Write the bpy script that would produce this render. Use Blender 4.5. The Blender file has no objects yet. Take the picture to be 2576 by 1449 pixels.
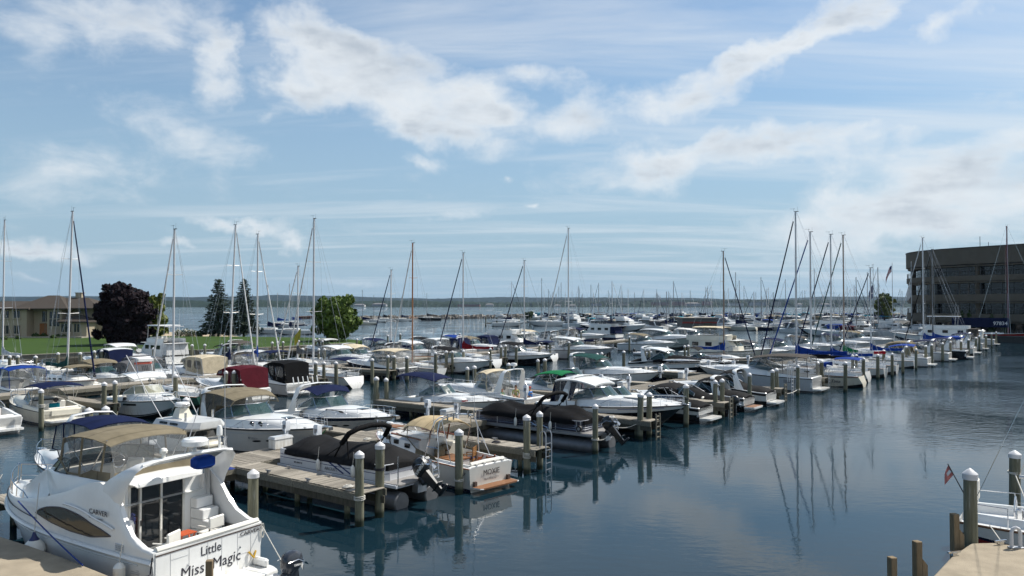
import bpy, math, random
import numpy as np
from mathutils import Vector, Matrix
random.seed(7)
SC = bpy.context.scene
COL = SC.collection
R = math.radians
# ------------------------------------------------------------------ camera
CAM_H = 7.8
cam_d = bpy.data.cameras.new('camera'); cam = bpy.data.objects.new('camera', cam_d); COL.objects.link(cam)
cam_d.sensor_width = 36.0; cam_d.lens = 36.0*1945/2576; cam_d.clip_start = .2; cam_d.clip_end = 60000
cam.location = (0, 0, CAM_H); cam.rotation_euler = (R(90)+math.atan(43.5/1945), 0, 0)
SC.camera = cam
# ------------------------------------------------------------------ sun, sky, exposure
SUN_AZ, SUN_EL = math.atan2(.86, .50), R(52)          # azimuth from +Y towards +X
sd = Vector((math.sin(SUN_AZ)*math.cos(SUN_EL), math.cos(SUN_AZ)*math.cos(SUN_EL), math.sin(SUN_EL)))
sl = bpy.data.lights.new('sun', 'SUN'); sl.energy = 4.8; sl.angle = R(.53); sl.color = (1, .95, .87)
so = bpy.data.objects.new('sun', sl); COL.objects.link(so); so.location = (40, 20, 60)
so.rotation_euler = sd.to_track_quat('Z', 'Y').to_euler()
SC.view_settings.view_transform = 'Standard'; SC.view_settings.look = 'None'
SC.view_settings.exposure = 0.34; SC.view_settings.gamma = 1.0
SC.render.engine = 'CYCLES'
cy = SC.cycles
cy.use_denoising = True
cy.max_bounces = 8; cy.diffuse_bounces = 2; cy.glossy_bounces = 4; cy.transmission_bounces = 4; cy.volume_bounces = 0
cy.transparent_max_bounces = 16; cy.caustics_reflective = False; cy.caustics_refractive = False
cy.sample_clamp_indirect = 6.0
cy.use_adaptive_sampling = True; cy.adaptive_threshold = .02

def build_world():
    w = bpy.data.worlds.new('World'); SC.world = w; w.use_nodes = True
    nt = w.node_tree; N = nt.nodes; Lk = nt.links; N.clear()
    def nd(t, **k):
        n = N.new(t)
        for a, b in k.items(): setattr(n, a, b)
        return n
    def mth(op, a, b=None, c=None, clamp=False):
        n = nd('ShaderNodeMath', operation=op, use_clamp=clamp)
        for i, v in enumerate((a, b, c)):
            if v is None: continue
            if isinstance(v, (int, float)): n.inputs[i].default_value = v
            else: Lk.new(v, n.inputs[i])
        return n.outputs[0]
    sky = nd('ShaderNodeTexSky', sky_type='NISHITA', sun_disc=False)
    sky.sun_elevation = SUN_EL; sky.sun_rotation = SUN_AZ; sky.altitude = 180
    sky.air_density = 1.0; sky.dust_density = .35; sky.ozone_density = 1.4
    tc = nd('ShaderNodeTexCoord')
    sp = nd('ShaderNodeSeparateXYZ'); Lk.new(tc.outputs['Generated'], sp.inputs[0])
    x, y, z = sp.outputs
    az = mth('ARCTAN2', x, y); el = mth('ARCSINE', z)
    # cloud layer seen in perspective: direction over height
    zz = mth('MAXIMUM', mth('ADD', z, .09), .03)
    px, py = mth('DIVIDE', x, zz), mth('DIVIDE', y, zz)
    pc = nd('ShaderNodeCombineXYZ'); Lk.new(px, pc.inputs[0]); Lk.new(py, pc.inputs[1])
    def noise(vec, scale, detail, rough, dist=0.0, mp=None):
        if mp:
            m = nd('ShaderNodeMapping'); m.inputs['Location'].default_value = mp[0]; m.inputs['Rotation'].default_value = mp[1]; m.inputs['Scale'].default_value = mp[2]
            Lk.new(vec, m.inputs[0]); vec = m.outputs[0]
        n = nd('ShaderNodeTexNoise'); n.inputs['Scale'].default_value = scale; n.inputs['Detail'].default_value = detail
        n.inputs['Roughness'].default_value = rough; n.inputs['Distortion'].default_value = dist
        Lk.new(vec, n.inputs['Vector']); return n.outputs[0]
    ae = nd('ShaderNodeCombineXYZ'); Lk.new(az, ae.inputs[0]); Lk.new(el, ae.inputs[1])
    # wobble the blob coordinates so that cloud edges are ragged
    wob = nd('ShaderNodeTexNoise'); wob.inputs['Scale'].default_value = 9.0; wob.inputs['Detail'].default_value = 5; wob.inputs['Roughness'].default_value = .6
    Lk.new(ae.outputs[0], wob.inputs['Vector'])
    wv = nd('ShaderNodeVectorMath', operation='MULTIPLY_ADD'); Lk.new(wob.outputs['Color'], wv.inputs[0]); wv.inputs[1].default_value = (.16, .085, 0)
    sb = nd('ShaderNodeVectorMath', operation='SUBTRACT'); Lk.new(ae.outputs[0], sb.inputs[0]); sb.inputs[1].default_value = (.08, .0425, 0)
    Lk.new(sb.outputs[0], wv.inputs[2]); aew = wv.outputs[0]
    def d2ang(u, v): return math.atan((u-1288)/1945), math.atan((768-v)/1945*math.cos(math.atan((u-1288)/1945)))
    # (u, v, half width, half height, tilt, weight)  cloud bodies
    blobs = [(230, 40, 420, 110, 0, .75), (800, 60, 210, 110, -20, .8), (960, 190, 400, 150, -14, 1.1), (760, 190, 190, 80, -10, .8),
             (1180, 300, 300, 110, -4, 1.0), (1440, 275, 150, 110, 10, .9), (530, 200, 100, 85, 20, .75), (540, 112, 90, 50, -10, .6),
             (410, 310, 220, 85, -6, .55), (180, 430, 330, 90, 4, .6), (620, 400, 120, 70, -6, .45), (690, 275, 90, 40, 8, .55), (1340, 180, 180, 50, 4, .7),
             (1720, 240, 340, 90, 14, .85), (1640, 410, 380, 95, 8, .95), (1960, 370, 330, 80, 4, .7), (2050, 75, 420, 60, 17, 1.1), (2400, 60, 200, 70, 16, .8),
             (2260, 295, 230, 45, 6, .55), (2430, 420, 520, 170, 12, .95), (2300, 570, 620, 100, 4, .8), (1050, 415, 70, 32, -10, .5), (1345, 522, 42, 20, 0, .7), (590, 552, 190, 28, -6, .8),
             (720, 603, 80, 26, -6, .85), (110, 624, 200, 28, 0, .9), (450, 620, 90, 24, -3, .7), (1130, 552, 220, 40, 0, .45), (80, 692, 110, 16, 0, .5), (900, 716, 90, 14, 0, .45), (500, 720, 140, 12, 0, .35), (1280, 440, 40, 18, 0, .5)]
    acc = None
    for (u, v, hw, hh, tilt, wt) in blobs:
        a0, e0 = d2ang(u, v)
        m = nd('ShaderNodeMapping', vector_type='TEXTURE')
        m.inputs['Location'].default_value = (a0, e0, 0); m.inputs['Rotation'].default_value = (0, 0, R(tilt))
        m.inputs['Scale'].default_value = (.86*hw/1945, .98*hh/1945, 1); Lk.new(aew, m.inputs[0])
        g = nd('ShaderNodeTexGradient', gradient_type='SPHERICAL'); Lk.new(m.outputs[0], g.inputs[0])
        acc = mth('MULTIPLY', g.outputs[1], wt*1.15) if acc is None else mth('MULTIPLY_ADD', g.outputs[1], wt*1.15, acc)
    n1 = noise(pc.outputs[0], 1.15, 7, .62, .25, ((3.1, .4, 0), (0, 0, R(24)), (.8, 1.5, 1)))
    n2 = noise(ae.outputs[0], 13, 8, .62, .35, ((0, 0, 0), (0, 0, R(8)), (.8, 1.6, 1)))
    def smap(v, lo, hi, o0=0., o1=1.):
        m_ = nd('ShaderNodeMapRange', interpolation_type='SMOOTHSTEP'); Lk.new(v, m_.inputs[0])
        for i_, q in enumerate((lo, hi, o0, o1)): m_.inputs[1+i_].default_value = q
        return m_.outputs[0]
    blob = mth('MINIMUM', acc, 1.0)
    # puffy bodies: blobs broken up by fine noise
    d = mth('ADD', mth('MULTIPLY', blob, .80), mth('MULTIPLY_ADD', n2, 1.3, -.69))
    d = mth('ADD', d, mth('MULTIPLY_ADD', n1, .34, -.30))
    puff = smap(d, -.14, .70, 0, .92)
    # thin high veil in long streaks, denser towards +X
    n4 = noise(pc.outputs[0], .8, 6, .6, .6, ((7.3, 1.4, 0), (0, 0, R(35)), (.45, 2.4, 1)))
    veil = mth('MULTIPLY', smap(mth('ADD', n4, mth('MULTIPLY', az, .16)), .42, .80, 0, .60), 1.0)
    fade = nd('ShaderNodeMapRange'); Lk.new(el, fade.inputs[0]); fade.inputs[1].default_value = -.01; fade.inputs[2].default_value = .05
    mask = mth('MULTIPLY', mth('MAXIMUM', puff, veil), fade.outputs[0])
    # grey undersides in the thick middle of the bodies
    n3 = noise(ae.outputs[0], 10, 5, .6, .2, ((1.7, .93, 0), (0, 0, R(6)), (.7, 2.0, 1)))
    sh = smap(mth('ADD', mth('MULTIPLY', d, .60), mth('MULTIPLY', n3, .85)), .62, 1.05)
    cr = nd('ShaderNodeMix', data_type='RGBA'); Lk.new(sh, cr.inputs[0])
    cr.inputs[6].default_value = (.88, .92, .95, 1); cr.inputs[7].default_value = (.54, .60, .67, 1)
    hzr = nd('ShaderNodeMapRange', interpolation_type='SMOOTHERSTEP'); Lk.new(el, hzr.inputs[0]); hzr.inputs[1].default_value = .46; hzr.inputs[2].default_value = -.10; hzr.inputs[3].default_value = .05; hzr.inputs[4].default_value = 1.0
    hmix = nd('ShaderNodeMix', data_type='RGBA'); Lk.new(hzr.outputs[0], hmix.inputs[0]); hmix.inputs[7].default_value = (2.70, 3.85, 4.85, 1)   # pale lake haze all round the horizon
    bg1 = nd('ShaderNodeBackground'); bg1.inputs[1].default_value = .100
    tn = nd('ShaderNodeVectorMath', operation='MULTIPLY'); tn.inputs[1].default_value = (.92, 1.0, 1.0); Lk.new(sky.outputs[0], tn.inputs[0]); Lk.new(tn.outputs[0], hmix.inputs[6]); Lk.new(hmix.outputs[2], bg1.inputs[0])
    bg2 = nd('ShaderNodeBackground'); Lk.new(cr.outputs[2], bg2.inputs[0]); bg2.inputs[1].default_value = .76
    mx = nd('ShaderNodeMixShader'); Lk.new(mask, mx.inputs[0]); Lk.new(bg1.outputs[0], mx.inputs[1]); Lk.new(bg2.outputs[0], mx.inputs[2])
    out = nd('ShaderNodeOutputWorld'); Lk.new(mx.outputs[0], out.inputs[0])
    w.cycles.sampling_method = 'MANUAL'; w.cycles.sample_map_resolution = 512
build_world()

# ------------------------------------------------------------------ marina frame: a runs along the piers, p across them
SA, CA = .604, .797
def W(a, p): return (SA*a + CA*p, CA*a - SA*p)
def up(u, v, z=0.0):
    "point at height z that the photograph shows at (u, v) of a 2576 x 1449 frame"
    ph = math.atan(43.5/1945); c, s = math.cos(ph), math.sin(ph)
    x = (u-1288)/1945; y = -(v-724.5)/1945
    dy = c - s*y; dz = s + c*y; t = (z-CAM_H)/dz
    return (x*t, dy*t)
def AP(X, Y): return (SA*X+CA*Y, CA*X-SA*Y)

# ------------------------------------------------------------------ materials
MATS = {}
def mat(name, col, rough=.5, metal=0., coat=0., var=.12, nscale=3.0, bump=0., bscale=30., alpha=1., stretch=(1, 1, 1), objvar=0., col2=None, spec=.5, coord='Object', detail=4):
    if name in MATS: return MATS[name]
    m = bpy.data.materials.new(name); m.use_nodes = True; nt = m.node_tree; b = nt.nodes['Principled BSDF']
    b.inputs['Roughness'].default_value = rough; b.inputs['Metallic'].default_value = metal
    b.inputs['Coat Weight'].default_value = coat; b.inputs['Coat Roughness'].default_value = .08
    b.inputs['Specular IOR Level'].default_value = spec; b.inputs['Alpha'].default_value = alpha
    c1 = tuple(col); c2 = tuple(col2) if col2 else tuple(max(0, c*(1-var*2)) for c in col)
    tc = nt.nodes.new('ShaderNodeTexCoord'); mp = nt.nodes.new('ShaderNodeMapping'); mp.inputs['Scale'].default_value = stretch
    nt.links.new(tc.outputs[coord], mp.inputs[0]); vec = mp.outputs[0]
    if objvar:
        oi = nt.nodes.new('ShaderNodeObjectInfo')
        ad = nt.nodes.new('ShaderNodeVectorMath'); ad.operation = 'MULTIPLY_ADD'
        nt.links.new(oi.outputs['Random'], ad.inputs[0]); ad.inputs[1].default_value = (17, 31, 23); nt.links.new(vec, ad.inputs[2]); vec = ad.outputs[0]
    no = nt.nodes.new('ShaderNodeTexNoise'); no.inputs['Scale'].default_value = nscale; no.inputs['Detail'].default_value = detail; no.inputs['Roughness'].default_value = .6
    nt.links.new(vec, no.inputs['Vector'])
    mr = nt.nodes.new('ShaderNodeMapRange'); nt.links.new(no.outputs[0], mr.inputs[0]); mr.inputs[1].default_value = .3; mr.inputs[2].default_value = .72
    mx = nt.nodes.new('ShaderNodeMix'); mx.data_type = 'RGBA'; nt.links.new(mr.outputs[0], mx.inputs[0])
    mx.inputs[6].default_value = (*c1, 1); mx.inputs[7].default_value = (*c2, 1)
    outc = mx.outputs[2]
    if objvar:
        hv = nt.nodes.new('ShaderNodeHueSaturation'); mo = nt.nodes.new('ShaderNodeMapRange')
        nt.links.new(oi.outputs['Random'], mo.inputs[0]); mo.inputs[3].default_value = 1-objvar; mo.inputs[4].default_value = 1+objvar
        nt.links.new(mo.outputs[0], hv.inputs['Value']); nt.links.new(outc, hv.inputs['Color']); outc = hv.outputs[0]
    nt.links.new(outc, b.inputs['Base Color'])
    if bump:
        n2 = nt.nodes.new('ShaderNodeTexNoise'); n2.inputs['Scale'].default_value = bscale; n2.inputs['Detail'].default_value = 5
        nt.links.new(vec, n2.inputs['Vector'])
        bp = nt.nodes.new('ShaderNodeBump'); bp.inputs['Strength'].default_value = bump; bp.inputs['Distance'].default_value = .03
        nt.links.new(n2.outputs[0], bp.inputs['Height']); nt.links.new(bp.outputs[0], b.inputs['Normal'])
    MATS[name] = m
    return m
def canvas(name, col, rough=.8):
    "awning cloth: matt, with soft creases"
    if name in MATS: return MATS[name]
    m = mat(name, col, rough, var=.16, nscale=2.2, bump=.6, bscale=3.4, spec=.08)
    nt = m.node_tree; b = nt.nodes['Principled BSDF']; src = b.inputs['Base Color'].links[0].from_socket
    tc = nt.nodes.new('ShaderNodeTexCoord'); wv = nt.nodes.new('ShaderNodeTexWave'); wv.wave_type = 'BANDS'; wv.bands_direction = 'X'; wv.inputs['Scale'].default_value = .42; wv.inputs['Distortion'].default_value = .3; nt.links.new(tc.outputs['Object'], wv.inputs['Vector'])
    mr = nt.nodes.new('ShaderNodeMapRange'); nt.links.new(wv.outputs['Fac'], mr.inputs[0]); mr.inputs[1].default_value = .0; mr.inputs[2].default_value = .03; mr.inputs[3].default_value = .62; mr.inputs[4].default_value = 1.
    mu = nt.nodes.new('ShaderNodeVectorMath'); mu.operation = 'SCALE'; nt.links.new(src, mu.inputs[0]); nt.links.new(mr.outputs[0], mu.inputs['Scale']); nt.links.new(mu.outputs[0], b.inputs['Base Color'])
    return m
def glassy(name, col, alpha, rough=.05):
    if name in MATS: return MATS[name]
    m = bpy.data.materials.new(name); m.use_nodes = True; b = m.node_tree.nodes['Principled BSDF']
    b.inputs['Base Color'].default_value = (*col, 1); b.inputs['Roughness'].default_value = rough
    b.inputs['IOR'].default_value = 1.5; b.inputs['Alpha'].default_value = alpha
    nt = m.node_tree; no = nt.nodes.new('ShaderNodeTexNoise'); no.inputs['Scale'].default_value = 1.4; no.inputs['Detail'].default_value = 2
    tc = nt.nodes.new('ShaderNodeTexCoord'); nt.links.new(tc.outputs['Object'], no.inputs['Vector'])
    bp = nt.nodes.new('ShaderNodeBump'); bp.inputs['Strength'].default_value = .25; bp.inputs['Distance'].default_value = .04
    nt.links.new(no.outputs[0], bp.inputs['Height']); nt.links.new(bp.outputs[0], b.inputs['Normal'])
    MATS[name] = m
    return m
WHITE = mat('gelcoat_white', (.80, .80, .78), .22, coat=.4, var=.05, nscale=1.2)
CREAM = mat('gelcoat_cream', (.72, .68, .57), .28, coat=.3, var=.06, nscale=1.2)
GREYW = mat('gelcoat_pale_grey', (.52, .53, .54), .25, coat=.3, var=.05, nscale=1.2)
def stain(m):
    "brownish scum and run marks that fade out a hand above the waterline"
    nt = m.node_tree; b = nt.nodes['Principled BSDF']; src = b.inputs['Base Color'].links[0].from_socket
    tc = nt.nodes.new('ShaderNodeTexCoord'); se = nt.nodes.new('ShaderNodeSeparateXYZ'); nt.links.new(tc.outputs['Object'], se.inputs[0])
    mp = nt.nodes.new('ShaderNodeMapping'); mp.inputs['Scale'].default_value = (3.2, 3.2, .35); nt.links.new(tc.outputs['Object'], mp.inputs[0])
    no = nt.nodes.new('ShaderNodeTexNoise'); no.inputs['Scale'].default_value = 2.2; no.inputs['Detail'].default_value = 5; nt.links.new(mp.outputs[0], no.inputs['Vector'])
    z = nt.nodes.new('ShaderNodeMapRange'); nt.links.new(se.outputs[2], z.inputs[0]); z.inputs[1].default_value = .08; z.inputs[2].default_value = .75; z.inputs[3].default_value = .75; z.inputs[4].default_value = .05
    k = nt.nodes.new('ShaderNodeMapRange'); nt.links.new(no.outputs[0], k.inputs[0]); k.inputs[1].default_value = .42; k.inputs[2].default_value = .75
    mu = nt.nodes.new('ShaderNodeMath'); mu.operation = 'MULTIPLY'; nt.links.new(z.outputs[0], mu.inputs[0]); nt.links.new(k.outputs[0], mu.inputs[1])
    mx = nt.nodes.new('ShaderNodeMix'); mx.data_type = 'RGBA'; nt.links.new(mu.outputs[0], mx.inputs[0]); nt.links.new(src, mx.inputs[6]); mx.inputs[7].default_value = (.40, .36, .27, 1); nt.links.new(mx.outputs[2], b.inputs['Base Color'])
for m_ in (WHITE, CREAM, GREYW): stain(m_)
NONSKID = mat('nonskid_deck', (.74, .74, .71), .7, var=.08, nscale=4)
NAVYH = mat('gelcoat_navy', (.012, .016, .045), .12, coat=.5, var=.1)
BLACKH = mat('gelcoat_black', (.012, .012, .014), .12, coat=.5, var=.1)
GREENH = mat('gelcoat_green', (.03, .10, .075), .2, coat=.4, var=.15)
REDH = mat('gelcoat_red', (.30, .012, .015), .2, coat=.4, var=.1)
BOTTOM = mat('bottom_paint_black', (.02, .022, .026), .6, var=.3)
BOTBLUE = mat('bottom_paint_blue', (.015, .05, .11), .6, var=.3)
BOTRED = mat('bottom_paint_red', (.26, .02, .02), .6, var=.3)
CHROME = mat('stainless', (.62, .63, .65), .18, metal=1., var=.05)
ALU = mat('aluminium', (.40, .41, .43), .42, metal=.9, var=.06)
ALUP = mat('aluminium_painted', (.62, .62, .60), .4, metal=.25, var=.08)
MASTW = mat('mast_white', (.60, .60, .60), .35, var=.05)
MASTB = mat('mast_black', (.02, .022, .03), .35, var=.1)
MASTWOOD = mat('mast_varnished_wood', (.42, .16, .045), .3, coat=.4, var=.2, nscale=2, stretch=(8, 8, 1))
TEAK = mat('teak', (.27, .12, .05), .55, var=.25, nscale=3, stretch=(1, 14, 14))
TEAKV = mat('varnished_teak', (.30, .085, .025), .25, coat=.5, var=.25, nscale=3, stretch=(1, 10, 10))
RUBBER = mat('black_rubber', (.018, .018, .02), .55, var=.2)
BLKPL = mat('black_plastic', (.02, .021, .024), .3, coat=.2, var=.1)
BRONZEL = mat('rub_rail_brown', (.085, .06, .05), .5, var=.1)
VINYLW = mat('white_vinyl', (.74, .72, .66), .5, var=.06)
FENDER = mat('fender_white', (.78, .77, .72), .4, var=.1)
ROPEW = mat('rope_white', (.62, .60, .54), .9, var=.2, nscale=60)
ROPEB = mat('rope_blue', (.02, .05, .25), .9, var=.2, nscale=60)
ROPEK = mat('rope_black', (.02, .02, .03), .9, var=.2, nscale=60)
GLASS = glassy('windscreen_glass', (.030, .070, .072), .76)
GLASSD = glassy('dark_cabin_glass', (.012, .016, .02), .93)
VINYL = glassy('clear_vinyl', (.25, .26, .26), .26, .10)
VINYLD = glassy('smoked_vinyl', (.10, .105, .11), .6, .15)
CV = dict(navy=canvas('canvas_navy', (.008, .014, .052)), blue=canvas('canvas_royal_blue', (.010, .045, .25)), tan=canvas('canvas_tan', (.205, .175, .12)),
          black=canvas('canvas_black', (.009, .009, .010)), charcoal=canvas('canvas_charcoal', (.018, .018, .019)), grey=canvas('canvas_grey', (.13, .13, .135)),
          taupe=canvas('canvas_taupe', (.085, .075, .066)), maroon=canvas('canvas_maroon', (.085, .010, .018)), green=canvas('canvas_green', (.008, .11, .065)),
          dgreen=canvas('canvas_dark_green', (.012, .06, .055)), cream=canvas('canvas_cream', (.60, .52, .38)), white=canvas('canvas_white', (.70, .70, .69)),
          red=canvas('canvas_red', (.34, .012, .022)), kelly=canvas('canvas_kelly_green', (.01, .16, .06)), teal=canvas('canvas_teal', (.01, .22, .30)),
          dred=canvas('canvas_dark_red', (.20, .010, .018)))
def wood(name, c1, c2, grain=(1, 16, 16), objvar=.22):
    return mat(name, c1, .85, col2=c2, nscale=2.4, stretch=grain, bump=.5, bscale=6, objvar=objvar, spec=.2, detail=6)
PLANK = wood('weathered_plank', (.33, .30, .25), (.16, .143, .118), objvar=.34)
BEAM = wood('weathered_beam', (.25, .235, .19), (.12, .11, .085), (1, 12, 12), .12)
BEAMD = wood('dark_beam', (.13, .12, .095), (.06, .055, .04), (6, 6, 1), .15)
def piling_mat():
    m = wood('piling_wood', (.21, .205, .15), (.105, .105, .07), (9, 9, .8), .18)
    nt = m.node_tree; b = nt.nodes['Principled BSDF']; src = b.inputs['Base Color'].links[0].from_socket
    ge = nt.nodes.new('ShaderNodeNewGeometry'); se = nt.nodes.new('ShaderNodeSeparateXYZ'); nt.links.new(ge.outputs['Position'], se.inputs[0])
    mr = nt.nodes.new('ShaderNodeMapRange'); nt.links.new(se.outputs[2], mr.inputs[0]); mr.inputs[1].default_value = .16; mr.inputs[2].default_value = .34
    mx = nt.nodes.new('ShaderNodeMix'); mx.data_type = 'RGBA'; nt.links.new(mr.outputs[0], mx.inputs[0]); mx.inputs[6].default_value = (.022, .03, .02, 1); nt.links.new(src, mx.inputs[7])
    tc = nt.nodes.new('ShaderNodeTexCoord'); so_ = nt.nodes.new('ShaderNodeSeparateXYZ'); nt.links.new(tc.outputs['Object'], so_.inputs[0])
    no = nt.nodes.new('ShaderNodeTexNoise'); no.inputs['Scale'].default_value = 3.; mp = nt.nodes.new('ShaderNodeMapping'); mp.inputs['Scale'].default_value = (4, 4, .5); oi = nt.nodes.new('ShaderNodeObjectInfo'); nt.links.new(oi.outputs['Location'], mp.inputs['Location']); nt.links.new(tc.outputs['Object'], mp.inputs[0]); nt.links.new(mp.outputs[0], no.inputs['Vector'])
    ad = nt.nodes.new('ShaderNodeMath'); ad.operation = 'MULTIPLY_ADD'; nt.links.new(so_.outputs[2], ad.inputs[0]); ad.inputs[1].default_value = .16; nt.links.new(no.outputs[0], ad.inputs[2])
    m3 = nt.nodes.new('ShaderNodeMapRange'); nt.links.new(ad.outputs[0], m3.inputs[0]); m3.inputs[1].default_value = .90; m3.inputs[2].default_value = 1.05; m3.inputs[4].default_value = .55
    m4 = nt.nodes.new('ShaderNodeMix'); m4.data_type = 'RGBA'; nt.links.new(m3.outputs[0], m4.inputs[0]); nt.links.new(mx.outputs[2], m4.inputs[6]); m4.inputs[7].default_value = (.42, .41, .37, 1)   # droppings below the cap
    nt.links.new(m4.outputs[2], b.inputs['Base Color']); return m
PILE = piling_mat()
CAPW = mat('pile_cap_plastic', (.62, .62, .63), .45, var=.05)
PEDW = mat('pedestal_plastic', (.66, .69, .73), .4, var=.06)
CONC = mat('concrete', (.36, .305, .225), .9, var=.16, nscale=1.6, bump=.5, bscale=40, spec=.2, detail=8)

# ------------------------------------------------------------------ mesh builder
class MB:
    def __init__(s): s.v = []; s.f = []
    def add(s, vs, fs):
        o = len(s.v); s.v.extend(tuple(v) for v in vs); s.f.extend(tuple(i+o for i in f) for f in fs); return s
    def box(s, c, d, rz=0., ch=0.):
        "box centred at c, full sizes d, turned by rz, edges chamfered by ch"
        hx, hy, hz = d[0]/2, d[1]/2, d[2]/2; ca, sa = math.cos(rz), math.sin(rz)
        def T(x, y, z): return (c[0]+ca*x-sa*y, c[1]+sa*x+ca*y, c[2]+z)
        if ch <= 0:
            vs = [T(x, y, z) for z in (-hz, hz) for x, y in ((-hx, -hy), (hx, -hy), (hx, hy), (-hx, hy))]
            return s.add(vs, [(3, 2, 1, 0), (4, 5, 6, 7), (0, 1, 5, 4), (1, 2, 6, 5), (2, 3, 7, 6), (3, 0, 4, 7)])
        def ring(ix, z):
            x, y = hx-ix, hy-ix; k = min(ch, x*.9, y*.9)
            return [T(*q, z) for q in ((-x+k, -y), (x-k, -y), (x, -y+k), (x, y-k), (x-k, y), (-x+k, y), (-x, y-k), (-x, -y+k))]
        return s.loft([ring(ch, -hz), ring(0, -hz+ch), ring(0, hz-ch), ring(ch, hz)], True, True, True)
    def bar(s, a, b, w, h=None):
        "rectangular bar from a to b (w across, h in the upright direction)"
        h = h or w; a, b = Vector(a), Vector(b); d = (b-a).normalized(); u = Vector((0, 0, 1)) if abs(d.z) < .95 else Vector((1, 0, 0))
        r = d.cross(u).normalized(); q = r.cross(d)
        vs = [p + r*x*w/2 + q*y*h/2 for p in (a, b) for x, y in ((-1, -1), (1, -1), (1, 1), (-1, 1))]
        return s.add(vs, [(3, 2, 1, 0), (4, 5, 6, 7), (0, 1, 5, 4), (1, 2, 6, 5), (2, 3, 7, 6), (3, 0, 4, 7)])
    def tube(s, pts, r, n=6, r2=None):
        pts = [Vector(p) for p in pts]; rings = []; m = len(pts); ref = None
        for i, p in enumerate(pts):
            d = (pts[min(i+1, m-1)]-pts[max(i-1, 0)]).normalized()
            if ref is None: ref = Vector((0, 0, 1)) if abs(d.z) < .9 else Vector((1, 0, 0))
            x = d.cross(ref).normalized(); y = x.cross(d); ref = y if abs(d.dot(y)) < .9 else ref
            rr = r if r2 is None else r+(r2-r)*i/(m-1)
            rings.append([p + x*rr*math.cos(2*math.pi*k/n) + y*rr*math.sin(2*math.pi*k/n) for k in range(n)])
        return s.loft(rings, True, True, True)
    def loft(s, rings, closed=True, cap0=False, cap1=False):
        n = len(rings[0]); o = len(s.v)
        for r in rings: s.v.extend(tuple(p) for p in r)
        for i in range(len(rings)-1):
            a, b = o+i*n, o+(i+1)*n
            for k in range(n if closed else n-1):
                k2 = (k+1) % n; s.f.append((a+k, a+k2, b+k2, b+k))
        if cap0: s.f.append(tuple(o+k for k in reversed(range(n))))
        if cap1: s.f.append(tuple(o+(len(rings)-1)*n+k for k in range(n)))
        return s
    def lathe(s, prof, n=12, c=(0, 0, 0), axis='z'):
        rings = []
        for r, z in prof:
            ring = []
            for k in range(n):
                a = 2*math.pi*k/n; x, y = r*math.cos(a), r*math.sin(a)
                ring.append((c[0]+x, c[1]+y, c[2]+z) if axis == 'z' else ((c[0]+z, c[1]+x, c[2]+y) if axis == 'x' else (c[0]+x, c[1]+z, c[2]+y)))
            rings.append(ring)
        return s.loft(rings, True, True, True)
    def sheet(s, pts, t=.02, nrm=None):
        "flat polygon given thickness t along its normal"
        P = [Vector(p) for p in pts]
        if nrm is None:
            nrm = Vector((0, 0, 0))
            for i in range(len(P)):
                a, b = P[i], P[(i+1) % len(P)]; nrm += Vector(((a.y-b.y)*(a.z+b.z), (a.z-b.z)*(a.x+b.x), (a.x-b.x)*(a.y+b.y)))
            nrm.normalize()
        nrm = Vector(nrm)*t/2; n = len(P)
        return s.loft([[p-nrm for p in P], [p+nrm for p in P]], True, True, True)
    def build(s, name, m, parent=None, smooth=35):
        me = bpy.data.meshes.new(name); me.from_pydata(s.v, [], s.f); me.materials.append(m)
        if smooth:
            me.polygons.foreach_set('use_smooth', [True]*len(me.polygons)); me.set_sharp_from_angle(angle=R(smooth))
        me.update()
        o = bpy.data.objects.new(name, me); COL.objects.link(o); o.parent = parent
        return o
def np_mesh(name, v, f, m, parent=None, smooth=False):
    "mesh from numpy arrays, all faces of equal size"
    me = bpy.data.meshes.new(name); v = np.asarray(v, np.float32); f = np.asarray(f, np.int32); k = f.shape[1]
    me.vertices.add(len(v)); me.vertices.foreach_set('co', v.ravel()); me.loops.add(f.size); me.loops.foreach_set('vertex_index', f.ravel())
    me.polygons.add(len(f)); me.polygons.foreach_set('loop_start', np.arange(0, f.size, k, dtype=np.int32))
    me.polygons.foreach_set('use_smooth', np.full(len(f), smooth)); me.materials.append(m); me.update(); me.validate()
    o = bpy.data.objects.new(name, me); COL.objects.link(o); o.parent = parent; return o
LABELS = {}
def tag(o, label, cat, group=None, kind=None):
    if label: o['label'] = label
    if cat: o['category'] = cat
    if group: o['group'] = group
    if kind: o['kind'] = kind
    return o
def thing(name, label, cat, loc=(0, 0, 0), rz=0., group=None):
    o = bpy.data.objects.new(name, None); COL.objects.link(o); o.empty_display_size = .2
    o.location = loc; o.rotation_euler = (0, 0, rz); return tag(o, label, cat, group)
def struct(o): o['kind'] = 'structure'; return o
def copy_tree(o, parent=None):
    c = o.copy(); COL.objects.link(c); c.parent = parent
    for ch in o.children: copy_tree(ch, c)
    return c
def text(txt, size, parent, loc, rot, m, bold=.0, name='lettering', align='LEFT', shear=0., sx=1.):
    cu = bpy.data.curves.new(name, 'FONT'); cu.body = txt; cu.size = size; cu.extrude = .002; cu.offset = bold; cu.align_x = align; cu.shear = shear; cu.resolution_u = 2
    tmp = bpy.data.objects.new('tmp', cu); me = bpy.data.meshes.new_from_object(tmp); bpy.data.objects.remove(tmp); bpy.data.curves.remove(cu)
    me.materials.clear(); me.materials.append(m); o = bpy.data.objects.new(name, me); COL.objects.link(o); o.parent = parent; o.location = loc; o.rotation_euler = rot; o.scale = (sx, 1, 1); return o
def lerp(a, b, t): return a+(b-a)*t
def sst(x): x = max(0., min(1., x)); return x*x*(3-2*x)
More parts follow.
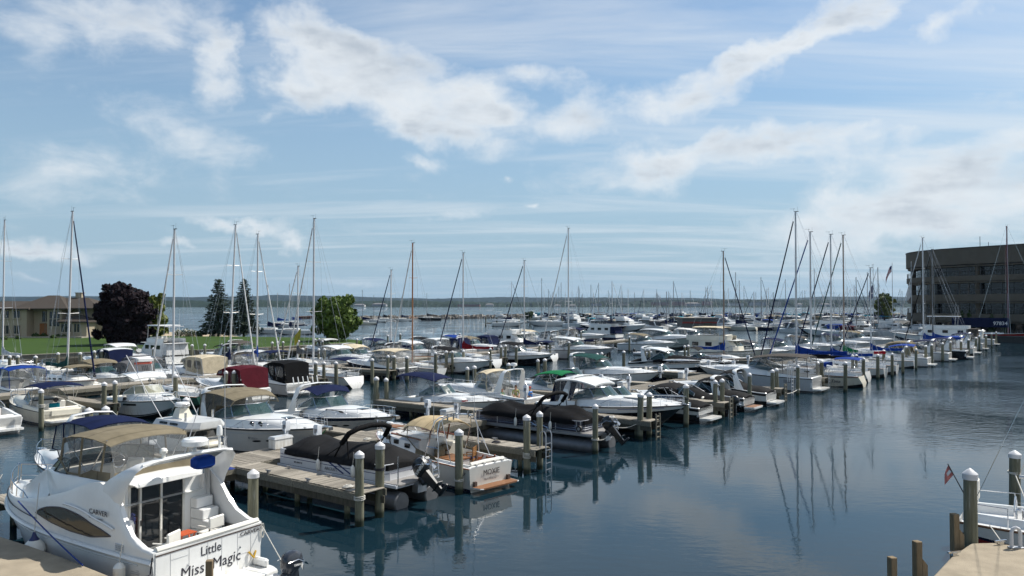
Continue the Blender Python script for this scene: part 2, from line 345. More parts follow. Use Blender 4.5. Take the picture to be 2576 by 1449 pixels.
ORD = ['first', 'second', 'third', 'fourth', 'fifth', 'sixth', 'seventh', 'eighth', 'ninth', 'tenth', 'eleventh', 'twelfth', 'thirteenth', 'fourteenth', 'fifteenth', 'sixteenth', 'seventeenth', 'eighteenth', 'nineteenth', 'twentieth']
def nth(i):
    n = i+1
    if n <= 20: return ORD[n-1]
    t = n//10; k = n % 10
    return ['', '', 'twenty', 'thirty', 'forty', 'fifty', 'sixty', 'seventy', 'eighty', 'ninety'][t]+'-'+ORD[k-1] if k else ['', '', 'twentieth', 'thirtieth', 'fortieth', 'fiftieth', 'sixtieth', 'seventieth', 'eightieth', 'ninetieth'][t]
# ================================================================== water
def water_mat():
    m = bpy.data.materials.new('water'); m.use_nodes = True; nt = m.node_tree; N = nt.nodes; L = nt.links; b = N['Principled BSDF']
    b.inputs['Base Color'].default_value = (.006, .020, .030, 1); b.inputs['Roughness'].default_value = .015; b.inputs['IOR'].default_value = 1.333
    tc = N.new('ShaderNodeTexCoord')
    def noise(scale, det, st, rot=0., rough=.5):
        mp = N.new('ShaderNodeMapping'); mp.inputs['Scale'].default_value = st; mp.inputs['Rotation'].default_value = (0, 0, rot); L.new(tc.outputs['Object'], mp.inputs[0])
        n = N.new('ShaderNodeTexNoise'); n.inputs['Scale'].default_value = scale; n.inputs['Detail'].default_value = det; n.inputs['Roughness'].default_value = rough
        L.new(mp.outputs[0], n.inputs['Vector']); return n.outputs[0]
    def mth(op, a, c, clamp=False):
        n = N.new('ShaderNodeMath'); n.operation = op; n.use_clamp = clamp
        for i, v in enumerate((a, c)):
            if isinstance(v, (int, float)): n.inputs[i].default_value = v
            else: L.new(v, n.inputs[i])
        return n.outputs[0]
    patch = noise(.035, 2, (1, 1.6, 1), .5)
    mr = N.new('ShaderNodeMapRange'); L.new(patch, mr.inputs[0]); mr.inputs[1].default_value = .42; mr.inputs[2].default_value = .62; mr.inputs[3].default_value = .30; mr.inputs[4].default_value = 1.4
    # the open fairway and bay are ruffled by the wind, the basin between the boats lies calmer
    se = N.new('ShaderNodeSeparateXYZ'); L.new(tc.outputs['Object'], se.inputs[0])
    far = N.new('ShaderNodeMapRange'); L.new(se.outputs[1], far.inputs[0]); far.inputs[1].default_value = 38; far.inputs[2].default_value = 90; far.inputs[3].default_value = .14; far.inputs[4].default_value = 1.9
    amp = mth('MULTIPLY', mr.outputs[0], far.outputs[0])
    h = mth('ADD', mth('MULTIPLY', noise(1.5, 3, (1, 1.7, 1), .35), .055), mth('MULTIPLY', noise(5.2, 3, (1, 1.5, 1), -.2), .013))
    h = mth('ADD', h, mth('MULTIPLY', noise(.42, 2, (1, 1.4, 1), .6), .06))
    h = mth('MULTIPLY', h, amp)
    bp = N.new('ShaderNodeBump'); bp.inputs['Strength'].default_value = 1.0; bp.inputs['Distance'].default_value = 1.0
    L.new(h, bp.inputs['Height']); L.new(bp.outputs[0], b.inputs['Normal'])
    return m
wm = MB(); wm.add([(-9000, -300, 0), (9000, -300, 0), (9000, 9500, 0), (-9000, 9500, 0)], [(0, 1, 2, 3)])
struct(wm.build('water', water_mat(), smooth=0))

# ================================================================== far shore
rs = np.random.RandomState(3)
def fbm(n, oct=5, seed=0, base=6):
    r = np.random.RandomState(seed); x = np.linspace(0, 1, n); o = np.zeros(n)
    for k in range(oct):
        m = base*2**k; o += np.interp(x, np.linspace(0, 1, m+1), r.rand(m+1)-.5)/2**k
    return o
def ridge(name, y0, y1, x0, x1, hfun, nx, ny, m, rough=0., seed=1):
    r = np.random.RandomState(seed); xs = np.linspace(x0, x1, nx); ts = np.linspace(0, 1, ny); V = []
    h = hfun(xs)
    for j, t in enumerate(ts):
        prof = math.sin(min(1, t*1.25)*math.pi/2)**.8
        z = h*prof*(1-.0*t)+r.rand(nx)*rough*(1 if j else .15); y = y0+(y1-y0)*t+(r.rand(nx)-.5)*(y1-y0)/ny*.6
        V.append(np.stack([xs+(r.rand(nx)-.5)*(x1-x0)/nx*.5, y, z if j else z*.0-.5], 1))
    V = np.concatenate(V); idx = np.arange(nx*ny).reshape(ny, nx)
    F = np.stack([idx[:-1, :-1], idx[:-1, 1:], idx[1:, 1:], idx[1:, :-1]], -1).reshape(-1, 4)
    return np_mesh(name, V, F, m, smooth=False)
HILLM = mat('hill_forest', (.012, .022, .018), .9, var=.2, nscale=.004, spec=.1)
WOODM = mat('shore_woodland', (.014, .026, .012), .9, col2=(.007, .014, .007), nscale=.02, spec=.1)
struct(ridge('hills', 6200, 7600, -5200, 5200, lambda x: 72+46*fbm(len(x), 5, 4, 7)+8*np.sin(x/900), 340, 9, HILLM, 5, 2))
struct(ridge('hills', 4300, 5600, -400, 5600, lambda x: np.clip((x+300)/700, 0, 1)*(46+22*fbm(len(x), 4, 9, 8)), 260, 8, HILLM, 6, 5))
tag(ridge('shore_woods', 3380, 3900, -3600, 4200, lambda x: 20+9*fbm(len(x), 5, 12, 20)+np.clip(x/2500, 0, 1)*9, 900, 7, WOODM, 9, 7), 'dark green wooded shoreline across the bay below the blue hills', 'woods', kind='stuff')
# town buildings on the far shore
FARB = {'brick': mat('far_brick', (.27, .12, .085), .9, var=.1), 'cream': mat('far_cream_wall', (.50, .45, .36), .9), 'grey': mat('far_grey_wall', (.34, .35, .36), .9),
        'white': mat('far_white_wall', (.70, .69, .66), .8), 'roof': mat('far_roof', (.16, .15, .15), .9), 'win': mat('far_window', (.05, .06, .07), .3)}
def far_building(u, w, h, kind, z0, Y, label, storeys=3, hip=False):
    X = (u-1288)/1945*Y
    t = thing('far_building', label, 'building', (X, Y, z0), 0, 'town buildings across the bay')
    MB().box((0, 0, h/2), (w, w*.5+10, h)).build('wall', FARB[kind], t, 0)
    rf = MB()
    if hip: rf.loft([[(-w/2-1, -w*.25-6, h), (w/2+1, -w*.25-6, h), (w/2+1, w*.25+6, h), (-w/2-1, w*.25+6, h)], [(-w*.3, -.5, h+5), (w*.3, -.5, h+5), (w*.3, .5, h+5), (-w*.3, .5, h+5)]], True, True, True)
    else: rf.box((0, 0, h+.6), (w+1, w*.5+11, 1.2))
    rf.build('roof', FARB['roof'], t, 0)
    fy = -(w*.5+10)/2
    for s in range(storeys):
        MB().box((0, fy, (s+.55)*h/storeys), (w*.92, .3, h/storeys*.42)).build('window_band', FARB['win'], t, 0)
for i, (u, w, h, k, z0, st, hip, lb) in enumerate([
        (905, 46, 9, 'white', 6, 1, True, 'low pale building right of the willow across the bay'), (955, 60, 12, 'grey', 8, 2, True, 'grey hipped building left of the first blue jib, across the bay'),
        (1180, 95, 11, 'brick', 6, 2, False, 'long low brick building on the far shore, second from the left'), (1232, 34, 10, 'white', 8, 2, True, 'small white house beside the long brick building, far shore'),
        (1402, 26, 7, 'white', 4, 1, True, 'small pale lakeside house across the bay below the hill tower'), (1440, 30, 7, 'cream', 4, 1, True, 'small cream lakeside house across the bay near a tall mast'),
        (1500, 46, 13, 'grey', 14, 3, False, 'grey apartment block among far trees, left of the brick town'), (1566, 40, 15, 'cream', 16, 3, False, 'cream block among far trees, left end of the town'),
        (1660, 70, 17, 'brick', 20, 3, False, 'broad brick block, leftmost of the town centre across the bay'), (1706, 46, 20, 'brick', 20, 4, False, 'brick block, second of the town centre across the bay'),
        (1742, 60, 15, 'grey', 10, 3, True, 'grey waterfront building at the town centre across the bay'), (1778, 38, 22, 'brick', 20, 4, False, 'tall brick block, third of the town centre across the bay'),
        (1850, 60, 14, 'white', 14, 3, False, 'white low block between masts across the bay'), (1905, 66, 18, 'grey', 16, 3, False, 'wide grey block next to the yellow building across the bay'),
        (1952, 34, 24, 'cream', 14, 5, False, 'tall yellow block at the right of the far town'), (2010, 22, 11, 'white', 8, 2, True, 'tiny white building on the wooded far shore behind the tallest mast'),
        (2075, 40, 10, 'grey', 10, 2, True, 'grey house on the far shore right of the tallest mast')]):
    far_building(u, w, h*.8, k, z0*.35, 3345, lb, st, hip)
# rock breakwater
def rocks(name, pts, w, hgt, n, size, m, seed, label):
    r = np.random.RandomState(seed); V = []; F = []; cum = np.linspace(0, len(pts)-1, n)
    cube = np.array([(-1, -1, -1), (1, -1, -1), (1, 1, -1), (-1, 1, -1), (-1, -1, 1), (1, -1, 1), (1, 1, 1), (-1, 1, 1)], float)
    cf = np.array([(3, 2, 1, 0), (4, 5, 6, 7), (0, 1, 5, 4), (1, 2, 6, 5), (2, 3, 7, 6), (3, 0, 4, 7)]); P = np.array(pts, float)
    for i, c in enumerate(cum):
        k = min(int(c), len(P)-2); q = P[k]+(P[k+1]-P[k])*(c-k); off = r.randn()*w*.33; z = max(0, hgt*(1-abs(off)/w))*r.rand()
        s = size*(.5+r.rand())*np.array([1, .9, .7])
        v = cube*s*(.55+.45*r.rand(8, 3)); a = r.rand()*6.28; v = v@np.array([[math.cos(a), -math.sin(a), 0], [math.sin(a), math.cos(a), 0], [0, 0, 1]])
        V.append(v+[q[0]+r.randn()*size, q[1]+off, z]); F.append(cf+8*i)
    return tag(np_mesh(name, np.concatenate(V), np.concatenate(F), m), label, 'rocks', kind='stuff')
ROCKM = mat('breakwater_rock', (.36, .33, .29), .9, col2=(.20, .18, .16), nscale=.4, spec=.2)
rocks('breakwater_rocks', [up(880, 808), up(1040, 802), up(1260, 800), up(1330, 799)], 5, 2.0, 900, .95, ROCKM, 4, 'long low breakwater of grey boulders across the harbour mouth')

# ================================================================== land on the left: lawn, beach, sea wall
GRASS = mat('lawn_grass', (.045, .080, .018), .95, col2=(.028, .056, .012), nscale=.35, bump=.6, bscale=6, spec=.1, detail=8)
SAND = mat('beach_sand', (.44, .36, .25), .95, var=.12, nscale=.5, spec=.1)
STONE = mat('seawall_cap', (.36, .33, .27), .9, var=.2)
wl = [W(8, -113), W(44, -108), W(56.5, -106.5), W(60, -100.5), W(72, -99), W(86, -99.5)]
lawn_poly = wl + [(-25.5, 134), (-27, 140), (-32, 146), (-39, 151), (-52, 155), (-66, 157), (-84, 163), (-110, 172), (-230, 190), (-230, 40)]
lb = MB(); n = len(lawn_poly)
inner = [(x*.985-1, y*.995, 1.55) for x, y in lawn_poly]
lb.loft([[(x, y, -.6) for x, y in lawn_poly], [(x, y, 1.42) for x, y in lawn_poly], inner], True, False, True)
struct(lb.build('lawn', GRASS, smooth=0))
bd = MB(); bp_ = [(-66, 156), (-58, 166), (-70, 184), (-96, 204), (-170, 214), (-170, 178), (-110, 171), (-84, 162)]
bd.loft([[(x, y, -.5) for x, y in bp_], [(x*.99, y, .95) for x, y in bp_]], True, False, True); struct(bd.build('beach', SAND, smooth=0))
sw = thing('sea_wall', 'low weathered timber sea wall along the edge of the lawn', 'wall')
for (p, q) in zip(wl[:-1], wl[1:]):
    d = Vector((q[0]-p[0], q[1]-p[1])); L_ = d.length; ang = math.atan2(d.y, d.x); nn = max(1, int(L_/2.4))
    off = Vector((d.y, -d.x)).normalized()*.16
    for i in range(nn):
        c = Vector(p)+d*((i+.5)/nn)+off
        for k, zc in enumerate((.25, .62, .99, 1.32)):
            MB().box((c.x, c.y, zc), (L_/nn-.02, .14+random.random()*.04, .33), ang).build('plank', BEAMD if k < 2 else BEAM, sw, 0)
        MB().box((c.x, c.y, 1.53), (L_/nn-.015, .34, .08), ang).build('cap', STONE, sw, 0)
g0, g1 = up(528, 846, 1.6), up(612, 823, .9)
gw = thing('timber_groyne', 'brown timber groyne running from the lawn into the bay by the spruces', 'groyne')
for i in range(12):
    t0 = (i+.5)/12; MB().box((lerp(g0[0], g1[0], t0), lerp(g0[1], g1[1], t0), lerp(.9, .5, t0)), (math.dist(g0, g1)/12*.98, .4, lerp(1.8, 1.2, t0)), math.atan2(g1[1]-g0[1], g1[0]-g0[0])).build('board', BEAMD, gw, 0)
# shoreline jetty of red-brown posts behind the moored sailing boats
jt = thing('post_jetty', 'low rust brown jetty on posts behind the moored sailing boats', 'jetty')
j0, j1 = up(748, 800, .6), up(860, 795, .6)
RUST = mat('rusty_posts', (.13, .06, .04), .85, var=.3)
for i in range(22):
    x, y = lerp(j0[0], j1[0], i/21), lerp(j0[1], j1[1], i/21); MB().box((x, y, .55), (1.4, .5, 1.5)).build('post', RUST, jt, 0)
MB().bar((j0[0], j0[1]-.3, 1.42), (j1[0], j1[1]-.3, 1.42), 1.6, .25).build('deck', RUST, jt, 0)

# ================================================================== trees and shrubs
def leaf_cloud(name, centres, radii, n, size, m, parent, seed, squash=1., droop=0.):
    "many small leaf clumps (quads) scattered through the shells of several lobes"
    r = np.random.RandomState(seed); k = len(centres); c = np.asarray(centres, float); ra = np.asarray(radii, float)
    w = ra**2/np.sum(ra**2); idx = r.choice(k, n, p=w)
    d = r.randn(n, 3); d /= np.linalg.norm(d, axis=1)[:, None]; d[:, 2] *= squash
    rad = ra[idx]*(1-.55*r.rand(n)**2.2)*(.86+.28*r.rand(n))
    p = c[idx]+d*rad[:, None]
    t = r.randn(n, 3); t -= d*(t*d).sum(1)[:, None]*.6; t /= np.linalg.norm(t, axis=1)[:, None]
    b = np.cross(d+.5*r.randn(n, 3), t); b /= np.linalg.norm(b, axis=1)[:, None]
    if droop: t = t*.5+np.array([0, 0, -droop]); t /= np.linalg.norm(t, axis=1)[:, None]
    s = size*(.5+r.rand(n))[:, None]
    V = np.stack([p-t*s-b*s*.25, p-t*s*.2+b*s*.7, p+t*s*1.1+b*s*.1, p+t*s*.1-b*s*.75], 1).reshape(-1, 3)
    return np_mesh(name, V, np.arange(4*n).reshape(-1, 4), m, parent)
def limbs(mb, base, top, r0, n, spread, seed, z0=.35):
    rr = random.Random(seed); b, t = Vector(base), Vector(top)
    mb.tube([b, b.lerp(t, .5)+Vector((rr.uniform(-.1, .1), rr.uniform(-.1, .1), 0)), t], r0, 8, r0*.3)
    for i in range(n):
        f = z0+(1-z0)*i/n*.9; q = b.lerp(t, f); a = i*2.4+rr.random(); L_ = spread*(1-.5*f)*rr.uniform(.7, 1.1)
        e = q+Vector((math.cos(a)*L_, math.sin(a)*L_, L_*rr.uniform(.4, .9))); mb.tube([q, q.lerp(e, .5)+Vector((0, 0, .1*L_)), e], r0*.38*(1.1-f), 5, r0*.07)
BARK = mat('bark', (.075, .055, .04), .9, var=.3, nscale=6, stretch=(3, 3, .6))
LPURP = mat('leaf_purple', (.008, .005, .008), .8, col2=(.014, .008, .011), nscale=.8, spec=.15)
LGREEN = mat('leaf_willow_green', (.125, .18, .03), .6, spec=.2, col2=(.05, .09, .015), nscale=.5)
LYEL = mat('leaf_yellow_green', (.14, .15, .03), .6, spec=.2, col2=(.07, .10, .02), nscale=.5)
LSPR = mat('needle_blue_green', (.024, .042, .028), .7, spec=.2, col2=(.040, .060, .044), nscale=.8)
LDK = mat('leaf_dark_green', (.030, .055, .015), .6, spec=.2, col2=(.05, .08, .02), nscale=.8)
def broadleaf(name, label, u, vtop, vbase, hw_px, z0, n, m, seed, lobes=14, size=.34, cat='tree', squash=.9, droop=0., low=.18, trunk=.22):
    lobes = int(lobes*1.7)
    X, Y = up(u, vbase, z0); H = (vbase-vtop)*Y/1945; Rw = hw_px*Y/1945
    t = thing(name, label, cat, (X, Y, z0)); mb = MB(); limbs(mb, (0, 0, -.2), (0, 0, H*.75), trunk*H/8, 9, Rw*.85, seed); mb.build('trunk', BARK, t)
    rr = random.Random(seed); cs, ra = [], []
    for i in range(lobes):
        f = (i+.5)/lobes; a = i*2.39996; zc = H*(low+(.86-low)*f); prof = math.sin(math.pi*min(1, (.16+.84*f)))**.55 if f > .5 else (.72+.5*f)
        rd = Rw*.66*prof*rr.uniform(.6, 1.08); cs.append((math.cos(a)*rd, math.sin(a)*rd, zc*rr.uniform(.95, 1.05))); ra.append(Rw*.33*rr.uniform(.55, 1.35)*(1 if f < .8 else .8))
    for i in range(lobes):                                # stray sprays that break the outline
        a, f = rr.uniform(0, 6.28), rr.uniform(low, .95); rd = Rw*rr.uniform(.82, 1.05)*math.sin(math.pi*min(.95, .25+.7*f))**.5; cs.append((math.cos(a)*rd, math.sin(a)*rd, H*f)); ra.append(Rw*rr.uniform(.10, .2))
    leaf_cloud('crown', cs, ra, n, size, m, t, seed, squash, droop); return t
broadleaf('yellow_green_tree', 'yellow-green tree peeking out behind the purple maple', 386, 735, 858, 34, 1.5, 5000, LYEL, 21)
broadleaf('purple_maple', 'broad dark purple maple tree on the lawn beside the tan house', 314, 711, 868, 72, 1.5, 16000, LPURP, 5, 20, .30, low=.12)
broadleaf('willow_tree', 'round bright green willow tree at the tip of the lawn', 846, 741, 860, 56, 1.4, 13000, LGREEN, 8, 22, .26, droop=.25, low=.14)
def spruce(label, u, vtop, vbase, hw_px, z0, seed, n=7500):
    X, Y = up(u, vbase, z0); H = (vbase-vtop)*Y/1945; Rw = hw_px*Y/1945
    t = thing('spruce_tree', label, 'tree', (X, Y, z0), 0, 'spruces at the back of the lawn'); r = np.random.RandomState(seed)
    mb = MB(); mb.tube([(0, 0, -.2), (0, 0, H*.98)], .24, 7, .03); mb.build('trunk', BARK, t)
    bm_ = MB(); P = []
    tiers = 26
    for k in range(tiers):
        f = .07+.92*k/tiers; nb = int(9*(1-f)+4)
        for j in range(nb):
            a = k*1.7+j*6.283/nb+r.rand()*.5; L_ = Rw*(1-f)**.82*(.62+.5*r.rand())+.25; z = H*f
            e = np.array([math.cos(a)*L_, math.sin(a)*L_, -L_*.16+.25*L_*r.rand()*.6])
            bm_.tube([(0, 0, z), (e[0]*.5, e[1]*.5, z+e[2]*.3), (e[0], e[1], z+e[2])], .045, 4, .012)
            m_ = int(8+24*(1-f)); s_ = r.rand(m_)**.7; P.append(np.stack([e[0]*s_, e[1]*s_, z+e[2]*s_], 1)+r.randn(m_, 3)*np.array([.16, .16, .10]))
    bm_.build('branches', BARK, t)
    P = np.concatenate(P); nn = len(P); d = r.randn(nn, 3); d[:, 2] = d[:, 2]*.3-.25; d /= np.linalg.norm(d, axis=1)[:, None]
    b = np.cross(d, r.randn(nn, 3)); b /= np.linalg.norm(b, axis=1)[:, None]; s = (.20+.22*r.rand(nn))[:, None]
    V = np.stack([P-d*s, P+b*s*.34, P+d*s*1.2, P-b*s*.34], 1).reshape(-1, 3)
    np_mesh('crown', V, np.arange(4*nn).reshape(-1, 4), LSPR, t)
spruce('tall blue-green spruce with layered branches, left one of the pair', 549, 698, 846, 50, 1.4, 31)
spruce('tall dark spruce, right one of the pair behind the lawn', 613, 697, 846, 44, 1.4, 32)
for i, (u, v, w, lb_) in enumerate([(90, 850, 12, 'rounded shrub nearest the corner of the house wing'), (110, 849, 11, 'rounded shrub left of the orange front door'), (134, 851, 8, 'small rounded shrub right of the front door'),
                                   (147, 850, 9, 'rounded shrub below the tall window'), (160, 850, 8, 'dark shrub right of the tall window'), (10, 855, 9, 'low clipped shrub at the left edge by the house'), (45, 853, 8, 'low clipped shrub under the left wing windows'),
                                   (500, 845, 12, 'dark shrub beside the white flowering bush at the beach'), (232, 848, 9, 'shrub at the right corner of the house')]):
    X, Y = up(u, v, 1.55); s = w*Y/1945; t = thing('shrub', lb_, 'shrub', (X, Y, 1.45), 0, 'shrubs round the house')
    leaf_cloud('foliage', [(0, 0, s*.5), (s*.4, 0, s*.4), (-s*.4, .1, s*.45)], [s*.7, s*.5, s*.5], 420, .13, LDK, t, 50+i); mb = MB(); limbs(mb, (0, 0, 0), (0, 0, s*.7), .03, 4, s*.4, i, .2); mb.build('stem', BARK, t)
X, Y = up(468, 846, 1.3); t = thing('flowering_bush', 'white flowering bush at the back edge of the lawn by the beach', 'shrub', (X, Y, 1.2))
leaf_cloud('foliage', [(-1.6, 0, .6), (0, 0, .7), (1.5, 0, .6)], [.9, 1., .9], 700, .16, LDK, t, 61); leaf_cloud('flowers', [(-1.6, -.1, .75), (0, -.1, .85), (1.5, -.1, .75)], [.9, 1., .9], 420, .11, mat('white_blossom', (.7, .68, .6), .8), t, 62)
mb = MB(); limbs(mb, (0, 0, 0), (0, 0, .9), .04, 5, .7, 3, .2); mb.build('stem', BARK, t)
broadleaf('small_island_tree', 'small round tree on the breakwater rocks', 1332, 783, 801, 12, 1.0, 900, LDK, 71, 6, .5)
broadleaf('thin_yellow_tree', 'thin yellow-green tree beside the curved office building', 2225, 728, 808, 26, 1.5, 1800, LYEL, 72, 9, .45, droop=.1)

# ================================================================== tan brick house
BRICK = mat('house_tan_brick', (.42, .36, .27), .9, var=.14, nscale=12, bump=.3, bscale=60, spec=.2)
SHING = mat('roof_shingle', (.082, .071, .062), .95, var=.2, nscale=9, bump=.5, bscale=30, spec=.1)
TRIM = mat('house_trim', (.42, .36, .27), .7)
HGLASS = glassy('house_glass', (.03, .04, .05), .92, .04)
DOORW = mat('orange_wood_door', (.32, .12, .03), .5, var=.2, stretch=(8, 8, 1))
def house():
    Y0 = 150; S = .186*Y0/1945
    t = thing('tan_brick_house', 'two storey tan brick house with hipped brown shingle roof and orange door', 'house', ((640*.186-1288)/1945*Y0, Y0, 1.5))
    def q(cx, cy): return ((cx-640)*S, (985-cy)*S)
    def wall(x0, x1, y0, y1, d0, d1):
        a, z1 = q(x0, y0); b, z0 = q(x1, y1); MB().box(((a+b)/2, (d0+d1)/2, (z0+z1)/2-.2), (b-a, d1-d0, z1-z0+.4)).build('wall', BRICK, t, 0)
    def roof(x0, x1, ye, yr, xr0, xr1, d0, d1):
        a, ze = q(x0, ye); b, _ = q(x1, ye); r0, zr = q(xr0, yr); r1, _ = q(xr1, yr); dm = (d0+d1)/2; o = MB()
        o.loft([[(a, d0, ze), (b, d0, ze), (b, d1, ze), (a, d1, ze)], [(a, d0, ze+.22), (b, d0, ze+.22), (b, d1, ze+.22), (a, d1, ze+.22)], [(r0, dm-.05, zr), (r1, dm-.05, zr), (r1, dm+.05, zr), (r0, dm+.05, zr)]], True, True, True)
        return o.build('roof', SHING, t, 0)
    def window(x0, x1, y0, y1, d, nx, ny):
        a, z1 = q(x0, y0); b, z0 = q(x1, y1); fr = MB(); w, h = b-a, z1-z0
        for i in range(nx+1): fr.box((a+w*i/nx, d-.03, (z0+z1)/2), (.11, .12, h+.11))
        for j in range(ny+1): fr.box(((a+b)/2, d-.028, z0+h*j/ny), (w+.11, .118, .11))
        f = fr.build('window', TRIM, t, 0)
        for i in range(nx):
            for j in range(ny): MB().box((a+w*(i+.5)/nx, d+.01, z0+h*(j+.5)/ny), (w/nx-.12, .03, h/ny-.12)).build('pane', HGLASS, f, 0)
        MB().box(((a+b)/2, d-.06, z0-.14), (w+.3, .2, .14)).build('sill', TRIM, f, 0)
    wall(-260, 365, 600, 985, 0, 9); wall(365, 620, 600, 985, 2.2, 9); wall(620, 815, 600, 985, .5, 9); wall(815, 1290, 600, 985, 3.0, 10); wall(835, 1200, 770, 985, -.6, 2.95)
    for (x, y, y2) in ((40, 615, 720), (188, 615, 720), (40, 815, 935), (188, 815, 935)): window(x, x+92, y, y2, -.02, 2, 1)
    window(-120, -30, 615, 720, -.02, 2, 1); window(-120, -30, 815, 935, -.02, 2, 1)
    window(480, 590, 625, 775, 2.18, 2, 1); window(650, 800, 625, 835, .48, 3, 2); window(855, 1000, 790, 910, -.62, 3, 1); window(1030, 1110, 790, 910, -.62, 2, 1); window(940, 990, 615, 660, 2.98, 1, 1); window(1150, 1210, 615, 665, 2.98, 1, 1)
    a, z1 = q(455, 795); b, z0 = q(605, 950); dr = MB().box(((a+b)/2, 2.1, (z0+z1)/2), (b-a, .16, z1-z0)).build('door', DOORW, t, 0)
    MB().box(((a+b)/2, 2.0, (z0+z1)/2), (.05, .06, z1-z0-.1)).build('door_seam', TRIM, dr, 0); MB().lathe([(.05, -.04), (.05, .04)], 8, ((a+b)/2+.15, 1.97, z0+1.1), 'y').build('handle', CHROME, dr)
    roof(-300, 420, 605, 488, -160, 262, -.7, 9.6); roof(150, 920, 603, 408, 448, 606, -.2, 10); roof(560, 1320, 598, 438, 690, 982, .3, 10.8); roof(800, 1240, 778, 680, 985, 1075, -1.3, 3.6)
    a, z1 = q(805, 375); b, z0 = q(890, 450); MB().box(((a+b)/2, 6, (z0+z1)/2-.3), (b-a, 1.1, z1-z0+.6)).build('chimney', BRICK, t, 0); MB().box(((a+b)/2, 6, z1+.05), (b-a+.2, 1.3, .16)).build('chimney_cap', TRIM, t, 0)
    MB().box((q(300, 985)[0], 2, .05), (26, 9, .5)).build('foundation', STONE, t, 0)
house()

# ================================================================== curved office building on the right
TAUPE = mat('taupe_render', (.165, .132, .097), .85, var=.08, nscale=.6, spec=.2)
OGLASS = mat('office_glass', (.016, .017, .018), .06, col2=(.006, .007, .008), nscale=.3, objvar=.8)
def office():
    t = thing('office_building', 'four storey taupe office building with rounded corner and ribbon windows', 'building')
    A = Vector((105.6, 185)); d = Vector((.50, -.866)).normalized(); nin = Vector((.866, .50)).normalized(); RC = 22.
    def path(off):   # off: inwards
        P = [A+d*(60-5*k)+nin*off for k in range(13)]
        c = A+nin*RC; r = RC-off
        for k in range(1, 17):
            a = math.radians(k*150/16); v = -nin*math.cos(a)-d*math.sin(a); P.append(c+v*r)
        P.append(c+nin*24-d*(r)*.4); return P
    def band(z0, z1, off, name, m, thick=.6):
        o, i = path(off), path(off+thick); mb = MB(); n_ = len(o)
        rings = [[(o[k].x, o[k].y, z0), (o[k].x, o[k].y, z1), (i[k].x, i[k].y, z1), (i[k].x, i[k].y, z0)] for k in range(n_)]
        return mb.loft(rings, True, True, True).build(name, m, t, 30)
    def slab(z0, z1, off):
        P = path(off); mb = MB(); P2 = P+[P[-1]+d*60+nin*6, P[0]+nin*30]
        mb.loft([[(p.x, p.y, z0) for p in P2], [(p.x, p.y, z1) for p in P2]], True, True, True).build('floor_slab', TAUPE, t, 0)
    band(17.5, 21.3, 0, 'parapet', TAUPE); band(21.3, 21.5, -.12, 'coping', mat('dark_coping', (.05, .045, .04), .6), .9)
    for (z0, z1) in ((13.5, 14.8), (8.7, 10.4), (4.1, 5.8)): band(z0, z1, .1, 'balcony_front', TAUPE, .35)
    for z in (17.3, 13.4, 8.6, 4.0, 20.6): slab(z-.35, z, .4)
    RAILM = mat('balcony_rail', (.10, .10, .10), .4, metal=.6)
    for (z0, z1) in ((13.5, 17.3), (8.7, 13.2), (4.1, 8.4), (1.3, 3.8)):
        P = path(2.4); f = None
        pts = []
        for k in range(len(P)-1):
            a, b = P[k], P[k+1]; m_ = max(1, int((b-a).length/2.3))
            pts += [a+(b-a)*j/m_ for j in range(m_)]
        pts.append(P[-1])
        fr = MB()
        for p in pts: fr.box((p.x, p.y, (z0+z1)/2), (.12, .12, z1-z0))
        wf = fr.build('window_frame', mat('dark_mullion', (.03, .028, .026), .5), t, 0); wf['kind'] = 'stuff'
        for a, b in zip(pts[:-1], pts[1:]):
            if a.y < 160: continue
            m_ = (a+b)/2; MB().sheet([(a.x, a.y, z0), (b.x, b.y, z0), (b.x, b.y, z1), (a.x, a.y, z1)], .05).build('pane', OGLASS, t, 0)
    # core behind the glass
    P = path(5); mb = MB(); P2 = P+[P[-1]+d*40]; mb.loft([[(p.x, p.y, .5) for p in P2], [(p.x, p.y, 20.4) for p in P2]], True, True, True).build('core', mat('dark_interior', (.03, .028, .027), .8), t, 0)
    for zt in (16.0, 11.5, 7.0):
        P = path(.25); o = MB().tube([(p.x, p.y, zt) for p in P], .05, 5); rl = o.build('railing', RAILM, t)
        b = MB()
        for k in range(len(P)-1):
            L_ = (P[k+1]-P[k]).length; m_ = max(1, int(L_/.6))
            for j in range(m_): q = P[k]+(P[k+1]-P[k])*j/m_; b.box((q.x, q.y, zt-.62), (.03, .03, 1.2))
        o = b.build('balusters', RAILM, rl, 0); o['kind'] = 'stuff'
    for k in (8, 11, 14, 17, 20): p = path(1.2)[k]; MB().box((p.x, p.y, 9.5), (.7, .7, 16)).build('column', TAUPE, t, 0)
    p = A+d*2+nin*8; MB().tube([(p.x, p.y, 20.4), (p.x, p.y, 24.5)], .07, 5).build('roof_mast', MASTB, t)
    p = A+d*4+nin*8; MB().tube([(p.x, p.y, 20.4), (p.x, p.y, 23)], .06, 5).build('roof_mast', MASTB, t)
office()
qp = [up(2190, 836, .5), up(2330, 850, .3), (112, 150), (128, 130), (240, 100), (300, 320), (110, 330), (84, 236)]
qb = MB().loft([[(x, y, -.6) for x, y in qp], [(x, y, 1.25) for x, y in qp]], True, False, True); struct(qb.build('quay', mat('quay_asphalt', (.06, .058, .052), .9, var=.2), smooth=0))
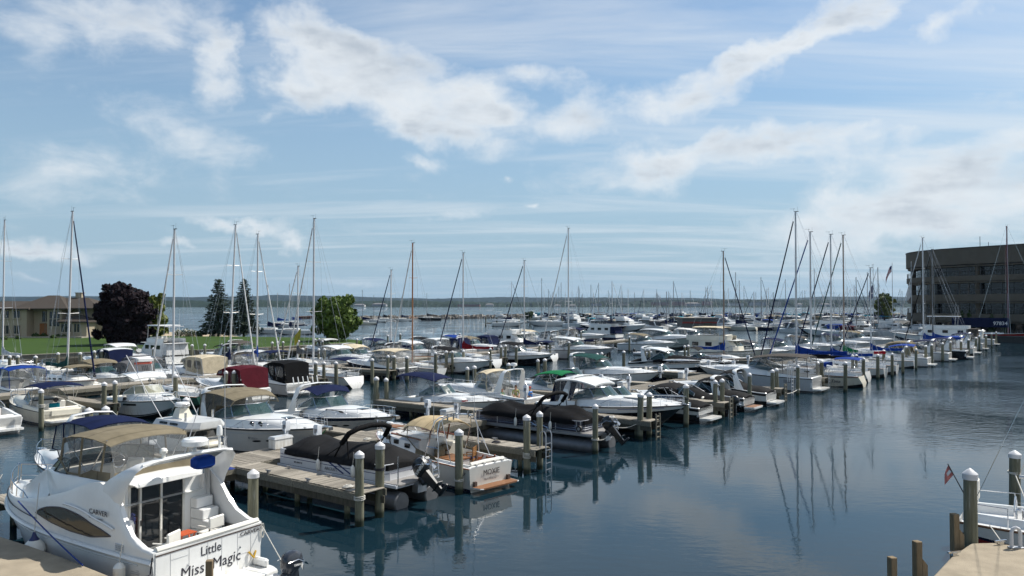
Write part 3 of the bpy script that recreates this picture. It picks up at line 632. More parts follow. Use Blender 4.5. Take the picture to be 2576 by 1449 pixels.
for i, (u, vt, vb) in enumerate([(2430, 785, 832), (2448, 780, 830), (2505, 792, 832), (2538, 793, 832)]):
    k_ = (u-1288)/1945; t_ = (185*k_-105.6)/(.5+.866*k_); X, Y = 105.6+.5*t_-1.6, 185-.866*t_-1.0; H = (vb-vt)*Y/1945+1.2
    t = thing('cypress_shrub', f'dark columnar evergreen before the office building, {nth(i)} from the left', 'shrub', (X, Y, 1.2), 0, 'columnar evergreens before the office')
    leaf_cloud('foliage', [(0, 0, H*f) for f in (.15, .35, .55, .75, .92)], [.75, .8, .7, .5, .25], 700, .17, LDK, t, 90+i); MB().tube([(0, 0, 0), (0, 0, H*.8)], .08, 5, .02).build('stem', BARK, t)

# ================================================================== piers
DZ = 1.12
PLANK_ME = {}
def plank_mesh(L_, w_=.132, th=.04):
    k = (round(L_, 2), w_)
    if k not in PLANK_ME:
        o = MB().box((0, 0, 0), (L_, w_, th), 0, .006); me = bpy.data.meshes.new('plank'); me.from_pydata(o.v, [], o.f); me.materials.append(PLANK); PLANK_ME[k] = me
    return PLANK_ME[k]
def deck(parent, c0, c1, width, single=True, pitch=.142):
    "boards laid across a run from c0 to c1 (centre line, world xy)"
    a, b = Vector(c0), Vector(c1); d = b-a; L_ = d.length; d.normalize(); ang = math.atan2(d.y, d.x)+math.pi/2; n_ = int(L_/pitch)
    me = plank_mesh(width); run = MB()
    for i in range(n_):
        q = a+d*(i+.5)*pitch; zz = DZ-.02+random.uniform(-.004, .004); w = random.uniform(-.006, .006)
        if single:
            o = bpy.data.objects.new('plank', me); COL.objects.link(o); o.parent = parent; o.location = (q.x-d.y*random.uniform(-.02, .02), q.y+d.x*random.uniform(-.02, .02), zz); o.rotation_euler = (0, 0, ang+w)
        else: run.box((q.x, q.y, zz), (width, pitch-.012, .04), ang+w)
    if not single: o = run.build('plank_run', PLANK, parent, 0); o['kind'] = 'stuff'
    perp = Vector((-d.y, d.x))
    for s in (-1, 1):
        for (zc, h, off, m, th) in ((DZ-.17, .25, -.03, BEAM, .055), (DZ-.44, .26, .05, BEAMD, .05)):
            seg = max(1, int(L_/3.4))
            for k in range(seg):
                q0 = a+d*(L_*k/seg+.01)+perp*s*(width/2-off); q1 = a+d*(L_*(k+1)/seg-.01)+perp*s*(width/2-off)
                MB().bar((q0.x, q0.y, zc), (q1.x, q1.y, zc), th, h).build('fascia_board', m, parent, 0)
    k = 0
    while k*2.9 < L_-.5:
        for s in (-1, 1):
            q = a+d*(k*2.9+.8)+perp*s*(width/2-.28); MB().lathe([(.11, -.7), (.11, DZ-.3)], 8, (q.x, q.y, 0)).build('support_post', PILE, parent)
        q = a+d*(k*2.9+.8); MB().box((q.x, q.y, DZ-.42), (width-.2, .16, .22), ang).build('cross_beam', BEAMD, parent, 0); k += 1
PW0, PW1 = -31.0, -28.6
pa = thing('timber_pier', 'long weathered timber walkway of the nearest pier', 'pier')
pc_ = (PW0+PW1)/2
deck(pa, W(10.5, pc_), W(52.5, pc_), PW1-PW0, True); deck(pa, W(52.5, pc_), W(150, pc_+1.6), PW1-PW0, False)
FR = [(19.35, 'nearest'), (29.75, 'second'), (40.95, 'third'), (51.5, 'fourth'), (62.8, 'fifth'), (74.4, 'sixth'), (85.3, 'seventh'), (97.0, 'eighth'), (109.3, 'ninth'), (121, 'tenth')]
for i, (a, nm) in enumerate(FR):
    t = thing('finger_dock', f'{nm} timber finger dock on the open water side of the nearest pier', 'dock', group='finger docks of the nearest pier')
    dr = .016*(a-20)
    deck(t, W(a, PW1+dr-.0), W(a, -20.9+dr), 1.15, i < 3)
FL = [(18.4, 'nearest'), (27.6, 'second'), (38.4, 'third'), (49.7, 'fourth'), (60.5, 'fifth'), (72, 'sixth'), (83.2, 'seventh'), (92.4, 'eighth'), (104, 'ninth')]
for i, (a, nm) in enumerate(FL):
    t = thing('finger_dock', f'{nm} timber finger dock on the inner side of the nearest pier', 'dock', group='finger docks of the nearest pier')
    deck(t, W(a, PW0), W(a, -40.6-.02*(a-20)), 1.05, i in (0, 2))
# second pier, swung a few degrees
pb = thing('timber_pier', 'second timber pier behind, between the two middle rows of boats', 'pier')
deck(pb, W(8, -64.5), W(150, -74.5), 2.2, False)
FB = [(25.6, -53.8), (35.6, -55.0), (45.9, -56.6), (56, -58), (66, -58.8), (78.2, -60.6), (89.6, -61.5)]
for i, (a, pe) in enumerate(FB):
    t = thing('finger_dock', f'finger dock of the second pier, {nth(i)} from the left', 'dock', group='finger docks of the second pier')
    deck(t, W(a-.6, -65.7-.07*(a-8)), W(a, pe+.3), 1.05, False)
sp_ = thing('timber_pier', 'timber boardwalk along the foot of the sea wall', 'pier')
deck(sp_, W(61, -98.6), W(85, -98.3), 1.0, False)

# ---- concrete quays at the bottom corners
cz = 1.15
q1 = [up(-240, 1330, cz), up(0, 1349, cz), up(60, 1368, cz), up(150, 1399, cz), up(232, 1431, cz), up(330, 1470, cz), up(420, 1560, cz), up(300, 1900, cz), up(-700, 1700, cz)]
ob = MB().loft([[(x, y, -.6) for x, y in q1], [(x, y, cz-.03) for x, y in q1], [(x*.999, y*.999-.02, cz) for x, y in q1]], True, False, True); struct(ob.build('concrete_quay', CONC, smooth=0))
q2 = [up(2344, 1452, cz), up(2394, 1399, cz), up(2442, 1366, cz), up(2495, 1365, cz), up(2640, 1383, cz), up(2900, 1460, cz), up(2900, 1800, cz), up(2344, 1800, cz), up(2320, 1500, cz)]
ob = MB().loft([[(x, y, -.6) for x, y in q2], [(x, y, cz-.03) for x, y in q2], [(x*1.0004+.01, y*.999-.02, cz) for x, y in q2]], True, False, True); struct(ob.build('concrete_quay', CONC, smooth=0))
DECKLINE = mat('concrete_joint', (.17, .15, .12), .9)

# ================================================================== pilings
def pile_proto(hgt=2.7, r=.165):
    o = MB().lathe([(r*1.04, -.8), (r*1.03, .3), (r, hgt*.6), (r*.97, hgt-.21)], 12); sh = o.build('shaft', PILE)
    c = MB().lathe([(r*1.14, hgt-.27), (r*1.15, hgt-.14), (r*1.08, hgt-.125), (r*.55, hgt-.055), (.004, hgt)], 14); cp = c.build('cap', CAPW)
    return sh, cp
PROTO = [pile_proto()]
def tilt_(o): o.rotation_euler = (random.gauss(0, .012), random.gauss(0, .012), random.uniform(0, 6.28)); k = random.uniform(.86, 1.12); o.scale = (k, k, random.uniform(.97, 1.03))
ROWS = {
 'outer row of the nearest pier': "637,1180 905,1130 955,1115 1155,1077 1326,1044 1358,1037 1497,1012 1609,988 1632,985 1725,968 1800,954 1816,952 1885,938 1943,928 1955,925 2006,916 2057,907 2067,906 2145,893 2153,891 2223,879 2279.7,869 2286.4,868 2374.5,853 2443,840",
 'outermost row in the channel': "2125.7,911 2171,898 2207.6,890 2244,885.6 2270.8,881 2303.6,874.5 2328.8,867.8 2343.7,865.6 2370.8,861 2391,858.9 2417,855.5 2436,852 2455,846.6 2463,843 2480,841.5 2494,837.7 2506,834",
 'inner row of the nearest pier': "223,1026.8 267,1023 469.5,999.5 946,948.6 973.8,947.7 1175.6,922 1195,920 1279,912.6 1353.5,903.4 1370,902 1442,894.5 1501,888 1514.4,887 1569,881.5 1622.6,876 1632.7,875.4 1678,873 1723,868.7 1732,868 1811,862",
 'near row of the second pier': "105,974.7 262,957.3 291.4,954.8 442,940 565.6,930 589,928.8 702,916 794,909 814.5,908 846.8,908.6 937,900 975,893.7 991,892 1024,894 1096,885.7 1123,881 1137.7,880.7 1166,879 1233.4,874 1260.5,869 1270.6,868 1298.6,868 1356.4,866 1374.7,859 1383,860 1430,858 1499,852 1512,850 1583,845 1690,834 1728,838.8 1756.5,832 1785.5,827.6",
 'row behind the second pier': "702.6,878 762,874 802,875 815,874 912,865 941,846.5 975,842 1007,838 1145,838 1156,837 1450,836 1462,833",
 'row along the sea wall': "24,893 44.6,892 88.8,894 146.8,885.4 202,884 238,880.4 256.7,879.7 297,876.7 386,873 469,866 482,865.6 515,865 559,865.6 604,861 616,859 686,859 698,858 711.5,857 751,854 793,851 803.6,851 811,855.4 898,851.4",
 'right hand quay': "2440,1177 2550,1132"}
PILES = {}
for row, s_ in ROWS.items():
    pts = sorted(tuple(map(float, t.split(','))) for t in s_.split())
    for i, (u, v) in enumerate(pts):
        big = (u, v) == (2440, 1177); X, Y = up(u, v, 3.2 if big else 2.7)
        lab = f'weathered piling with white cone cap, {nth(i)} from left in {row}'
        if row == 'right hand quay': lab = ['thick piling with white cap at the corner of the right quay', 'piling with white cap and rope at the right frame edge'][i]
        t = thing('mooring_piling', lab, 'piling', (X, Y, 0), 0, 'white-capped mooring pilings'); tilt_(t); PILES[(u, v)] = (X, Y)
        if big: t.scale = (1.06, 1.06, 3.2/2.7); t.rotation_euler = (0, 0, 0)
        for q in PROTO[0]: c = q.copy(); COL.objects.link(c); c.parent = t
for q in PROTO[0]: bpy.data.objects.remove(q)
def rope_ring(X, Y, z, r, m, n_=3, parent=None, name='rope_wrap'):
    mb = MB()
    for k in range(n_):
        mb.tube([(X+r*math.cos(a), Y+r*math.sin(a), z+k*.045+.02*math.sin(a+k)) for a in [i*.5236 for i in range(13)]], .02, 5)
    return mb.build(name, m, parent)
# ================================================================== boat parts
class Hull:
    "power or sail hull: x forward from the transom, y to port, z up from the waterline"
    def __init__(s, L, B, fs, fb, draft=.35, rake=.11, full=.42, pw=2.2, stern=.93, chine=.86, flare=.6, rev=0., sheer_pow=1.7, bpow=.85, tuck=0.):
        s.L, s.B, s.fs, s.fb, s.draft, s.rake, s.full, s.pw, s.st, s.ch, s.fl, s.rev, s.sp, s.bpow, s.tuck = L, B, fs, fb, draft, rake, full, pw, stern, chine, flare, rev, sheer_pow, bpow, tuck
    def s_(s, t): return max(0., (t-s.full)/(1-s.full))
    def half(s, t):
        if t <= s.full: f = s.st+(1-s.st)*math.sin(min(1, t/s.full)*math.pi/2)
        else: f = max(0., 1-s.s_(t)**s.pw)**s.bpow
        return s.B/2*f
    def zs(s, t): return s.fs+(s.fb-s.fs)*t**s.sp
    def zc(s, t): return .02+s.fb*.50*s.s_(t)**2.2+s.tuck*max(0, 1-t/.25)**1.5
    def bc(s, t): return s.half(t)*s.ch*(1-.38*s.s_(t)**1.2)*(1-.25*s.tuck*max(0, 1-t/.25))
    def pt(s, t, w, side=1, off=0.):
        q = s.s_(t); zc, zs = s.zc(t), s.zs(t); b, c = s.half(t), s.bc(t)
        y = c+(b-c)*w**(1+s.fl*q)
        x = s.L*t-s.rake*s.L*q**2*(1-w)+s.rev*max(0, 1-t/.12)*w
        return (x, side*(y+(off if t < .999 else off*.3)), zc+(zs-zc)*w)
    def ts(s, n=18, t0=0., t1=1.): return [t0+(t1-t0)*(1-(1-i/(n-1))**1.35) for i in range(n)]
    def topsides(s, mb, w0=0., w1=1., off=0., t0=0., t1=1., n=18, m=5):
        for side in (1, -1):
            rings = [[s.pt(t, w0+(w1-w0)*k/m, side, off) for k in range(m+1)] for t in s.ts(n, t0, t1)]
            if side < 0: rings = [list(reversed(r)) for r in rings]
            mb.loft(rings, False)
        return mb
    def keelpt(s, t): q = s.s_(t); return (s.L*t-s.rake*s.L*q**2*1.3, 0., -s.draft*(1-q)**.6+(s.zc(t)*.72 if q > 0 else 0)*q)
    def bottom(s, mb, n=18):
        rings = []
        for t in s.ts(n): rings.append([s.pt(t, 0, 1), s.keelpt(t), s.pt(t, 0, -1)])
        mb.loft(rings, False); return mb
    def transom(s, mb):
        a = [s.pt(0, k/5, 1) for k in range(6)]; b = [s.pt(0, k/5, -1) for k in range(6)]
        mb.add([s.keelpt(0)]+a+b, [(0, 1, 7)]+[(1+k, 2+k, 8+k, 7+k) for k in range(5)]); return mb
    def build(s, t, hm, bm, lower=None, lw=.45, stripe=None, sw=(.8, .86), rail=None, boot=None):
        o = MB(); s.topsides(o, lw if lower else 0., 1., m=8); s.transom(o); o.build('hull', hm, t)
        s.bottom(MB()).build('bottom', bm, t)
        if lower:
            o = s.topsides(MB(), 0, lw, .004, m=6); a = [s.pt(0, lw*k/4, 1) for k in range(5)]; b = [s.pt(0, lw*k/4, -1) for k in range(5)]
            o.add([(p[0]-.008, p[1], p[2]) for p in a+b], [(k, k+1, 6+k, 5+k) for k in range(4)]); o.build('lower_hull', lower, t)
        if boot: s.topsides(MB(), .02, .10, .016, m=2).build('boot_stripe', boot, t)
        if stripe: s.topsides(MB(), sw[0], sw[1], .016, .01, .985, m=2).build('hull_stripe', stripe, t)
        rr = MB(); r = max(.025, s.L*.0035)
        P = [s.pt(tt, .975, 1, .012) for tt in s.ts(20)]; P2 = [s.pt(tt, .975, -1, .012) for tt in s.ts(20)]
        rr.tube(P, r, 5); rr.tube(P2, r, 5); rr.build('rub_rail', rail or RUBBER, t)
    def deck(s, mb, z=.0, n=18, camber=.06, t0=0., t1=1.):
        rings = []
        for t in s.ts(n, t0, t1):
            b = s.half(t); zz = s.zs(t)+z; x = s.pt(t, 1)[0]
            rings.append([(x, b*k, zz+camber*(1-k*k)) for k in (1, .6, .2, -.2, -.6, -1)])
        mb.loft(rings, False); return mb
def ellipse_on(h, t, t1, wc, ah, side, m, parent, off=.02, name='porthole', n=14, frame=None):
    "oval pane lying on the hull side"
    P = []
    for k in range(n):
        a = 2*math.pi*k/n; tt = (t+t1)/2+(t1-t)/2*math.cos(a); P.append(h.pt(tt, wc+ah*math.sin(a), side, off))
    c = h.pt((t+t1)/2, wc, side, off+.004); mb = MB(); mb.add(P+[c], [(k, (k+1) % n, n) if side < 0 else ((k+1) % n, k, n) for k in range(n)])
    o = mb.build(name, m, parent)
    if frame: MB().tube(P+[P[0]], .012, 4).build('porthole_rim', frame, o)
    return o
def bow_rail(h, t, t0, t1, hgt=.5, inset=.06, posts=6, r=.014, low=True, pulpit=0., m=None):
    m = m or CHROME; mb = MB(); tops = {}
    for side in (1, -1):
        T = [t0+(t1-t0)*k/14 for k in range(15)]; P = []
        for k, tt in enumerate(T):
            x, y, z = h.pt(tt, 1, side, -inset); y = side*max(0.02, abs(y)); rise = hgt*sst(k/4.)
            P.append((x-.02, y, z+rise))
        tops[side] = P; mb.tube(P, r, 5)
        if low: mb.tube([((a[0]), a[1], h.zs(T[i])+ (a[2]-h.zs(T[i]))*.5) for i, a in enumerate(P) if i >= 4], r*.7, 4)
        for k in range(posts):
            i = int(3+(len(T)-4)*k/max(1, posts-1)); a = P[i]; mb.tube([(a[0]+.06, a[1]+side*.02, h.zs(T[i])), a], r*.85, 4)
    a, b = tops[1][-1], tops[-1][-1]; px = max(pulpit, .12); mb.tube([a, (a[0]+px, a[1]*.8, a[2]+.02), (b[0]+px, b[1]*.8, b[2]+.02), b], r, 5)
    return mb.build('bow_rail', m, t)
def fender(t, x, y, z, length=.55, r=.11, m=None):
    o = MB().lathe([(.02, -length/2), (r*.7, -length/2+.05), (r, -length/2+.12), (r, length/2-.12), (r*.6, length/2-.04), (.03, length/2)], 10, (x, y, z)).build('fender', m or FENDER, t)
    MB().tube([(x, y, z+length/2), (x, y*.96, z+length/2+.5)], .012, 4).build('fender_line', ROPEW, o)
def arch_loft(mb, pts, chord, thick):
    "swept blade through pts, chord along x"
    P = [Vector(p) for p in pts]; rings = []
    for i, p in enumerate(P):
        d = (P[min(i+1, len(P)-1)]-P[max(i-1, 0)]); d.x = 0; d.normalize(); n = Vector((0, -d.z, d.y)); c = chord[i] if isinstance(chord, (list, tuple)) else chord
        rings.append([p+Vector((c/2, 0, 0)), p+Vector((c*.25, 0, 0))+n*thick/2, p-Vector((c*.3, 0, 0))+n*thick/2, p-Vector((c/2, 0, 0)), p-Vector((c*.3, 0, 0))-n*thick/2, p+Vector((c*.25, 0, 0))-n*thick/2])
    return mb.loft(rings, True, True, True)
def top_sheet(mb, stations, thick=.03, seg=9, edge=.16):
    "cloth or moulded roof: stations of (x, half width, crown z)"
    rings = []
    for (x, hw, z) in stations:
        out = []
        for k in range(seg):
            a = -1+2*k/(seg-1); out.append((x, hw*a, z-edge*abs(a)**2.6))
        inn = [(p[0], p[1]*.985, p[2]-thick) for p in reversed(out)]
        rings.append(out+inn)
    return mb.loft(rings, True, True, True)
def outboard(parent, x, y, z, s=1., m=None, tilt=0., accent=None, brand=None):
    "outboard motor: cowl, leg, gearcase, propeller; x points aft-negative"
    m = m or BLKPL; e = bpy.data.objects.new('outboard_motor', None); COL.objects.link(e); e.parent = parent; e.location = (x, y, z); e.rotation_euler = (0, tilt, 0); e.scale = (s, s, s)
    rings = []
    for (zz, x0, x1, hw) in ((.0, -.42, .02, .13), (.08, -.52, .06, .18), (.22, -.56, .06, .2), (.36, -.54, .03, .19), (.46, -.44, -.04, .15), (.5, -.34, -.12, .08)):
        c, a = (x0+x1)/2, (x1-x0)/2; rings.append([(c+a*math.copysign(abs(math.cos(q))**.7, math.cos(q)), hw*math.copysign(abs(math.sin(q))**.7, math.sin(q)), zz) for q in [i*math.pi/7 for i in range(14)]])
    cw = MB().loft(rings, True, True, True).build('cowl', m, e)
    if accent:
        MB().tube([(-.5, .19, .12), (-.3, .215, .3), (0, .2, .36)], .012, 4).build('cowl_stripe', accent, cw); MB().tube([(-.5, -.19, .12), (-.3, -.215, .3), (0, -.2, .36)], .012, 4).build('cowl_stripe', accent, cw)
    lg = MB(); lg.loft([[(-.36, -.08, .02), (-.02, -.09, .02), (-.02, .09, .02), (-.36, .08, .02)], [(-.34, -.05, -.4), (-.08, -.06, -.4), (-.08, .06, -.4), (-.34, .05, -.4)], [(-.34, -.03, -.85), (-.12, -.03, -.85), (-.12, .03, -.85), (-.34, .03, -.85)]], True, True, True)
    lg.box((-.26, 0, -.62), (.42, .2, .02)); lg.box((.03, 0, -.1), (.16, .24, .3), 0, .03); lg.build('leg', m, e)
    MB().lathe([(.01, .18), (.06, .08), (.07, -.12), (.045, -.3), (.03, -.36)], 10, (-.24, 0, -.86), 'x').build('gearcase', m, e)
    pr = MB()
    for k in range(3):
        a = k*2.094; ca, sa = math.cos(a), math.sin(a)
        pr.sheet([(-.60, ca*.03-sa*.03, sa*.03+ca*.03), (-.57, ca*.18-sa*.09, sa*.18+ca*.09), (-.62, ca*.19+sa*.03, sa*.19-ca*.03), (-.64, ca*.04+sa*.04, sa*.04-ca*.04)], .012)
    pr.build('propeller', CHROME, e)
    return e
def seat_block(t, x, y, z, m=None, back=1, w=.5):
    o = MB(); o.box((x, y, z+.2), (.5, w, .4), 0, .04); o.box((x-.22*back, y, z+.56), (.14, w, .5), 0, .05); return o.build('seat', m or VINYLW, t)
def radar(t, x, y, z, r=.28, label=None):
    MB().lathe([(r*.7, -.02), (r, .02), (r, .14), (r*.85, .2), (r*.3, .22)], 16, (x, y, z)).build('radar_dome', WHITE, t); MB().lathe([(.06, -.22), (.05, 0)], 8, (x, y, z)).build('radar_mount', WHITE, t)
def whip(t, x, y, z, h, lean=0., r=.012):
    MB().tube([(x, y, z), (x+lean, y, z+h)], r, 4, r*.5).build('antenna', MASTW, t)
def person_free(): pass

def cruiser(name, label, cat, loc, rz, L=9., B=3., hull=None, bottom=None, lower=None, lw=.45, stripe=None, sw=(.80, .86), top='bimini', cvs='navy', arch=True, archm=None, enc=None, aftc=False, cover=None, fs=None, fb=None,
            ports=2, portm=None, tw=.55, th=None, rail=True, glass=None, hatch=True, dome=False, out=0, outm=None, platform=True, platm=None, top_h=1.0, ta=.16, cock=True, group=None, deckm=None, hard=None, wl=None, wstripe=None, foredeck_pad=False, wsh=None, bowcover=None, detail=True, flag=False, antenna=False, rods=False, name_txt=None):
    t = thing(name, label, cat, loc, rz, group); hull = hull or WHITE; dm = deckm or WHITE; glass = glass or GLASS
    fs = fs or .105*L+.06; fb = fb or .15*L+.12; th = th if th is not None else .045*L+.06; wsh = wsh or .42+.012*L
    h = Hull(L, B, fs, fb, .4); h.build(t, hull, bottom or BOTTOM, lower, lw, stripe, sw, boot=BOTTOM)
    tc = tw-.20                                         # aft end of the helm dash
    def trunk(tt):
        if tt <= tw: return th
        return th*max(0., 1-((tt-tw)/(.955-tw))**1.6) if tt < .955 else 0.
    rings = []
    for tt in h.ts(20, tc, 1.):
        b = h.half(tt); z = h.zs(tt)+.015; x = h.pt(tt, 1)[0]; k = trunk(tt); sd_ = min(.24, b*.3); y1 = max(0., b-sd_); y2 = max(0., y1-.16)
        half_ = [(x, b, z), (x, y1, z+.02), (x, y2+.03, z+.02+k*.72), (x, y2*.72, z+.03+k*.95), (x, y2*.3, z+.04+k)]
        rings.append(half_+[(p[0], -p[1], p[2]) for p in reversed(half_)])
    MB().loft(rings, False, False, False).build('foredeck', dm, t, 50)
    ch = lambda tt: lerp(.10, th*.62, sst(tt/tc))       # coaming above the sheer
    fl = .42 if L > 6.5 else .3
    if cock:
        rings = []
        for i in range(9):
            tt = .012+(tc-.012)*i/8; b = h.half(tt); z = h.zs(tt); x = h.pt(tt, 1)[0]; c = ch(tt)
            half_ = [(x, b, z), (x, b-.05, z+c), (x, b-.24, z+c+.01), (x, b-.30, z+c-.08), (x, b-.33, fl)]
            rings.append(half_+[(p[0], -p[1], p[2]) for p in reversed(half_)])
        o = MB().loft(rings, False); o.build('cockpit', dm, t, 40)
        b = h.half(tc); zt = h.zs(tc)+th*.9; o = MB()
        o.box((h.L*tc+.02, 0, (fl+zt)/2), (.06, 2*(b-.36), zt-fl)); o.build('dash_bulkhead', VINYLW, t, 0)
        o = MB(); zb = h.zs(0); o.box((.1, 0, (fl+zb)/2+.05), (.2, 2*h.half(0)-.12, zb-fl+.14), 0, .05); o.build('transom_wall', dm, t)
        o = MB(); o.box((.42, 0, fl+.22), (.46, 2*h.half(.05)-.9, .44), 0, .05); o.box((.26, 0, fl+.5), (.14, 2*h.half(.05)-.9, .4), 0, .05); o.build('stern_bench', VINYLW, t)
        seat_block(t, L*tc-.75, -.55, fl+.15); seat_block(t, L*tc-.75, .6, fl+.05, w=.8)
        o = MB(); o.lathe([(.17, -.015), (.17, .015)], 12, (L*tc-.16, -.55, zt-.02), 'x'); o.build('steering_wheel', BLKPL, t)
    # windscreen
    b = h.half(tw-.06); xw = L*tw; z0 = h.zs(tw)+.04+th
    bs = [(xw, 0, z0), (xw-.05*B, .42*b, z0-.01), (xw-.26*B, b-.38, z0-.06), (xw-.26*B-.16*L, h.half(tw-.2)-.2, h.zs(tc)+ch(tc)+.04)]
    tp = [(xw-wsh*1.05, 0, z0+wsh), (xw-.05*B-wsh*1.02, .38*b, z0+wsh), (xw-.26*B-wsh*.8, b-.50, z0+wsh-.03), (xw-.26*B-.16*L-wsh*.1, h.half(tw-.2)-.30, h.zs(tc)+ch(tc)+wsh*.55)]
    mir = lambda p: (p[0], -p[1], p[2]); fr = MB(); Bs = [mir(p) for p in reversed(bs[1:])]+bs; Tp = [mir(p) for p in reversed(tp[1:])]+tp
    r_ = .018+.0006*L; fr.tube(Tp, r_, 5); fr.tube(Bs, r_*.8, 4)
    for i in range(7):
        if i != 3: fr.tube([Bs[i], Tp[i]], r_, 4)
    ws = fr.build('windscreen_frame', CHROME if not wl else wl, t)
    for (i, j) in ((0, 1), (1, 2), (2, 4), (4, 5), (5, 6)):
        q = [Bs[i], Bs[j], Tp[j], Tp[i]] if (i, j) != (2, 4) else [Bs[2], Bs[3], Bs[4], Tp[4], Tp[3], Tp[2]]
        mb = MB(); mb.add(q, [tuple(range(len(q)))]); mb.build('pane', glass, ws, 0)
    if rail: bow_rail(h, t, tw-.08, .985, .3+.02*L, .07, 6 if L > 7 else 4, .015 if L > 7 else .012, L > 7.5, pulpit=.15)
    for k in range(ports):
        tt = tw-.06+k*.11
        for side in (1, -1): ellipse_on(h, tt, tt+.42/L, .66, .07, side, portm or GLASSD, t, .012, frame=CHROME if detail else None)
    if hatch:
        tt = tw+.2; zz = h.zs(tt)+.05+trunk(tt); o = MB(); o.box((L*tt, 0, zz), (.56, .56, .06), 0, .02); hh = o.build('deck_hatch', GLASSD, t); 
    tm = CV[cvs] if isinstance(cvs, str) else cvs; zt = z0+wsh+.08; zr = h.fs+1.42+.045*L+(top_h-1.0); hw = h.half(.3)-.14
    xa = L*ta; xf = tp[1][0]-.02
    xarch = L*(tc-.10) if arch != 'aft' else L*.16
    if arch:
        am = archm or WHITE; o = MB(); b = h.half(.3); zb_ = h.zs(.3)+.12; zt_ = zr+.02; lean = -.5 if arch is True else .35
        if arch == 'fwd': lean = .55
        pts = [(xarch-lean*.0, b-.1, zb_), (xarch+lean*.45, b-.16, lerp(zb_, zt_, .45)), (xarch+lean*.85, b-.28, lerp(zb_, zt_, .88)), (xarch+lean, b-.52, zt_), (xarch+lean*1.05, 0, zt_+.07)]
        pts = pts+[mir(p) for p in reversed(pts[:-1])]; arch_loft(o, pts, [.75, .5, .36, .34, .34, .34, .36, .5, .75], .07).build('radar_arch', am, t, 50)
        if dome: radar(t, xarch+lean, 0, zt_+.30, .25)
    if top in ('bimini', 'full', 'hard'):
        st = []; n = 8
        z_front = max(zt, zr-.30)
        for i in range(n):
            f = i/(n-1); x = lerp(xf, xa, f); z = lerp(z_front, zr, math.sin(min(1, f*1.8)*math.pi/2))-(.12*max(0, (f-.75)/.25)**2); st.append((x, hw*(.86+.14*min(1, f*3)), z))
        o = MB(); top_sheet(o, st, .035 if top != 'hard' else .10, 9, .17 if top != 'hard' else .10); o.build('canvas_top' if top != 'hard' else 'hardtop', tm if top != 'hard' else (hard or WHITE), t, 40)
        for side in (1, -1):
            fr = MB(); base = (L*(tc-.12), side*(h.half(.25)-.12), h.zs(.25)+ch(.25))
            for k in (1, 4, 6): fr.tube([base if k > 1 else (base[0]+.5, base[1], base[2]), (st[k][0], side*st[k][1]*.97, st[k][2]-.17)], .014, 4)
            fr.build('top_frame', CHROME if top != 'hard' else WHITE, t)
        if enc:                                           # side curtains and front connector
            vm = {'clear': VINYL, 'smoke': VINYLD, 'camper': VINYLD}[enc]
            for side in (1, -1):
                e_ = [(x, side*w_*.99, z-.17) for (x, w_, z) in st]
                lo = []
                for (x, w_, z) in st:
                    tt = max(.02, min(tc+.02, x/L)); lo.append((x-.05, side*(h.half(tt)-.14), h.zs(tt)+ch(tt) if x < L*tc else tp[2][2]-.03))
                bays = [(0, 2), (2, 4), (4, 7)]
                for (i, j) in bays:
                    mb = MB(); mb.loft([e_[i:j+1], lo[i:j+1]], False)
                    if enc == 'camper' :
                        mb.build('side_curtain', tm, t)
                        def mixp(u, v):
                            x = i+(j-i)*u; k = min(int(x), len(e_)-2); f = x-k; A = Vector(e_[k]).lerp(Vector(e_[k+1]), f); C = Vector(lo[k]).lerp(Vector(lo[k+1]), f); return A.lerp(C, v)+Vector((0, side*.012, 0))
                        P = [mixp(.5+.36*math.copysign(abs(math.cos(a))**.5, math.cos(a)), .46+.27*math.copysign(abs(math.sin(a))**.5, math.sin(a))) for a in [q*math.pi/8 for q in range(16)]]
                        mb = MB(); mb.add(P, [tuple(range(16))]); mb.build('clear_panel', vm, t, 0)
                    else:
                        mb.build('clear_panel', vm, t)
                sm = MB()
                for i in (0, 2, 4, 7): sm.tube([e_[i], lo[i]], .028, 4)
                sm.tube(lo, .022, 4); sm.build('canvas_border', tm, t)
            c0 = [(x, y, z) for (x, y, z) in Tp[1:6]]; x, w_, z = st[0]; c1 = [(x, w_*a, z-.17*abs(a)**2.6) for a in (-1, -.5, 0, .5, 1)]
            mb = MB(); mb.loft([c0, c1], False); mb.build('clear_panel', VINYL, t)
            x, w_, z = st[-1]; zl = h.zs(.05)+.15; mb = MB(); mb.loft([[(x, w_*a, z-.17*abs(a)**2.6) for a in (-1, -.5, 0, .5, 1)], [(max(.1, x-.35) if x < L*.12 else max(.25, x-.5), (h.half(.05)-.2)*a, zl) for a in (-1, -.5, 0, .5, 1)]], False)
            mb.build('aft_curtain' , tm if enc == 'camper' or aftc else VINYL, t)
    if cover:                                             # mooring cover over the cockpit
        rings = []; 
        for i in range(9):
            f = i/8; tt = lerp(.0, tc+.10, f); b = h.half(tt)+.03; x = L*tt; z = h.zs(tt)+ch(min(tt, tc))-.12; pk = z+lerp(.25, wsh+th*.2+.15, f**.8)+.10*math.sin(f*9.4)
            rings.append([(x, b, z-.1), (x, b*.97, z+.06), (x, b*.5, lerp(z, pk, .8)), (x, 0, pk), (x, -b*.5, lerp(z, pk, .8)), (x, -b*.97, z+.06), (x, -b, z-.1)])
        MB().loft(rings, False, True, True).build('mooring_cover', CV[cover], t, 60)
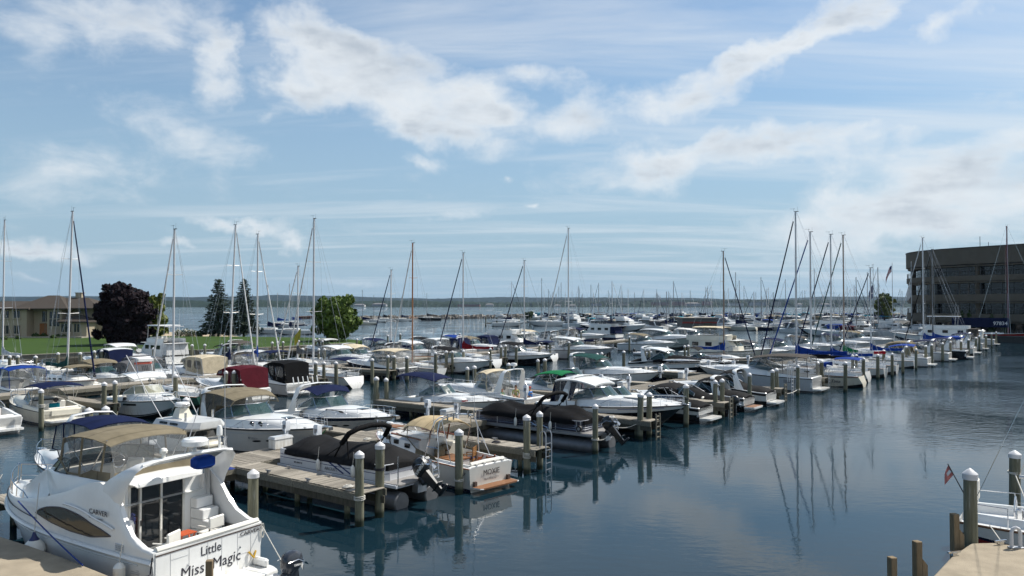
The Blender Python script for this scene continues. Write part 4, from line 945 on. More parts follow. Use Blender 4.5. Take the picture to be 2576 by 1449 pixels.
    if bowcover:
        rings = []
        for i in range(7):
            f = i/6; tt = lerp(tw-.12, .8, f); b = h.half(tt)-.12; z = h.zs(tt)+.06; pk = h.zs(tt)+trunk(tt)+lerp(wsh*.9, .1, f**.7)
            rings.append([(L*tt, b, z), (L*tt, b*.55, lerp(z, pk, .85)), (L*tt, 0, pk), (L*tt, -b*.55, lerp(z, pk, .85)), (L*tt, -b, z)])
        MB().loft(rings, False, True, True).build('bow_cover', CV[bowcover], t, 60)
    if platform:
        o = MB(); b = h.half(0)-.12; P = [(-.75, -b+.25), (-.75+.06, -b+.08), (.02, -b), (.02, b), (-.69, b-.08), (-.75, b-.25)]
        o.loft([[(x, y, .24) for x, y in P], [(x, y, .36) for x, y in P]], True, True, True); pl = o.build('swim_platform', WHITE, t)
        if platm: MB().box((-.36, 0, .37), (.56, 2*b-.4, .03)).build('platform_planking', platm, pl, 0)
    if detail and L > 6:
        o = MB()
        for side in (1, -1):
            for tt in (.06, .5, .9): x, y, z = h.pt(tt, 1, side, -.1); o.box((x, y, z+.06), (.22, .03, .03)); o.box((x, y, z+.03), (.06, .03, .06))
        o.build('cleats', CHROME, t)
    if L > 7 and detail:
        x, y, z = h.pt(1., 1); o = MB(); o.box((x-.05, 0, z+.03), (.5, .26, .06), 0, .015); o.bar((x+.22, 0, z+.0), (x-.3, 0, z+.09), .04, .05); o.bar((x+.22, -.14, z-.05), (x+.22, .14, z-.05), .03, .16); o.build('anchor', CHROME, t)
    if antenna: whip(t, L*.3, hw, h.zs(.3)+.4, 2.6, -.3)
    if rods:
        o = MB()
        for k in range(6): o.tube([(xarch-.5, -.9+.36*k, zr), (xarch-.62, -.9+.36*k, zr+.42)], .035, 6)
        o.build('rod_holders', WHITE, t)
    for k in range(out): outboard(t, -.05, (k-(out-1)/2)*.65, .85, 1.15, outm or BLKPL, .0)
    if wstripe: h.topsides(MB(), wstripe[0], wstripe[1], .016, .05, .9, m=2).build('graphic_stripe', wstripe[2], t)
    if flag: flagpole(t, .05, 0, h.zs(0)+.1)
    return t, h
def flag_mat_us():
    if 'us_flag' in MATS: return MATS['us_flag']
    return mat('us_flag', (.45, .04, .06), .8)
FLAGR = mat('flag_red', (.42, .02, .035), .8); FLAGW = mat('flag_white', (.7, .7, .7), .8); FLAGB = mat('flag_blue', (.02, .03, .14), .8)
def us_flag(parent, x, y, z, w, hgt, droop=.35, dirx=-1.):
    "stars-and-stripes ensign hanging from (x, y, z) downwards"
    e = bpy.data.objects.new('flag', None); COL.objects.link(e); e.parent = parent; e.location = (x, y, z)
    def P(u, v): return (dirx*u*w*.75, .06*math.sin(u*7+v*2)*w, -v*hgt-u*u*droop*w-.04*math.sin(u*6))
    for k in range(13):
        mb = MB(); rows = [[P(i/6, (k+j)/13) for j in (0, 1)] for i in range(7)]; mb.loft(rows, False); mb.build('stripe', FLAGR if k % 2 == 0 else FLAGW, e)
    mb = MB(); mb.loft([[(lambda p: (p[0], p[1]+s_*.012, p[2]))(P(i/6, j*7/13)) for j in (0, 1)] for i in range(3) for s_ in (1,)], False); mb.loft([[(lambda p: (p[0], p[1]-.012, p[2]))(P(i/6, j*7/13)) for j in (0, 1)] for i in range(3)], False); mb.build('canton', FLAGB, e)
    return e
def flagpole(t, x, y, z, h=1.1):
    MB().tube([(x, y, z), (x-.25, y, z+h)], .014, 4).build('flag_staff', TEAKV, t); us_flag(t, x-.24, y, z+h-.03, .75, .42, .9)

def sailboat(name, label, loc, rz, L=9.5, B=3.0, hull=None, bottom=None, boot=None, stripe=None, mast=13.5, mastm=None, cover='navy', jib=None, jibm=None, bimini=None, dodger=None, boomlen=.42, deckm=None, wheel=True, group=None, spreads=2, rigr=.011, cabin=True, mx=.56, detail=True, rev=.0, cover2=None, boomz=None, rake=.0, lean=0., stays=True, covers3=None, mastr=None):
    t = thing(name, label, 'sailboat', loc, rz, group); hull = hull or WHITE; dm = deckm or WHITE
    fs, fb = .095*L+.08, .125*L+.14
    h = Hull(L, B, fs, fb, .5, .13, .45, 1.9, .72, .80, .25, rev, 1.9, .8, .35*fs); h.build(t, hull, bottom or BOTTOM, None, .45, stripe, (.84, .90), rail=TEAK if detail else WHITE, boot=boot)
    h.deck(MB(), .01, 16, .05, .34, 1.).build('deck', dm, t)
    rings = []
    for i in range(8):                                    # cockpit well
        tt = .012+.328*i/7; b = h.half(tt); z = h.zs(tt); x = h.pt(tt, 1)[0]
        half_ = [(x, b, z+.01), (x, b-.28, z+.03), (x, b-.34, z+.26), (x, b-.46, z+.26), (x, b-.50, z-.02), (x, min(.42, b*.5), z-.04), (x, min(.38, b*.45), z-.42)]
        rings.append(half_+[(p[0], -p[1], p[2]) for p in reversed(half_)])
    MB().loft(rings, False).build('cockpit', dm, t, 40)
    ch_ = .036*L+.04
    if cabin:
        rings = []
        for i in range(12):
            f = i/11; tt = lerp(.33, .80, f); b = max(.12, h.half(tt)*(.66 if f < .8 else .66-.2*(f-.8)/.2)); z = h.zs(tt)+.02; k = ch_*(1 if f < .55 else max(.06, 1-((f-.55)/.47)**1.6)); x = L*tt+(0 if i else .0)
            half_ = [(x, b, z), (x, b-.05, z+k*.7), (x, b-.14, z+k*.98), (x, b*.4, z+k+.05)]
            rings.append(half_+[(p[0], -p[1], p[2]) for p in reversed(half_)])
        MB().loft(rings, False, True, True).build('coachroof', dm, t, 40)
        for side in (1, -1):
            for k in range(3):
                tt = .40+.095*k; b = h.half(tt)*.66-.02; z = h.zs(tt)+ch_*.38; o = MB(); o.box((L*tt, side*(b+.008), z), (.055*L, .03, ch_*.36), 0, .01); o.build('port_light', GLASSD, t)
        MB().box((L*.345, 0, h.zs(.34)+ch_*.4), (.05, .62, ch_*.9)).build('companionway', TEAKV, t, 0)
        MB().box((L*.62, 0, h.zs(.62)+ch_+.06), (.5, .5, .06), 0, .02).build('deck_hatch', GLASSD, t)
        for side in (1, -1): MB().tube([(L*.42, side*h.half(.42)*.5, h.zs(.42)+ch_+.1), (L*.6, side*h.half(.6)*.5, h.zs(.6)+ch_+.1)], .02, 4).build('grab_rail', TEAK, t)
    # rig
    mxx = L*mx; zb = h.zs(mx)+(ch_ if cabin else 0); mm = mastm or MASTW; mr = mastr or (.055+.0045*L); top = mast; trk = -rake
    mt = MB(); mt.tube([(mxx, 0, zb-.1), (mxx+trk*.5, lean*.5, zb+(top-zb)*.5), (mxx+trk, lean, top)], mr, 8, mr*.8); mo = mt.build('mast', mm, t)
    tipx, tipy = mxx+trk, lean
    o = MB(); o.box((tipx-.1, tipy, top+.02), (.4, .1, .06)); o.tube([(tipx+.15, tipy, top), (tipx+.15, tipy, top+.35)], .012, 4); o.tube([(tipx-.2, tipy, top), (tipx-.2, tipy, top+.5)], .008, 4); o.tube([(tipx+.0, tipy-.0, top+.3), (tipx+.55, tipy, top+.32)], .010, 4); o.build('masthead', BLKPL, mo)
    sp = []
    for k in range(spreads):
        f = (k+1)/(spreads+1)+.04; z = lerp(zb, top, f); w = (.17+.02)*B*(1.05-.25*k)+.25; x = mxx+trk*f; yy = lean*f
        o = MB(); o.tube([(x-.12, yy-w, z+.05), (x, yy, z), (x-.12, yy+w, z+.05)], .026, 5); o.build('spreader', mm, mo); sp.append((x-.12, w, z+.05, yy))
    bx = boomz or zb+.75; be = mxx-L*boomlen
    o = MB(); o.tube([(mxx-.08, 0, bx), (be, 0, bx+.1)], .06, 6); o.build('boom', mm, t)
    if cover:
        rings = []
        n = 12
        for i in range(n):
            f = i/(n-1); x = lerp(mxx+.10, be+.1, f); hh = lerp(1.25 if f < .02 else .95, .22, min(1, f*2.2)**.55); w = lerp(.13, .10, f)+.03*math.sin(f*17); z = bx+.1*f-.06
            if f < .09: w = .11+.04*f/.09
            rings.append([(x, w*math.sin(q), z+(hh if math.cos(q) > 0 else .12)*math.cos(q)*(1 if math.cos(q) > 0 else .9)+.02*math.sin(x*5)) for q in [k*math.pi/5 for k in range(10)]])
        if covers3:
            cuts = [0, 4, 8, 11]
            for k in range(3): MB().loft(rings[cuts[k]:cuts[k+1]+1], True, k == 0, k == 2).build('sail_cover_panel', CV[covers3[k]], t, 60)
        else: MB().loft(rings, True, True, True).build('sail_cover', CV[cover], t, 60)
    bow = h.pt(.985, 1); bow = (bow[0]+.05, 0, bow[2]+.12)
    rg = MB()
    if stays:
        for side in (1, -1):
            y = h.half(mx)*.93; prev = (mxx-.05, side*y, h.zs(mx)+.03)
            for (x, w, z, yy) in sp: rg.tube([prev, (x, yy+side*w, z)], rigr, 3); prev = (x, yy+side*w, z)
            rg.tube([prev, (tipx, tipy, top-.1)], rigr, 3); rg.tube([(mxx-.5, side*y, h.zs(mx)), (mxx+trk*.4, lean*.4, lerp(zb, top, .40))], rigr, 3)
        rg.tube([(.12, 0, h.zs(0)+.1), (tipx-.12, tipy, top-.05)], rigr, 3); rg.tube([(be, 0, bx+.12), (tipx-.1, tipy, top-.1)], rigr*.8, 3)
        rg.tube([bow, (tipx+.1, tipy, top-.15)], rigr, 3)
        rg.build('standing_rigging', CHROME, t)
    if jib:
        a, b = Vector(bow)+Vector((0, 0, .35)), Vector((tipx+.1, tipy, top*.97)); d = b-a
        MB().tube([a+d*.0, a+d*.06, a+d*.45, a+d*.85, a+d*.97], .085, 7, .05).build('furled_jib', CV[jib] if isinstance(jib, str) else jib, t); MB().lathe([(.13, -.08), (.13, .08)], 10, tuple(a-Vector((0, 0, .12)))).build('furler_drum', BLKPL, t)
    # lifelines and pulpits
    if detail:
        o = MB(); P = {}
        for side in (1, -1):
            T = [.03, .12, .25, .38, .5, .62, .74, .86, .97]; top_ = []
            for tt in T: x, y, z = h.pt(tt, 1, side, -.08); o.tube([(x, y, z), (x, y, z+.6)], .014, 4); top_.append((x, y, z+.6))
            o.tube(top_[1:-1], .007, 3); o.tube([(p[0], p[1], p[2]-.3) for p in top_[1:-1]], .006, 3); P[side] = top_
        o.tube([P[1][1], P[1][0], (P[1][0][0]-.12, P[1][0][1]*.6, P[1][0][2]), (P[-1][0][0]-.12, P[-1][0][1]*.6, P[-1][0][2]), P[-1][0], P[-1][1]], .016, 5)
        o.tube([P[1][-2], P[1][-1], (L+.12, 0, P[1][-1][2]+.05), P[-1][-1], P[-1][-2]], .016, 5); o.build('lifelines', CHROME, t)
        if wheel:
            o = MB(); c = (L*.13, 0, h.zs(.1)+.35); R_ = .42
            o.tube([(c[0], c[1]+R_*math.cos(a), c[2]+R_*math.sin(a)) for a in [k*.5236 for k in range(13)]], .018, 4)
            for a in (0, 1.047, 2.094): o.tube([(c[0], c[1]-R_*math.cos(a), c[2]-R_*math.sin(a)), (c[0], c[1]+R_*math.cos(a), c[2]+R_*math.sin(a))], .01, 3)
            o.box((c[0]+.12, 0, c[2]-.4), (.18, .2, .9), 0, .03); o.build('steering_wheel', CHROME, t)
    zt = h.zs(.2)+1.75
    if bimini:
        o = MB(); top_sheet(o, [(L*.02, B*.36, zt-.08), (L*.08, B*.38, zt), (L*.17, B*.38, zt+.02), (L*.24, B*.37, zt-.06)], .03, 9, .14); o.build('bimini', CV[bimini], t, 50)
        o = MB()
        for side in (1, -1):
            for x in (.03, .13, .235): o.tube([(L*.13, side*h.half(.13)*.9, h.zs(.13)), (L*x, side*B*.36, zt-.2)], .013, 4)
        o.build('bimini_frame', CHROME, t)
    if dodger:
        zc_ = h.zs(.35)+ch_; o = MB(); rings = []
        for (x, hw, z, zlo) in ((.31, B*.36, zc_+.75, .45), (.36, B*.36, zc_+.72, .3), (.42, B*.32, zc_+.25, .1), (.45, B*.28, zc_+.05, .02)):
            rings.append([(L*x, hw*a, z-(zlo if abs(a) > .99 else zlo*.12)*abs(a)**3) for a in (-1, -.9, -.5, 0, .5, .9, 1)])
        o.loft(rings, False); o.build('dodger', CV[dodger], t, 50)
    return t, h
HM, HP = math.atan2(SA, -CA), math.atan2(-SA, CA)      # headings: bow towards -p, bow towards +p
def lin(P, x):
    P = sorted(P)
    if x <= P[0][0]: return P[0][1]
    for (a, b), (c, d) in zip(P[:-1], P[1:]):
        if x <= c: return b+(d-b)*(x-a)/(c-a)
    return P[-1][1]
INK = mat('dark_lettering', (.02, .018, .03), .5); INKB = mat('blue_lettering', (.02, .03, .12), .5); INKG = mat('grey_lettering', (.22, .22, .23), .5); INKR = mat('red_lettering', (.35, .02, .03), .5)
TT, TPORT, TSTB = (math.pi/2, 0, -math.pi/2), (math.pi/2, 0, math.pi), (math.pi/2, 0, 0)
# ------------------------------------------------------------------ the big aft cabin cruiser in the foreground
def hero_cruiser():
    O = (-8.15, 21.1, 0); rz = math.atan2(.512, -.859)
    t = thing('cabin_cruiser', 'large white cabin cruiser with tan bimini moored at the left concrete quay', 'cabin cruiser', O, rz)
    L, B = 9.9, 3.7
    h = Hull(L, B, 1.34, 1.74, .5, .10, .46, 2.3, .95, .90, .75, 0, 1.6, .85); h.build(t, WHITE, BOTTOM, rail=WHITE)
    rr = MB()
    for s in (1, -1): rr.tube([h.pt(tt, .955, s, .03) for tt in h.ts(22)], .055, 6); rr.tube([h.pt(tt, .86, s, .01) for tt in h.ts(22, .06)], .02, 4)
    rr.build('rub_moulding', WHITE, t)
    TOP = [(0, 1.56), (.45, 1.60), (.95, 1.80), (1.3, 2.15), (1.6, 2.55), (2.0, 2.86), (2.5, 3.02), (3, 2.95), (3.5, 2.78), (4, 2.60), (5, 2.34), (6, 2.15), (7, 2.03), (8, 1.97), (9, 1.93), (9.9, 1.91)]
    xs = [0, .2, .45, .7, .95, 1.15, 1.3, 1.45, 1.6, 1.8, 2, 2.25, 2.5, 2.75, 3, 3.25, 3.5, 3.75, 4, 4.5, 5, 5.5, 6, 6.5, 7, 7.5, 8, 8.4, 8.8, 9.15, 9.45, 9.7, 9.85]
    def side_y(x, z): tt = x/L; return max(.02, h.half(tt)-.03-.09*max(0, z-1.5)*(1 if x < 7 else .4))
    for s in (1, -1):
        rings = []
        for x in xs:
            z0 = h.zs(x/L)-.02; z1 = lin(TOP, x); th = .16 if x < 8.5 else .16*(9.9-x)/1.4+.02
            R0 = [(x, s*side_y(x, lerp(z0, z1, f)), lerp(z0, z1, f)) for f in (0, .3, .6, .88)]+[(x, s*(side_y(x, z1)-th*.25), z1), (x, s*max(.01, side_y(x, z1)-th), z1-.01)]+[(x, s*max(.005, side_y(x, lerp(z0, z1, f))-th), lerp(z0, z1, f)) for f in (.6, 0)]
            rings.append(R0 if s > 0 else list(reversed(R0)))
        MB().loft(rings, True, True, True).build('side_panel', WHITE, t, 50)
        # brown accent line and the big lens-shaped window
        P = [(x, s*(side_y(x, h.zs(x/L)+.17)+.012), h.zs(x/L)+.20+.02*(x > 5)) for x in [5.3+k*.35 for k in range(13)]]; MB().tube(P, .016, 4).build('accent_line', BRONZEL, t)
        n = 20; up_, lo_ = [], []
        for k in range(n+1):
            f = k/n; x = lerp(5.35, 1.75, f); zl = lin([(1.75, 1.72), (2.6, 1.60), (3.6, 1.63), (4.5, 1.72), (5.35, 1.86)], x); hh = .50*math.sin(math.pi*f**.85)**.9 if 0 < f < 1 else 0
            up_.append((x, s*(side_y(x, zl+hh)+.014), zl+hh)); lo_.append((x, s*(side_y(x, zl)+.014), zl-.02*math.sin(math.pi*f)))
        o = MB(); o.loft([up_, lo_] if s > 0 else [lo_, up_], False); w = o.build('lens_window', glassy('bronze_glass', (.055, .043, .025), .96, .08), t); MB().tube(up_, .02, 4).build('window_trim', BRONZEL, w); MB().tube(lo_, .014, 4).build('window_trim', BRONZEL, w)
        MB().tube([(p[0]-.12, p[1]+s*.006, p[2]+.10+.1*i/20) for i, p in enumerate(up_) if 7 <= i <= 20], .03, 5).build('eyebrow_moulding', WHITE, t)
        ellipse_on(h, .745, .785, .62, .10, s, GLASSD, t, .014, frame=CHROME)
        for (x, z, q) in ((1.35, 1.49, .34), (.75, .98, .36)):
            for k in range(4): MB().box((x, s*(side_y(x, 1.4)+(.012 if z > 1.2 else -.03)), z-.075+.05*k), (q, .025, .028)).build('vent_slat', GREYW, t, 0)
    # foredeck and trunk
    rings = []
    CR = [(5.6, 1.02), (6.2, .98), (6.8, .74), (7.4, .46), (8, .24), (8.6, .1), (9.2, .04), (9.8, .02)]
    for x in [5.55, 6, 6.4, 6.8, 7.2, 7.6, 8, 8.4, 8.8, 9.2, 9.5, 9.75, 9.88]:
        b = max(.03, h.half(x/L)-.12); z = lin(TOP, x)-.07; k = lin(CR, x); y2 = max(.02, b-.42)
        half_ = [(x, b, z), (x, lerp(b, y2, .8), z+.01), (x, y2, z+.06+k*.1), (x, y2*.88, z+.05+k*.78), (x, y2*.5, z+.06+k*.96), (x, 0, z+.07+k)]
        rings.append(half_+[(p[0], -p[1], p[2]) for p in reversed(half_[:-1])])
    MB().loft(rings, False).build('foredeck', WHITE, t, 45)
    MB().box((8.35, 0, lin(TOP, 8.35)+.13), (.55, .55, .06), 0, .02).build('deck_hatch', GLASSD, t)
    # bridge tub
    rings = []
    for x in [1.95, 2.4, 3, 3.6, 4.2, 4.8, 5.3, 5.75, 6.1]:
        b = lin([(1.95, 1.42), (4.8, 1.42), (5.5, 1.28), (6.1, 1.05)], x); z = lin([(1.95, 2.98), (3, 2.98), (5, 2.96), (6.1, 2.92)], x)
        half_ = [(x, b+.06, 1.95), (x, b+.03, z-.06), (x, b-.02, z), (x, b-.12, z), (x, b-.16, z-.06), (x, b-.18, 2.34)]
        rings.append(half_+[(p[0], -p[1], p[2]) for p in reversed(half_)])
    MB().loft(rings, False, False, True).build('bridge_tub', WHITE, t, 45)
    MB().box((5.55, 0, 2.72), (.9, 2.1, .42), 0, .08).build('helm_dash', VINYLW, t); MB().box((5.1, -.45, 2.95), (.25, .75, .3), 0, .06).build('helm_console', BLKPL, t)
    o = MB(); o.tube([(4.92, -.45+.2*math.cos(a), 3.0+.2*math.sin(a)) for a in [k*.5236 for k in range(13)]], .018, 5); o.tube([(4.92, -.65, 3.0), (4.92, -.25, 3.0)], .014, 4); o.build('steering_wheel', CHROME, t)
    for y in (-.45, .5): seat_block(t, 4.3, y, 2.35, VINYLW, 1, .55)
    MB().box((2.65, 0, 2.6), (.55, 2.2, .5), 0, .08).build('bridge_bench', VINYLW, t)
    # bridge windscreen: low raked panes
    bz, tz = 2.95, 3.38; bs = [(6.1, -.62), (6.1, .62)]
    base = [(4.55, 1.36), (5.35, 1.26), (6.02, .95), (6.22, 0)]; top = [(4.45, 1.30), (4.98, 1.20), (5.5, .90), (5.66, 0)]
    Bp = [(x, y, bz) for x, y in base]+[(x, -y, bz) for x, y in reversed(base[:-1])]; Tp_ = [(x, y, tz) for x, y in top]+[(x, -y, tz) for x, y in reversed(top[:-1])]
    fr = MB(); fr.tube(Tp_, .022, 5); fr.tube(Bp, .024, 5)
    for i in (0, 1, 2, 4, 5, 6): fr.tube([Bp[i], Tp_[i]], .022, 5)
    f = fr.build('windscreen_frame', BLKPL, t)
    for (i, j) in ((0, 1), (1, 2), (2, 3), (3, 4), (4, 5), (5, 6)): o = MB(); o.add([Bp[i], Bp[j], Tp_[j], Tp_[i]], [(0, 1, 2, 3)]); o.build('pane', GLASS, f, 0)
    # tan bimini with clear curtains
    tan = CV['tan']; st = [(5.12, 1.12, 3.92), (4.98, 1.22, 4.06), (4.5, 1.28, 4.16), (3.9, 1.30, 4.20), (3.3, 1.30, 4.18), (2.85, 1.28, 4.10), (2.72, 1.2, 4.02)]
    top_sheet(MB(), st, .03, 11, .13).build('canvas_top', tan, t, 50)
    for s in (1, -1):
        e_ = [(x, s*w*.99, z-.13) for x, w, z in st]; lo = [(5.3, s*1.2, 3.32), (5.05, s*1.26, 3.3), (4.5, s*1.38, 3.02), (3.9, s*1.38, 3.02), (3.3, s*1.38, 3.22), (2.85, s*1.38, 3.22), (2.5, s*1.32, 3.22)]
        for (i, j) in ((0, 2), (2, 4), (4, 6)): MB().loft([e_[i:j+1], lo[i:j+1]], False).build('clear_panel', VINYL, t)
        for i in (1, 3, 5): MB().tube([e_[i], Vector(e_[i]).lerp(Vector(lo[i]), .5), lo[i]], .035, 4).build('canvas_strip', tan, t)
        MB().loft([lo[3:], [(p[0], p[1]+s*.02, 2.95) for p in lo[3:]]], False).build('canvas_skirt', tan, t); MB().tube(lo[:4], .03, 4).build('canvas_strip', tan, t)
        MB().tube([(3.6, s*1.3, 3.0), (4.9, s*1.18, 4.0)], .016, 5).build('top_frame', CHROME, t); MB().tube([(3.6, s*1.3, 3.0), (2.85, s*1.22, 4.05)], .016, 5).build('top_frame', CHROME, t)
    x0, w0, z0 = st[0]; MB().loft([[(p[0], p[1], p[2]) for p in Tp_[1:6]], [(x0, w0*a, z0-.13*abs(a)**2.6) for a in (1, .5, 0, -.5, -1)]], False).build('clear_panel', VINYL, t)
    x0, w0, z0 = st[-1]; MB().loft([[(x0, w0*a, z0-.13*abs(a)**2.6) for a in (1, .5, 0, -.5, -1)], [(2.35, 1.3*a, 3.2) for a in (1, .5, 0, -.5, -1)]], False).build('clear_panel', VINYL, t)
    MB().loft([[(2.35, 1.3*a, 3.22) for a in (1, .5, 0, -.5, -1)], [(2.3, 1.36*a, 2.93) for a in (1, .5, 0, -.5, -1)]], False).build('canvas_skirt', tan, t)
    # swept arch
    ap = [(2.35, 1.62, 2.30), (2.05, 1.62, 2.75), (1.62, 1.62, 3.15), (1.25, 1.58, 3.42), (1.08, 1.42, 3.56), (1.0, 1.0, 3.63), (.98, 0, 3.66)]; ap = ap+[(x, -y, z) for x, y, z in reversed(ap[:-1])]
    arch_loft(MB(), ap, [1.5, 1.25, .9, .58, .42, .32, .30, .32, .42, .58, .9, 1.25, 1.5], .09).build('radar_arch', WHITE, t, 55)
    MB().tube([(x-.14, y*1.0, z+.02) for x, y, z in ap[4:9]], .045, 6).build('arch_lip', WHITE, t)
    # saloon roof overhang, aft bulkhead with sliding doors
    rings = []
    for (x, zz, k) in ((1.74, 2.95, .92), (1.78, 3.01, .98), (2.2, 3.07, 1.08), (2.7, 3.05, 1.12)):
        rings.append([(x, 1.12*k*math.copysign(min(1, abs(a)), a), zz-.10*abs(a)**4) for a in (1, .8, .4, 0, -.4, -.8, -1)]+[(x+.02, 1.10*k*a, zz-.13) for a in (-1, -.4, .4, 1)])
    MB().loft(rings, True, True, True).build('roof_overhang', WHITE, t, 50)
    bx = 2.2; fz = .92
    for (y0, y1, z0, z1) in ((1.50, 1.02, fz, 2.94), (-.72, -1.5, fz, 2.94), (1.02, -.72, 2.84, 2.94)): MB().box((bx, (y0+y1)/2, (z0+z1)/2), (.12, abs(y1-y0), z1-z0)).build('aft_bulkhead', WHITE, t, 0)
    dfm = mat('door_frame_white', (.74, .72, .66), .4); PN = [(.98, .72), (.62, .05), (.0, -.68)]
    df = MB()
    for y in (1.0, .67, .025, -.70): df.box((bx-.03, y, (fz+2.84)/2), (.10, .06, 2.84-fz))
    df.box((bx-.03, .15, 2.82), (.101, 1.75, .06)); df.box((bx-.03, .15, fz+.04), (.101, 1.75, .08)); dfo = df.build('sliding_door', dfm, t, 0)
    for (y0, y1) in PN: MB().box((bx-.03, (y0+y1)/2, (fz+2.82)/2), (.03, y0-y1-.03, 1.84)).build('pane', GLASSD, dfo, 0)
    MB().box((bx-.10, .665, 1.75), (.03, .03, .16)).build('handle', BLKPL, dfo, 0)
    # cockpit
    MB().box((1.12, 0, fz-.04), (2.2, 3.1, .08)).build('cockpit_floor', NONSKID, t, 0)
    for k in range(4): MB().box((2.14-(1.1-.27*k)/2, -1.22, fz+.15+.3*k), (1.1-.27*k, .56, .298), 0, .02).build('step', WHITE, t)
    MB().box((1.98, 1.22, 1.45), (.4, .42, 1.1), 0, .08).build('side_moulding', WHITE, t); MB().box((1.5, 1.38, 1.15), (1.3, .32, .5), 0, .1).build('side_moulding', WHITE, t)
    MB().box((.06, 0, .95), (.16, 3.4, 1.2), 0, .03).build('transom_wall', WHITE, t); MB().tube([(.06, -1.62, 1.58), (.04, -.8, 1.585), (.03, 0, 1.59), (.04, .8, 1.585), (.06, 1.62, 1.58)], .085, 8).build('bolster', VINYLW, t)
    MB().box((-.026, 0, 1.455), (.012, 3.36, .035)).build('accent_line', BRONZEL, t, 0)
    for y in (1.25, .7, .12, -.33, -.86, -1.32): MB().box((-.024, y, .98), (.006, .007, .9)).build('panel_seam', GREYW, t, 0)
    for (y, z, w, hh) in ((.98, .85, .5, .8), (-1.1, 1.05, .42, .5)):
        for (a, b, c, d) in ((0, hh/2, w, .007), (0, -hh/2, w, .007)): MB().box((-.025, y+a, z+b), (.006, c, d)).build('panel_seam', GREYW, t, 0)
    for (y, z) in ((.75, .98), (-.93, 1.0)): MB().lathe([(.025, -.02), (.025, .02)], 8, (-.03, y, z), 'x').build('latch', CHROME, t)
    P = [(-.95, -1.35), (-.9, -1.5), (-.6, -1.62), (-.02, -1.66), (-.02, 1.66), (-.6, 1.62), (-.9, 1.5), (-.95, 1.35)]
    o = MB(); o.loft([[(x, y, .24) for x, y in P], [(x*1.02, y*1.01, .31) for x, y in P], [(x, y, .38) for x, y in P]], True, True, True); o.build('swim_platform', WHITE, t)
    for y in (-1.45, 1.5): MB().box((-.3, y, .5), (.55, .16, .24), 0, .05).build('quarter_moulding', WHITE, t)
    text('Little', .36, t, (-.028, .02, 1.10), TT, INK, 0, align='CENTER', sx=.9); text('Miss  Magic', .42, t, (-.028, 0, .66), TT, INK, 0, align='CENTER', shear=.05)
    text('CARVER', .15, t, (-.034, -.93, 1.30), TT, INK, .001, sx=1.25)
    text('CARVER', .19, t, (2.75, side_y(2.5, 2.35)+.045, 2.20), TPORT, INK, .001, sx=1.2); MB().box((2.42, side_y(2.4, 2.1)+.035, 2.1), (.62, .008, .02)).build('script_line', INKG, t, 0)
    # fittings
    bow_rail(h, t, .52, .985, .74, .14, 7, .017, True, .1)
    MB().lathe([(.05, 0), (.05, .14), (.10, .16), (.11, .22), (.07, .28), (.01, .3)], 10, (.98, .78, 3.66)).build('gps_dome', VINYLW, t)
    MB().lathe([(.035, 0), (.035, .38), (.085, .40), (.085, .58), (.05, .68), (.005, .70)], 10, (.98, -1.02, 3.64)).build('satellite_dome', WHITE, t)
    whip(t, .98, -1.22, 3.6, 3.4, .06, .018); radar(t, 1.05, -.25, 3.86, .36)
    MB().tube([(1.05, .1, 3.62), (1.05, -.35, 4.9)], .014, 4).build('antenna', MASTW, t)
    cb = CV['blue']; o = MB(); o.box((1.18, -.62, 3.32), (.42, .62, .34), 0, .07); o.build('grill_cover', cb, t, 30); MB().bar((1.18, -.62, 3.0), (1.18, -.62, 3.2), .05).build('grill_bracket', CHROME, t, 0)
    o = MB(); o.tube([(1.2, 1.52, 2.35), (1.2, 1.45, 2.05)], .02, 4); o.box((1.2, 1.5, 2.3), (.12, .05, .05)); o.box((1.2, 1.5, 2.2), (.16, .05, .08)); o.build('wind_chime', INKB, t)
    for (x, z, l) in ((1.02, .85, .75),): fender(t, x, 1.98, z, l, .15)
    e = MB().lathe([(.02, -.34), (.2, -.26), (.3, -.05), (.27, .1), (.14, .24)], 14, (4.9, 2.05, .98)); bf = e.build('ball_fender', FENDER, t); MB().lathe([(.15, .22), (.07, .34), (.03, .46)], 12, (4.9, 2.05, .98)).build('ball_fender_cap', INKB, bf); MB().tube([(4.9, 2.05, 1.4), (5.3, 1.72, 2.7)], .014, 4).build('fender_line', ROPEW, bf)
    e = MB().lathe([(.02, -.36), (.24, -.28), (.36, -.05), (.33, .12), (.16, .26)], 14, (8.2, 2.0, .95)); bf = e.build('ball_fender', FENDER, t); MB().lathe([(.17, .24), (.08, .36), (.03, .5)], 12, (8.2, 2.0, .95)).build('ball_fender_cap', INKB, bf); MB().tube([(8.2, 2.0, 1.4), (8.4, 1.2, 2.5)], .014, 4).build('fender_line', ROPEW, bf)
    MB().tube([(-.02, -1.5, .75), (-.12, -1.35, .62), (-.05, -1.22, .8)], .03, 6).build('shore_power_plug', mat('yellow_plug', (.5, .30, .02), .5), t)
    MB().tube([(-.05, -1.72+.06*math.cos(a), 1.28+.2*math.sin(a)) for a in [k*.6 for k in range(22)]], .018, 5).build('rope_coil', ROPEW, t)
    MB().box((-.5, .0, .44), (.12, .16, .14)).build('platform_box', BLKPL, t, 0)
    return t
hero_cruiser()
def L2W(O, rz, x, y, z): c, s = math.cos(rz), math.sin(rz); return (O[0]+c*x-s*y, O[1]+s*x+c*y, O[2]+z)
CO, CR_ = (-8.15, 21.1, 0), math.atan2(.512, -.859)
